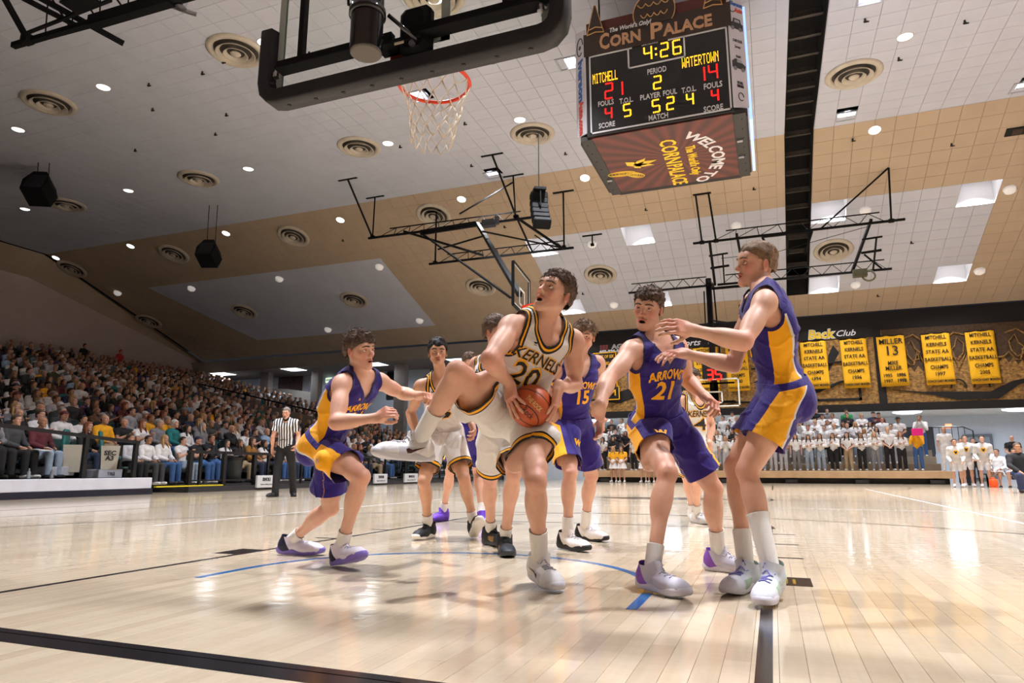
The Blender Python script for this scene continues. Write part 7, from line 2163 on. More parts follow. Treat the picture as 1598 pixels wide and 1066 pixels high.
# white player in the distance
s, J = js('p9')
P9 = player('white KERNELS player in the distance between the two purple players', J, s, camv(.1, 0, .99), camv(0, 1, 0),
    dict(R=(camv(-.1, 0, 1), 0, True), L=(camv(.25, 0, .95), 0, True)), dict(R=loose(camv(.6, 0, .3)), L=loose(camv(-.6, 0, .3))), 'w',
    hair=HAIR_D, word='KERNELS', num='4', hem=(.33, .33), shoe=SH['p9'], sockh=(.15, .15), seed=19, low=True, h=.014)
# the ball: pebbled orange leather with recessed seams and gold print
def ball_mat():
    m = bpy.data.materials.new('ball_leather'); m.use_nodes = True; nt = m.node_tree; N = nt.nodes; L = nt.links; b = N['Principled BSDF']
    a = N.new('ShaderNodeAttribute'); a.attribute_name = 'seam'
    c = mix_(nt, gate(nt, a.outputs['Fac'], -1, .0032), (186, 82, 38), (38, 26, 24)); L.new(c, b.inputs['Base Color'])
    b.inputs['Roughness'].default_value = .5
    tc = N.new('ShaderNodeTexCoord'); v = N.new('ShaderNodeTexVoronoi'); v.inputs['Scale'].default_value = 260; L.new(tc.outputs['Object'], v.inputs['Vector'])
    bp = N.new('ShaderNodeBump'); bp.inputs['Strength'].default_value = .3; bp.inputs['Distance'].default_value = .001; bp.invert = True; L.new(v.outputs['Distance'], bp.inputs['Height']); L.new(bp.outputs['Normal'], b.inputs['Normal'])
    return m
bm = bmesh.new(); bmesh.ops.create_icosphere(bm, subdivisions=6, radius=1.0)
Vb = np.array([v.co for v in bm.verts]); Tb = np.array([[v.index for v in f.verts] for f in bm.faces]); bm.free()
def seam_d(V):
    """distance to the seams in the ball's own axes"""
    d1 = np.abs(V[:, 0]); d2 = np.abs(V[:, 1])
    cr = [np.abs(np.arccos(np.clip(V @ unit(A(sx * .86, 0, .0) + A(0, 0, 0)), -1, 1)) - .78) for sx in (1, -1)]
    return np.minimum(np.minimum(d1, d2), np.minimum(*cr)) * BALL_R
# axes turned so that one long seam runs from upper left to lower right towards the camera
bz = camv(.62, -.52, .0); bx_ = camv(.45, .55, .75); RB = frame(bx_, bz)
sd_ = seam_d(Vb)
Vw = Vb * (BALL_R - .0025 * np.exp(-(sd_ / .0028) ** 2))[:, None]
ball = np_obj('basketball', (Vw @ RB), Tb, ball_mat(), None, dict(seam=sd_)); ball.location = BALL_C
tag(ball, 'orange leather basketball gripped by the tall white-kit player', 'ball')
# print on two panels
gold_b = M('ball_gold', (222, 186, 120), .5); dark_b = M('ball_dark', (72, 36, 24), .6)
def ball_print(t, o, U_, V_, size, m, width, bold=.0008, lift=.0012):
    d = decal('print', t, m, ball, Vw @ RB, Tb, o, U_, V_, size, bold, width=width, lift=lift, maxe=.01, raise_=.3); return d
u_ = camv(.62, -.62, .1); 
for t, o, sz, m, w in (('THE ROCK', camv(.18, .12, .97) * .03 + camv(.5, .6, 0) * .018, .036, gold_b, .105), ('Rock', camv(-.3, -.55, .8) * .06, .05, dark_b, .07)):
    v_ = unit(np.cross(np.cross(u_, camv(0, 1, 0)), u_))
    ball_print(t, o, u_, unit(camv(.62, .62, 0)), sz, m, w)
# ------------------------------------------------------------------ referee
def trousers_of(b, J, F, s, h=.014, off=.018, cut=None):
    t = Body(); P, PF, up = J['P'], F['P'], F['up']
    t.p = [q for q in b.p if q[1] == 'leg']
    t.ell('leg', P + PF.T @ (A(0, -.005, .03) * s), PF, A(.158, .108, .13) * s, .05)
    for e in (-1, 1): t.ell('leg', P + PF.T @ (A(e * .075, -.042, -.045) * s), PF, A(.084, .078, .095) * s, .05)
    for sd in 'LR': t.cone('leg', J['k' + sd], J['a' + sd], .056 * s, .056 * s, .04)
    V, Q = surface(t, h, off=off)
    return V, Q
def stripes_mat():
    m = bpy.data.materials.new('striped_shirt'); m.use_nodes = True; nt = m.node_tree; b = nt.nodes['Principled BSDF']
    a = nt.nodes.new('ShaderNodeAttribute'); a.attribute_name = 'lat'
    s = nt.nodes.new('ShaderNodeMath'); s.operation = 'SINE'; m2 = scaled(nt, a.outputs['Fac'], math.tau / .058, .8); nt.links.new(m2, s.inputs[0])
    c = mix_(nt, gate(nt, s.outputs[0], 0, 2), (232, 232, 236), (22, 22, 26)); nt.links.new(c, b.inputs['Base Color']); b.inputs['Roughness'].default_value = .8
    return m
BLACKC = M('black_cloth', (24, 24, 27), .8, noise=.1, nscale=8)
s, J = js('ref')
ff = {sd: set_foot(J, sd, d, s, 0, True) for sd, d in (('R', camv(-.35, 0, .93)), ('L', camv(.4, 0, .92)))}
b, J, F = make_body(J, s, camv(0, -.02, 1), A(0, 0, 1), dict(R=loose(camv(.6, 0, .3), .5), L=loose(camv(-.4, 0, .6), .8)), .012)
H, R = J['H'], F['H']
V, Q = multi_res(b, .013, [(H + R.T @ (A(0, .02, -.005) * s), .155 * s)], .006)
fl, inn = skin_attr(V, H, R, s, J)
ref = bpy.data.objects.new('person', np_mesh('person', V, Q, SKIN, dict(flush=fl, inner=inn * 0))); link(ref)
tag(ref, 'referee in black and white striped shirt with a whistle by the left sideline', 'person')
hair_obj(ref, H, R, s, dict(top=.008, side=.005, fringe=.074, tuft=0), hair_mat('hair_grey', (112, 104, 98)), 31)
brows_obj(ref, H, R, s, hair_mat('hair_grey', (112, 104, 98)), b)
jo, jV, jT = jersey(b, J, F, s, stripes_mat(), ref, 'crew', seed=31, h=.013, loose=.018, sleeve=.62, hem=-.02)
lat = (jV - J['N']) @ F['C'][0]
at_ = jo.data.attributes.new('lat', 'FLOAT', 'POINT'); at_.data.foreach_set('value', lat.astype(np.float32)); jo.name = 'striped_shirt'
bc = Body(); bc.cone('c', J['N'] + F['C'][2] * .02, J['N'] + F['C'][2] * .06, .066 * s, .062 * s); vv, qq = surface(bc, .012); np_obj('collar', vv, qq, BLACKC, ref)
vv, qq = trousers_of(b, J, F, s); vv = push_out(b.only('leg', 'torso'), vv, .012); np_obj('trousers', vv, qq, BLACKC, ref)
for sd in 'LR': put_shoe(ref, J, sd, *ff[sd], s, (shoe_mat('shoe_plain_black', (22, 22, 24)), M('sole_dark2', (28, 28, 30), .5), LACEK))
q = MB(); q.tube([H + R.T @ A(0, .11, -.07), H + R.T @ A(0, .135, -.075)], .009, 8); q.tube([H + R.T @ A(0, .12, -.075), H + R.T @ A(.0, .12, -.2), J['N'] + F['C'][1] * .14 - F['C'][2] * .12], .004, 5)
q.build('whistle', M('whistle_black', (16, 16, 18), .4), ref)

# ------------------------------------------------------------------ spectators: a few shapes, each person their own object
def objcol(name, rough=.85, rgbmul=1.0, noise=.12):
    m = bpy.data.materials.new(name); m.use_nodes = True; nt = m.node_tree; b = nt.nodes['Principled BSDF']
    oi = nt.nodes.new('ShaderNodeObjectInfo'); tc = nt.nodes.new('ShaderNodeTexCoord'); n = nt.nodes.new('ShaderNodeTexNoise'); n.inputs['Scale'].default_value = 9; nt.links.new(tc.outputs['Object'], n.inputs['Vector'])
    mr = nt.nodes.new('ShaderNodeMapRange'); mr.inputs['From Min'].default_value = .3; mr.inputs['From Max'].default_value = .7; mr.inputs['To Min'].default_value = 1 - noise; mr.inputs['To Max'].default_value = 1 + noise; nt.links.new(n.outputs['Fac'], mr.inputs['Value'])
    mx = nt.nodes.new('ShaderNodeMix'); mx.data_type = 'RGBA'; mx.blend_type = 'MULTIPLY'; mx.inputs['Factor'].default_value = 1
    nt.links.new(oi.outputs['Color'], mx.inputs['A']); nt.links.new(mr.outputs['Result'], mx.inputs['B']); nt.links.new(mx.outputs['Result'], b.inputs['Base Color']); b.inputs['Roughness'].default_value = rough
    return m
OC_SKIN, OC_CLOTH, OC_HAIR = objcol('crowd_skin', .55, noise=.06), objcol('crowd_cloth', .9), objcol('crowd_hair', .7, noise=.3)
def seated(arms):
    J = dict(P=(0, 0, .57), hR=(.09, .02, .55), hL=(-.09, .02, .55), kR=(.12, .43, .53), kL=(-.12, .43, .53), aR=(.12, .44, .09), aL=(-.12, .44, .09), N=(0, -.05, 1.06), sR=(.185, -.05, 1.0), sL=(-.185, -.05, 1.0), H=(0, .0, 1.235), fR=(0, 1, 0), fL=(0, 1, 0))
    arm = {'lap': ((.25, .04, .74), (.12, .28, .66)), 'cross': ((.25, .07, .76), (-.05, .2, .84)), 'clap': ((.25, .11, .76), (.035, .30, .92)), 'chin': ((.19, .22, .76), (.05, .14, 1.04))}[arms]
    for e, sd in ((1, 'R'), (-1, 'L')):
        a = arm
        if arms == 'chin' and e < 0: a = ((.25, .07, .76), (.0, .22, .72))
        J['e' + sd] = (e * a[0][0], a[0][1], a[0][2]); z = a[1][2] + (.04 if arms == 'cross' and e > 0 else 0); J['w' + sd] = (e * a[1][0], a[1][1], z)
    return J
def standing(arms):
    J = dict(P=(0, 0, .93), hR=(.09, 0, .91), hL=(-.09, 0, .91), kR=(.11, .03, .50), kL=(-.10, .02, .50), aR=(.12, 0, .09), aL=(-.11, .0, .09), N=(0, -.02, 1.43), sR=(.185, -.02, 1.37), sL=(-.185, -.02, 1.37), H=(0, .03, 1.60), fR=(.15, 1, 0), fL=(-.15, 1, 0))
    arm = {'down': ((.25, -.02, 1.08), (.24, .08, .83)), 'cross': ((.25, .05, 1.12), (-.05, .19, 1.17)), 'clap': ((.24, .09, 1.12), (.03, .27, 1.26)), 'front': ((.25, .02, 1.1), (.05, .19, .95)), 'face': ((.24, .12, 1.12), (.06, .16, 1.46)), 'lean': ((.24, .12, 1.04), (.16, .36, .86))}[arms]
    for e, sd in ((1, 'R'), (-1, 'L')):
        z = arm[1][2] + (.04 if arms == 'cross' and e > 0 else 0)
        J['e' + sd] = (e * arm[0][0], arm[0][1], arm[0][2]); J['w' + sd] = (e * arm[1][0], arm[1][1], z)
    if arms == 'lean':
        for k in ('N', 'sR', 'sL', 'H'): x, y, z = J[k]; J[k] = (x, y + .22, z - .05)
    return J
def kneeling():
    J = seated('lap'); sh = lambda v, dz: (v[0], v[1], v[2] + dz)
    for k in J:
        if k[0] not in 'ka' and k[0] != 'f': J[k] = sh(J[k], -.12)
    J['kR'] = (.12, .40, .42); J['aR'] = (.12, .38, .09); J['kL'] = (-.12, .12, .07); J['aL'] = (-.12, -.32, .10); J['eR'] = (.24, .12, .66); J['wR'] = (.1, .34, .52); J['fL'] = (0, .3, -1)
    return J
def hair_mesh(J, F, kind):
    H, R = J['H'], F['H']; b = Body(); g = lambda x, y, z: H + R.T @ A(x, y, z)
    if kind == 'short': b.ell('h', g(0, -.014, .045), R, A(.084, .102, .085), .02); b.ell('h', g(0, -.05, -.02), R, A(.07, .06, .06), .02)
    elif kind == 'long':
        b.ell('h', g(0, -.014, .045), R, A(.088, .106, .088), .02); b.ell('h', g(0, -.06, -.08), R, A(.095, .055, .14), .04)
        for e in (-1, 1): b.cone('h', g(e * .075, .0, .02), g(e * .10, .05, -.24), .026, .03, .03)
    elif kind == 'cap':
        b.ell('h', g(0, -.012, .055), R, A(.084, .1, .075), .02); b.ell('h', g(0, .10, .055), R, A(.06, .06, .010), .01); b.ell('h', g(0, -.055, -.015), R, A(.06, .05, .05), .02)
    elif kind == 'hat':
        b.ell('h', g(0, -.0, .06), R, A(.16, .19, .014), .01); b.ell('h', g(0, -.01, .10), R, A(.08, .095, .07), .015)
    else: b.ell('h', g(0, -.055, -.005), R, A(.072, .06, .05), .02)
    V, Q = surface(b, .012); T = tris(Q); q = (V - H) @ R.T
    f = q[:, 2] - np.where(q[:, 1] > .04, .062, np.where(q[:, 1] > .0, .02, -.5))
    if kind in ('cap', 'hat'): f = np.where(q[:, 1] > .04, q[:, 2] - .038, f)
    if kind == 'long': f = np.where((np.abs(q[:, 0]) > .066) & (q[:, 1] < .09), 1, f)
    V, T, _ = clip(V, T, f)
    return V, T
TPL = {}
def template(key, J, sleeves='long', legs='long', hairs=('short',), h=.02):
    J = {k: A(*v) for k, v in J.items()}
    s = .95
    b, J, F = make_body(J, s, A(0, 1, .02), A(0, 0, 1), None, .004)
    H = J['H']
    V, Q = multi_res(b, h, [(H, .15)], .0105)
    d = dict(body=np_mesh('person', V, Q, OC_SKIN))
    t = Body(); t.p = [q for q in b.p if q[1] in ('torso', 'shoulder', 'arm')]
    V, Q = surface(t, h, off=.017); T = tris(Q)
    f = np.full(len(V), 1.0)
    for sd in 'LR':
        S, E, W = J['s' + sd], J['e' + sd], J['w' + sd]
        if sleeves == 'short':
            u = unit(E - S); tt = (V - S) @ u; la = np.linalg.norm(V - S - tt[:, None] * u, axis=1); f = np.where(la < .1, np.minimum(f, .6 * np.linalg.norm(E - S) - tt), f)
            u2 = unit(W - E); t2 = np.clip((V - E) @ u2, 0, .5); l2 = np.linalg.norm(V - E - t2[:, None] * u2, axis=1); f = np.where((l2 < .08) & (t2 > .0) & (((V - J['P']) @ F['C'][1]) * 0 + l2 < b.only('torso').eval(V) + .06), -1, f)
        else:
            u2 = unit(W - E); f = np.where(np.linalg.norm(V - W, axis=1) < .09, np.minimum(f, np.linalg.norm(W - E) - .01 - (V - E) @ u2), f)
    q_ = V - J['N']; f = np.minimum(f, np.where(np.hypot(q_[:, 0], q_[:, 1]) < .09, .045 - q_[:, 2], 1))
    V, T, _ = clip(V, T, f); V = push_out(b, V, .008)
    d['top'] = np_mesh('top', V, T, OC_CLOTH)
    V, Q = trousers_of(b, J, F, s, h, .014); T = tris(Q)
    f = np.full(len(V), 1.0)
    for sd in 'LR':
        K, An = J['k' + sd], J['a' + sd]; u = unit(An - K); tt = (V - K) @ u; la = np.linalg.norm(V - K - tt[:, None] * u, axis=1)
        f = np.where((la < .12), np.minimum(f, (np.linalg.norm(An - K) + .01 if legs == 'long' else -.05) - tt), f)
    V, T, _ = clip(V, T, f); d['trousers'] = np_mesh('trousers', V, T, OC_CLOTH)
    sh = Body()
    for sd in 'LR':
        An, fd = J['a' + sd], unit(J['f' + sd]); lo = An - A(0, 0, .045)
        sh.cone('s', lo - fd * .04, lo + fd * .15, .045, .04, .02); sh.cone('s', lo, An + A(0, 0, .0), .042, .044, .02)
    V, Q = surface(sh, .016); V[:, 2] = np.maximum(V[:, 2], 0.002) if key != 'kneel' else V[:, 2]
    d['shoes'] = np_mesh('shoes', V, Q, OC_CLOTH)
    for hk in hairs:
        V, T = hair_mesh(J, F, hk); d['hair_' + hk] = np_mesh('hair', V, T, OC_HAIR)
    TPL[key] = d
HK = ('short', 'long', 'cap', 'thin')
for k in ('lap', 'cross', 'clap', 'chin'): template('sit_' + k, seated(k), hairs=HK, sleeves='short' if k == 'clap' else 'long')
for k in ('down', 'cross', 'clap', 'front', 'face'): template('st_' + k, standing(k), hairs=HK + (('hat',) if k == 'front' else ()), sleeves='short' if k in ('down', 'front') else 'long')
template('lean', standing('lean'), legs='short', hairs=('short',)); template('sitshort', seated('lap'), legs='short', hairs=('short',)); template('kneel', kneeling(), hairs=('short', 'thin'))
CC = {'white': (228, 226, 228), 'black': (28, 28, 32), 'grey': (120, 120, 126), 'dark grey': (64, 66, 70), 'yellow': (236, 170, 28), 'maroon': (92, 38, 48), 'navy': (40, 48, 78), 'teal': (28, 110, 112), 'light blue': (146, 176, 206), 'brown': (104, 76, 56), 'olive': (70, 72, 56), 'red': (176, 36, 40), 'mustard': (150, 104, 44), 'pale grey': (184, 184, 194), 'purple': (84, 62, 118), 'green': (44, 140, 84), 'pink': (226, 40, 140),
      'blue jeans': (60, 96, 150), 'dark jeans': (44, 54, 78), 'khaki': (160, 140, 112), 'light jeans': (140, 156, 176)}
HC = {'brown': (74, 54, 40), 'dark brown': (44, 34, 28), 'black': (24, 20, 20), 'blond': (168, 134, 90), 'grey': (150, 146, 142), 'red-brown': (120, 66, 40), 'white': (206, 202, 198)}
SK = [(196, 150, 128), (188, 140, 116), (204, 160, 140), (170, 124, 98), (192, 146, 122)]
def put_person(tpl, loc, rz, top, bottom, hk, hcol, label, group, sc=1.0, shoes='white', capcol=None, skin=None):
    d = TPL[tpl]; c = rnd.choice(SK) if skin is None else skin
    o = bpy.data.objects.new('person', d['body']); o.location = loc; o.rotation_euler = (0, 0, rz); o.scale = (sc, sc, sc); o.color = lin(c); link(o); tag(o, label, 'person', group)
    for n, col in (('top', CC[top]), ('trousers', CC[bottom]), ('shoes', CC[shoes]), ('hair', capcol or HC[hcol])):
        ch = bpy.data.objects.new('cap' if (n == 'hair' and hk in ('cap', 'hat')) else n, d['hair_' + hk] if n == 'hair' else d[n]); ch.color = lin(col); link(ch, o)
    return o
ROWN = ['front row', 'second row', 'third row', 'fourth row', 'fifth row', 'sixth row', 'seventh row', 'eighth row', 'ninth row', 'tenth row', 'eleventh row', 'twelfth row'] + [w + ' row' for w in ('thirteenth fourteenth fifteenth sixteenth seventeenth eighteenth nineteenth twentieth twenty-first twenty-second twenty-third twenty-fourth twenty-fifth twenty-sixth twenty-seventh').split()]
NTH = ['first', 'second', 'third', 'fourth', 'fifth', 'sixth', 'seventh', 'eighth', 'ninth', 'tenth', 'eleventh', 'twelfth', 'thirteenth', 'fourteenth', 'fifteenth', 'sixteenth', 'seventeenth', 'eighteenth', 'nineteenth', 'twentieth'] + [t_ + '-' + u_ for t_ in ('twenty', 'thirty', 'forty', 'fifty') for u_ in 'first second third fourth fifth sixth seventh eighth ninth'.split()]
HN = {'short': 'short %s hair', 'long': 'long %s hair', 'cap': 'wearing a cap', 'thin': 'thinning %s hair', 'hat': 'black cowboy hat'}
# seats of the left stand: position grid, straight rows
SEAT_W = .56
def y_lo(k): return 7.1 + .60 * (-12.6 - row_x(k)) - .6
def y_hi(k): return min(35.8, 28.5 + .75 * (-13.45 - row_x(k)))
grid = []
for k in range(N_ROWS):
    y = y_lo(k)
    while y < y_hi(k):
        aisle = (abs(y - 11.2 - .0 * k) < .0) or (5 <= k <= 15 and 24.4 < y < 25.9) or (k == 0 and 10.3 < y < 10.75)
        if not aisle: grid.append((k, y))
        y += SEAT_W
FRONT = {   # people the photograph shows clearly: (row, y): (top, bottom, hair, hair colour, pose)
 (0, 7.75): ('grey', 'black', 'long', 'black', 'chin'), (0, 8.2): ('dark grey', 'black', 'short', 'brown', 'lap'), (0, 8.85): ('maroon', 'light jeans', 'thin', 'grey', 'lap'), (1, 9.75): ('white', 'dark jeans', 'cap', 'brown', 'lap'), (1, 10.1): ('white', 'navy', 'short', 'black', 'lap'),
 (0, 9.75): ('black', 'dark jeans', 'long', 'red-brown', 'lap'), (1, 11.1): ('yellow', 'khaki', 'thin', 'dark brown', 'lap'), (0, 11.1): ('pale grey', 'black', 'short', 'brown', 'lap'), (1, 12.0): ('white', 'black', 'long', 'red-brown', 'clap'), (0, 11.7): ('white', 'dark grey', 'short', 'dark brown', 'lap'), (0, 12.3): ('white', 'blue jeans', 'long', 'blond', 'lap'), (0, 12.85): ('white', 'light jeans', 'short', 'dark brown', 'clap'),
 (0, 13.4): ('black', 'blue jeans', 'cap', 'black', 'clap'), (0, 13.95): ('black', 'blue jeans', 'short', 'brown', 'chin'), (0, 14.5): ('white', 'dark jeans', 'long', 'dark brown', 'cross'), (1, 14.3): ('grey', 'dark jeans', 'long', 'grey', 'lap'), (0, 15.2): ('mustard', 'dark jeans', 'long', 'brown', 'lap'), (0, 16.5): ('black', 'blue jeans', 'cap', 'brown', 'lap'), (1, 13.1): ('teal', 'dark jeans', 'short', 'white', 'lap'), (2, 13.0): ('yellow', 'dark jeans', 'short', 'red-brown', 'lap')}
assigned = {}
for (k, y), v in FRONT.items():
    c = [g for g in grid if g[0] == k and g not in assigned]
    g = min(c, key=lambda q: abs(q[1] - y)); assigned[g] = v
TOPS = ['white'] * 20 + ['black'] * 20 + ['dark grey'] * 12 + ['grey'] * 8 + ['yellow'] * 4 + ['maroon'] * 4 + ['navy'] * 6 + ['brown'] * 4 + ['olive'] * 4 + ['light blue'] * 2 + ['pale grey'] * 6 + ['purple'] * 3 + ['teal']
BOTS = ['dark jeans'] * 6 + ['black'] * 5 + ['blue jeans'] * 4 + ['khaki'] * 2 + ['dark grey'] * 2
HAIRS = [('short', 'brown')] * 6 + [('short', 'dark brown')] * 6 + [('short', 'grey')] * 5 + [('thin', 'grey')] * 4 + [('long', 'brown')] * 5 + [('long', 'dark brown')] * 4 + [('long', 'blond')] * 5 + [('cap', 'black')] * 5 + [('short', 'blond')] * 2 + [('thin', 'white')] * 2 + [('long', 'red-brown')] * 2
people = []
for g in grid:
    if g in assigned: people.append((g, assigned[g])); continue
    if g[0] == 0 and 9.2 < g[1] < 10.8: continue
    if rnd.random() > .86: continue
    hk, hc = rnd.choice(HAIRS); pose = rnd.choice(['lap', 'lap', 'cross', 'clap', 'chin'])
    people.append((g, (rnd.choice(TOPS), rnd.choice(BOTS), hk, hc, pose)))
def vdist(g): return math.hypot(row_x(g[0]) - CAM.x, g[1] - CAM.y)
people.sort(key=lambda p: vdist(p[0]))
N_SINGLE = 196
single, mass = people[:N_SINGLE], people[N_SINGLE:]
byrow = {}
for g, v in single: byrow.setdefault(g[0], []).append(g[1])
for v in byrow.values(): v.sort()
for (k, y), (top, bot, hk, hc, pose) in single:
    hn = HN[hk] % hc.replace(' ', '-') if '%' in HN[hk] else HN[hk]
    lab = 'spectator in %s top, %s, left stand %s, %s from near end' % (top.replace(' ', '-'), hn, ROWN[k], NTH[byrow[k].index(y)])
    capc = CC[rnd.choice(['black', 'navy', 'white', 'grey', 'maroon'])] if hk == 'cap' else None
    z0 = row_z(k) if k else (.4 if y < 10.8 else .2)
    put_person('sit_' + pose, (row_x(k) - .16 + rnd.uniform(-.05, .05), y + rnd.uniform(-.06, .06), z0), -math.pi / 2 + rnd.uniform(-.05, .35), top, bot, hk, hc, lab, 'spectators in the left stand', rnd.uniform(.95, 1.05), rnd.choice(['white', 'black', 'dark grey', 'white']), capc)
# standing at the back: one in red hood, one in black
for y, x, top, lab in ((26.3, -33.6, 'red', 'standing spectator in a red hooded top at the back of the left stand'), (24.2, -33.8, 'black', 'standing spectator all in black at the back of the left stand beside the red hood')):
    put_person('st_down', (x, y, row_z(24)), -math.pi / 2 + .3, top, 'black', 'short', 'black', lab, 'spectators in the left stand', 1.08, 'black', capcol=CC['red'] if top == 'red' else None)
# the rest of the crowd, farther up: one mass
J0 = {k: A(*v) for k, v in seated('lap').items()}
b0, J0, F0 = make_body(J0, .95, A(0, 1, 0), A(0, 0, 1), None, .012)
V0, Q0 = surface(b0, .042); T0 = tris(Q0)
sd0 = np.where(V0[:, 2] > 1.09, 0, np.where((V0[:, 1] > .1) & (V0[:, 2] < .62), 2, 1))
hd = V0 - J0['H']
sd0[(V0[:, 2] > 1.09) & ((hd[:, 2] > .05) | (hd[:, 1] < -.02))] = 3
sd0[(np.linalg.norm(V0 - A(0, .30, .68), axis=1) < .13) & (V0[:, 2] > .6)] = 0
mv, mf, mc = [], [], []
for i, ((k, y), (top, bot, hk, hc, pose)) in enumerate(mass):
    a = -math.pi / 2 + rnd.uniform(-.05, .35); c, s_ = math.cos(a), math.sin(a)
    Vr = V0 * rnd.uniform(.95, 1.06); P_ = np.stack([Vr[:, 0] * c - Vr[:, 1] * s_, Vr[:, 0] * s_ + Vr[:, 1] * c, Vr[:, 2]], -1) + A(row_x(k) - .16, y + rnd.uniform(-.1, .1), row_z(k))
    cols = np.array([lin(rnd.choice(SK)), lin(CC[top]), lin(CC[bot]), lin(HC[hc])])
    mv.append(P_); mf.append(T0 + i * len(V0)); mc.append(cols[sd0])
mV, mF, mC = np.concatenate(mv), np.concatenate(mf), np.concatenate(mc)
cm = bpy.data.materials.new('crowd_mass'); cm.use_nodes = True
_a = cm.node_tree.nodes.new('ShaderNodeAttribute'); _a.attribute_name = 'tone'; cm.node_tree.links.new(_a.outputs['Color'], cm.node_tree.nodes['Principled BSDF'].inputs['Base Color']); cm.node_tree.nodes['Principled BSDF'].inputs['Roughness'].default_value = .85
me = np_mesh('distant_crowd', mV, mF, cm); ca = me.color_attributes.new('tone', 'FLOAT_COLOR', 'POINT'); ca.data.foreach_set('color', mC.astype(np.float32).ravel())
o = link(bpy.data.objects.new('distant_crowd', me)); tag(o, 'mass of seated spectators high up in the left stand', 'crowd', kind='stuff')
# seats
seat_m = M('seat_teal', (44, 110, 112), .5); seat_dark = M('seat_green_grey', (52, 78, 76), .6); cream = M('seat_end_cream', (190, 184, 170), .6)
q = MB(); q.bbox((0, .02, .43), (.46, .44, .07), .02); m_pan = q.mesh('seat_pan', seat_dark)
q = MB(); q.bbox((0, -.22, .68), (.48, .06, .46), .02, Matrix.Rotation(math.radians(8), 3, 'X')); m_back = q.mesh('backrest', seat_dark)
q = MB(); q.bar((0, -.1, 0), (0, 0, .4), .08); q.box((.24, -.03, .5), (.04, .3, .05)); m_ped = q.mesh('pedestal', M('seat_iron', (60, 62, 62), .6))
occ = {g for g, _ in people}
order = sorted(grid, key=lambda g: vdist(g) - (6 if g not in occ else 0))
sing = order[:230]; rows_ = {}
for g in sing: rows_.setdefault(g[0], []).append(g[1])
for v in rows_.values(): v.sort()
for k, y in sing:
    z0 = row_z(k) if k else (.4 if y < 10.8 else .2)
    t = empty('arena_seat', (row_x(k) - .18, y, z0), -math.pi / 2, label='dark green folding seat, left stand %s, %s from near end%s' % (ROWN[k], NTH[rows_[k].index(y)], '' if (k, y) in occ else ', empty'), cat='seat', group='folding seats of the left stand')
    for n, me in (('seat_pan', m_pan), ('backrest', m_back), ('pedestal', m_ped)): link(bpy.data.objects.new(n, me), t)
ms = MB()
for k, y in order[230:]:
    x, z = row_x(k) - .18, row_z(k)
    ms.box((x, y, z + .43), (.44, .46, .07)); ms.box((x - .23, y, z + .68), (.06, .48, .44)); ms.box((x - .05, y, z + .2), (.08, .08, .4))
o = ms.build('distant_seats', seat_dark); tag(o, 'mass of folding seats high up in the left stand', 'seats', kind='stuff')
# the two bright end-of-row seats by the near aisle
t = empty('arena_seat', (-13.2, 10.1, .42), -.72, label='teal end seat with cream side panel lettered SEC A3', cat='seat')
q = MB(); q.bbox((0, .02, .46), (.5, .46, .08), .02); q.build('seat_pan', seat_m, t)
q = MB(); q.bbox((0, -.2, .8), (.52, .08, .6), .03, Matrix.Rotation(math.radians(10), 3, 'X')); q.build('backrest', seat_m, t)
q = MB(); q.prism([(-.16, 0), (.16, 0), (.2, .62), (-.2, .62)], .05, ((.26, .02, .12), (0, 1, 0), (0, 0, 1))); q.build('end_panel', cream, t)
for s_, z in (('SEC', .56), ('A3', .44)): text_obj('lettering', s_, M('seat_ink', (50, 52, 54), .6), (.313, .02, z), (0, 1, 0), (0, 0, 1), .15, t, bold=.006)
t = empty('arena_seat', (-13.35, 9.3, .42), -.8, label='cream end panel seat beside the man in maroon', cat='seat')
q = MB(); q.bbox((0, .02, .46), (.5, .46, .08), .02); q.build('seat_pan', seat_m, t)
q = MB(); q.bbox((0, -.2, .8), (.52, .08, .6), .03); q.build('backrest', seat_m, t)
q = MB(); q.prism([(-.16, 0), (.16, 0), (.2, .62), (-.2, .62)], .05, ((.26, .02, .12), (0, 1, 0), (0, 0, 1))); q.build('end_panel', cream, t)
btl = M('bottle_plastic', (176, 188, 196), .15, spec=.6)
for i, (x, y) in enumerate(((-12.95, 8.05), (-12.95, 8.55))):
    q = MB(); q.lathe([(0, 0), (.034, 0), (.036, .02), (.034, .08), (.036, .14), (.014, .18), (.013, .2)], n=14); o = q.build('water_bottle', btl, None, True, loc=(x, y, .4)); tag(o, 'clear water bottle on the near stand floor, %s of two' % ('left', 'right')[i], 'bottle')
    q = MB(); q.lathe([(.0, .2), (.015, .2), (.015, .222), (0, .222)], n=10); q.build('bottle_cap', M('cap_white', (230, 230, 230), .5), o)
pp = MB(); pp.box((0, 0, 0), (.22, .3, .004)); o = pp.build('programme', M('paper', (226, 222, 216), .7), None, loc=(-13.12, 8.4, 1.02), rot=(0, .12, .2)); tag(o, 'white paper programme on the lap of the front-row spectator', 'paper')
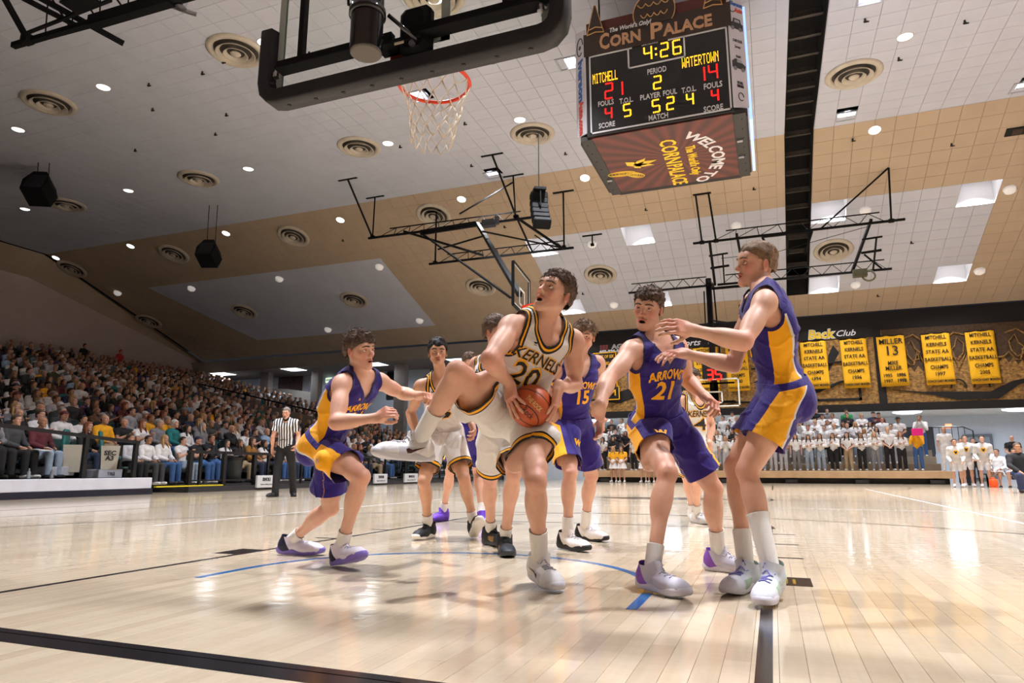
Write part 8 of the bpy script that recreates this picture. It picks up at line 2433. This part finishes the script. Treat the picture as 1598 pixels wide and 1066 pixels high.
# ------------------------------------------------------------------ student section
STG = 'students on the far steps'
def st_z(k): return .53 + .3 * k
def st_y(k): return 30.75 if k == 0 else 31.3 + .75 * (k - .5)
stu = []
for x, top, bot, hk, hc, pose in [(-5.81, 'white', 'black', 'long', 'dark brown', 'front'), (-5.3, 'black', 'maroon', 'long', 'black', 'cross'), (-4.3, 'white', 'black', 'long', 'brown', 'down'), (-3.7, 'white', 'grey', 'long', 'brown', 'down'),
    (-1.1, 'white', 'light jeans', 'long', 'blond', 'front'), (-.58, 'white', 'pale grey', 'long', 'brown', 'down'), (-.08, 'white', 'pale grey', 'long', 'blond', 'face'), (.42, 'white', 'light jeans', 'long', 'brown', 'clap'), (.95, 'white', 'black', 'short', 'brown', 'front'), (1.45, 'white', 'light jeans', 'long', 'brown', 'down'), (1.94, 'white', 'pale grey', 'long', 'dark brown', 'cross'),
    (2.36, 'white', 'pale grey', 'long', 'dark brown', 'front'), (2.9, 'white', 'grey', 'long', 'brown', 'down'), (3.42, 'white', 'light jeans', 'long', 'dark brown', 'cross'), (3.9, 'white', 'light jeans', 'long', 'brown', 'cross'), (4.42, 'white', 'black', 'long', 'brown', 'clap'), (4.98, 'white', 'khaki', 'long', 'dark brown', 'front'), (5.5, 'white', 'black', 'long', 'brown', 'cross'), (6.02, 'white', 'grey', 'long', 'blond', 'cross'),
    (6.55, 'white', 'black', 'short', 'blond', 'front'), (7.0, 'white', 'black', 'long', 'red-brown', 'cross'), (7.62, 'yellow', 'blue jeans', 'short', 'dark brown', 'face'), (8.62, 'white', 'white', 'short', 'blond', 'down')]:
    stu.append((0, x, top, bot, hk, hc, pose))
r2 = random.Random(21)
for k, n, off in ((1, 25, .2), (2, 25, .0), (3, 23, .3), (4, 20, .1)):
    for i in range(n):
        x = -6.2 + off + i * .56 + r2.uniform(-.1, .1)
        if k in (1, 2) and 7.0 < x: continue
        if k >= 3 and x > 7.3: continue
        if k == 4 and r2.random() < .4: continue
        if -3.6 < x < -1.4: continue
        hk, hc = r2.choice([('long', 'brown'), ('long', 'dark brown'), ('long', 'blond'), ('short', 'brown'), ('short', 'dark brown'), ('short', 'blond')] if k < 3 else [('short', 'brown'), ('short', 'dark brown'), ('short', 'blond'), ('cap', 'black')])
        top = r2.choice(['white'] * 11 + ['pale grey', 'black', 'navy']) if k < 4 else r2.choice(['black', 'olive', 'black', 'white', 'grey'])
        stu.append((k, x, top, r2.choice(['black', 'pale grey', 'light jeans', 'dark jeans', 'grey']), hk, hc, r2.choice(['front', 'clap', 'down', 'cross', 'face', 'clap'])))
stu += [(2, 7.25, 'white', 'blue jeans', 'hat', 'black', 'front'), (2, 8.1, 'white', 'blue jeans', 'short', 'brown', 'face'), (4, 5.35, 'green', 'black', 'cap', 'black', 'front'), (3, 6.6, 'maroon', 'black', 'cap', 'brown', 'front')]
rows = {}
for t in stu: rows.setdefault(t[0], []).append(t[1])
for v in rows.values(): v.sort()
RW = ['front of the stage', 'first step', 'second step', 'third step', 'top step']
for k, x, top, bot, hk, hc, pose in stu:
    hn = HN[hk] % hc.replace(' ', '-') if '%' in HN[hk] else HN[hk]
    lab = 'student in %s top, %s legwear, %s, %s, %s from left' % (top.replace(' ', '-'), bot.replace(' ', '-'), hn, RW[k], NTH[rows[k].index(x)])
    lab = lab.replace('jeans legwear', 'jeans').replace('legwear', 'trousers')
    if hk == 'hat': lab = 'student in white tee and black cowboy hat on the student steps'
    o = put_person('st_' + pose, (x, st_y(k) + r2.uniform(-.06, .06), st_z(k)), math.pi + r2.uniform(-.35, .25) - .12, top, bot, hk, hc, lab, STG, (.93 if hk == 'long' else 1.02) * r2.uniform(.97, 1.04), 'white', capcol=(CC['black'] if hk in ('cap', 'hat') else None))
pk = MB(); pk.bbox((0, 0, 0), (.42, .03, .3), .008); o = pk.build('pink_card', M('pink_card', (232, 36, 138), .6), None, loc=(7.6, 30.42, 2.12)); tag(o, 'bright pink card held over the face of the student in yellow', 'card')
# cheerleaders on the floor in front of the stage
vs_ = None
sk = Body(); sk.cone('s', A(0, 0, 1.0), A(0, 0, .62), .15, .25, .02); V, Q = surface(sk, .025); T = tris(Q); V, T, _ = clip(V, T, V[:, 2] - .66); skirt_me = np_mesh('skirt', V, T, OC_CLOTH)
for i, (x, y, w) in enumerate(((-4.95, 29.1, 'left'), (-4.55, 29.0, 'right'), (-3.6, 29.15, 'left, hidden by purple 21'), (-3.25, 29.15, 'right, hidden by purple 21'))):
    o = put_person('st_front', (x, y, 0), math.pi - .1, 'yellow' if i < 2 else 'white', 'white', 'long', 'brown' if i % 2 else 'blond', 'cheerleader in yellow top and white skirt before the stage, %s one' % w if i < 2 else 'cheerleader in white before the stage, %s' % w, 'cheerleaders before the stage', .95)
    for ch in list(o.children):
        if ch.name.startswith('trousers'): bpy.data.objects.remove(ch)
    q = bpy.data.objects.new('skirt', skirt_me); q.color = lin(CC['white']); link(q, o)
# ------------------------------------------------------------------ the home bench at far right
logo_y, logo_k = M('logo_gold', (226, 170, 40), .6), M('logo_black', (36, 30, 26), .6)
def logo(o, z, y):
    q = MB(); q.lathe([(0, .006), (.075, .006), (.08, 0)], c=(0, y, z), n=14, R=Matrix.Rotation(math.radians(-90), 3, 'X')); q.build('chest_logo', logo_y, o)
    q = MB(); q.prism([(-.05, .05), (.0, .02), (.05, .05), (.03, -.03), (0, -.055), (-.03, -.03)], .004, ((0, y + .012, z), (-1, 0, 0), (0, 0, 1))); q.build('chest_logo_mask', logo_k, o)
for i, (x, y, sc) in enumerate(((7.75, 25.3, .97), (8.2, 25.9, 1.06), (8.65, 25.7, 1.04))):
    o = put_person('lean', (x, y, 0), math.pi - .15, 'white', 'white', 'short', 'dark brown', 'bench player in white long sleeves leaning forward at far right, %s of three' % ('left', 'middle', 'right')[i], 'leaning bench players', sc)
    logo(o, 1.20, .345)
for i, (x, y) in enumerate(((9.15, 26.1), (9.6, 25.9), (9.95, 25.5))):
    put_person('sitshort', (x, y, -.06), math.pi - .5, 'white', 'white', 'short', 'brown', 'seated bench player in white at far right, %s of three' % ('left', 'middle', 'right')[i], 'seated bench players', 1.0, 'black')
put_person('kneel', (7.98, 19.75, 0), math.pi - .05, 'black', 'navy', 'short', 'brown', 'bearded coach in black top kneeling at the right edge of the floor', None, 1.05, 'black')
put_person('st_front', (10.6, 29.5, .2), math.pi - .3, 'black', 'black', 'thin', 'grey', 'grey-haired adult in black behind the seated bench players', None, .98, 'black')
for i, (x, top) in enumerate(((8.6, 'dark grey'), (9.0, 'black'))):
    put_person('st_front', (x, 28.2, 0), math.pi - .2, top, 'black', 'short', 'brown', 'adult in %s standing behind the leaning bench players' % top, None, 1.02, 'black')
bn = empty('team_bench', (9.7, 26.2, 0), label='dark bench under the seated white-kit players at far right', cat='bench')
q = MB(); q.bbox((0, 0, .43), (2.0, .42, .05), .015); q.build('bench_top', M('bench_dark', (52, 52, 56), .6), bn)
for x in (-.85, .85):
    q = MB(); q.bar((x, -.15, 0), (x, -.15, .42), .05); q.build('bench_leg', blacksteel, bn)
    q = MB(); q.bar((x, .15, 0), (x, .15, .42), .05); q.build('bench_leg', blacksteel, bn)
oj = empty('drink_cooler', (8.75, 25.3, 0), label='small orange drinks cooler on the floor beside the bench', cat='cooler')
q = MB(); q.lathe([(0, 0), (.11, 0), (.13, .1), (.12, .24), (.09, .28)], n=16); q.build('cooler_body', M('cooler_orange', (226, 84, 30), .5), oj, smooth=True)
q = MB(); q.lathe([(0, .33), (.05, .33), (.09, .28), (.0, .28)], n=16); q.build('cooler_lid', M('cooler_lid', (214, 76, 26), .5), oj, smooth=True)
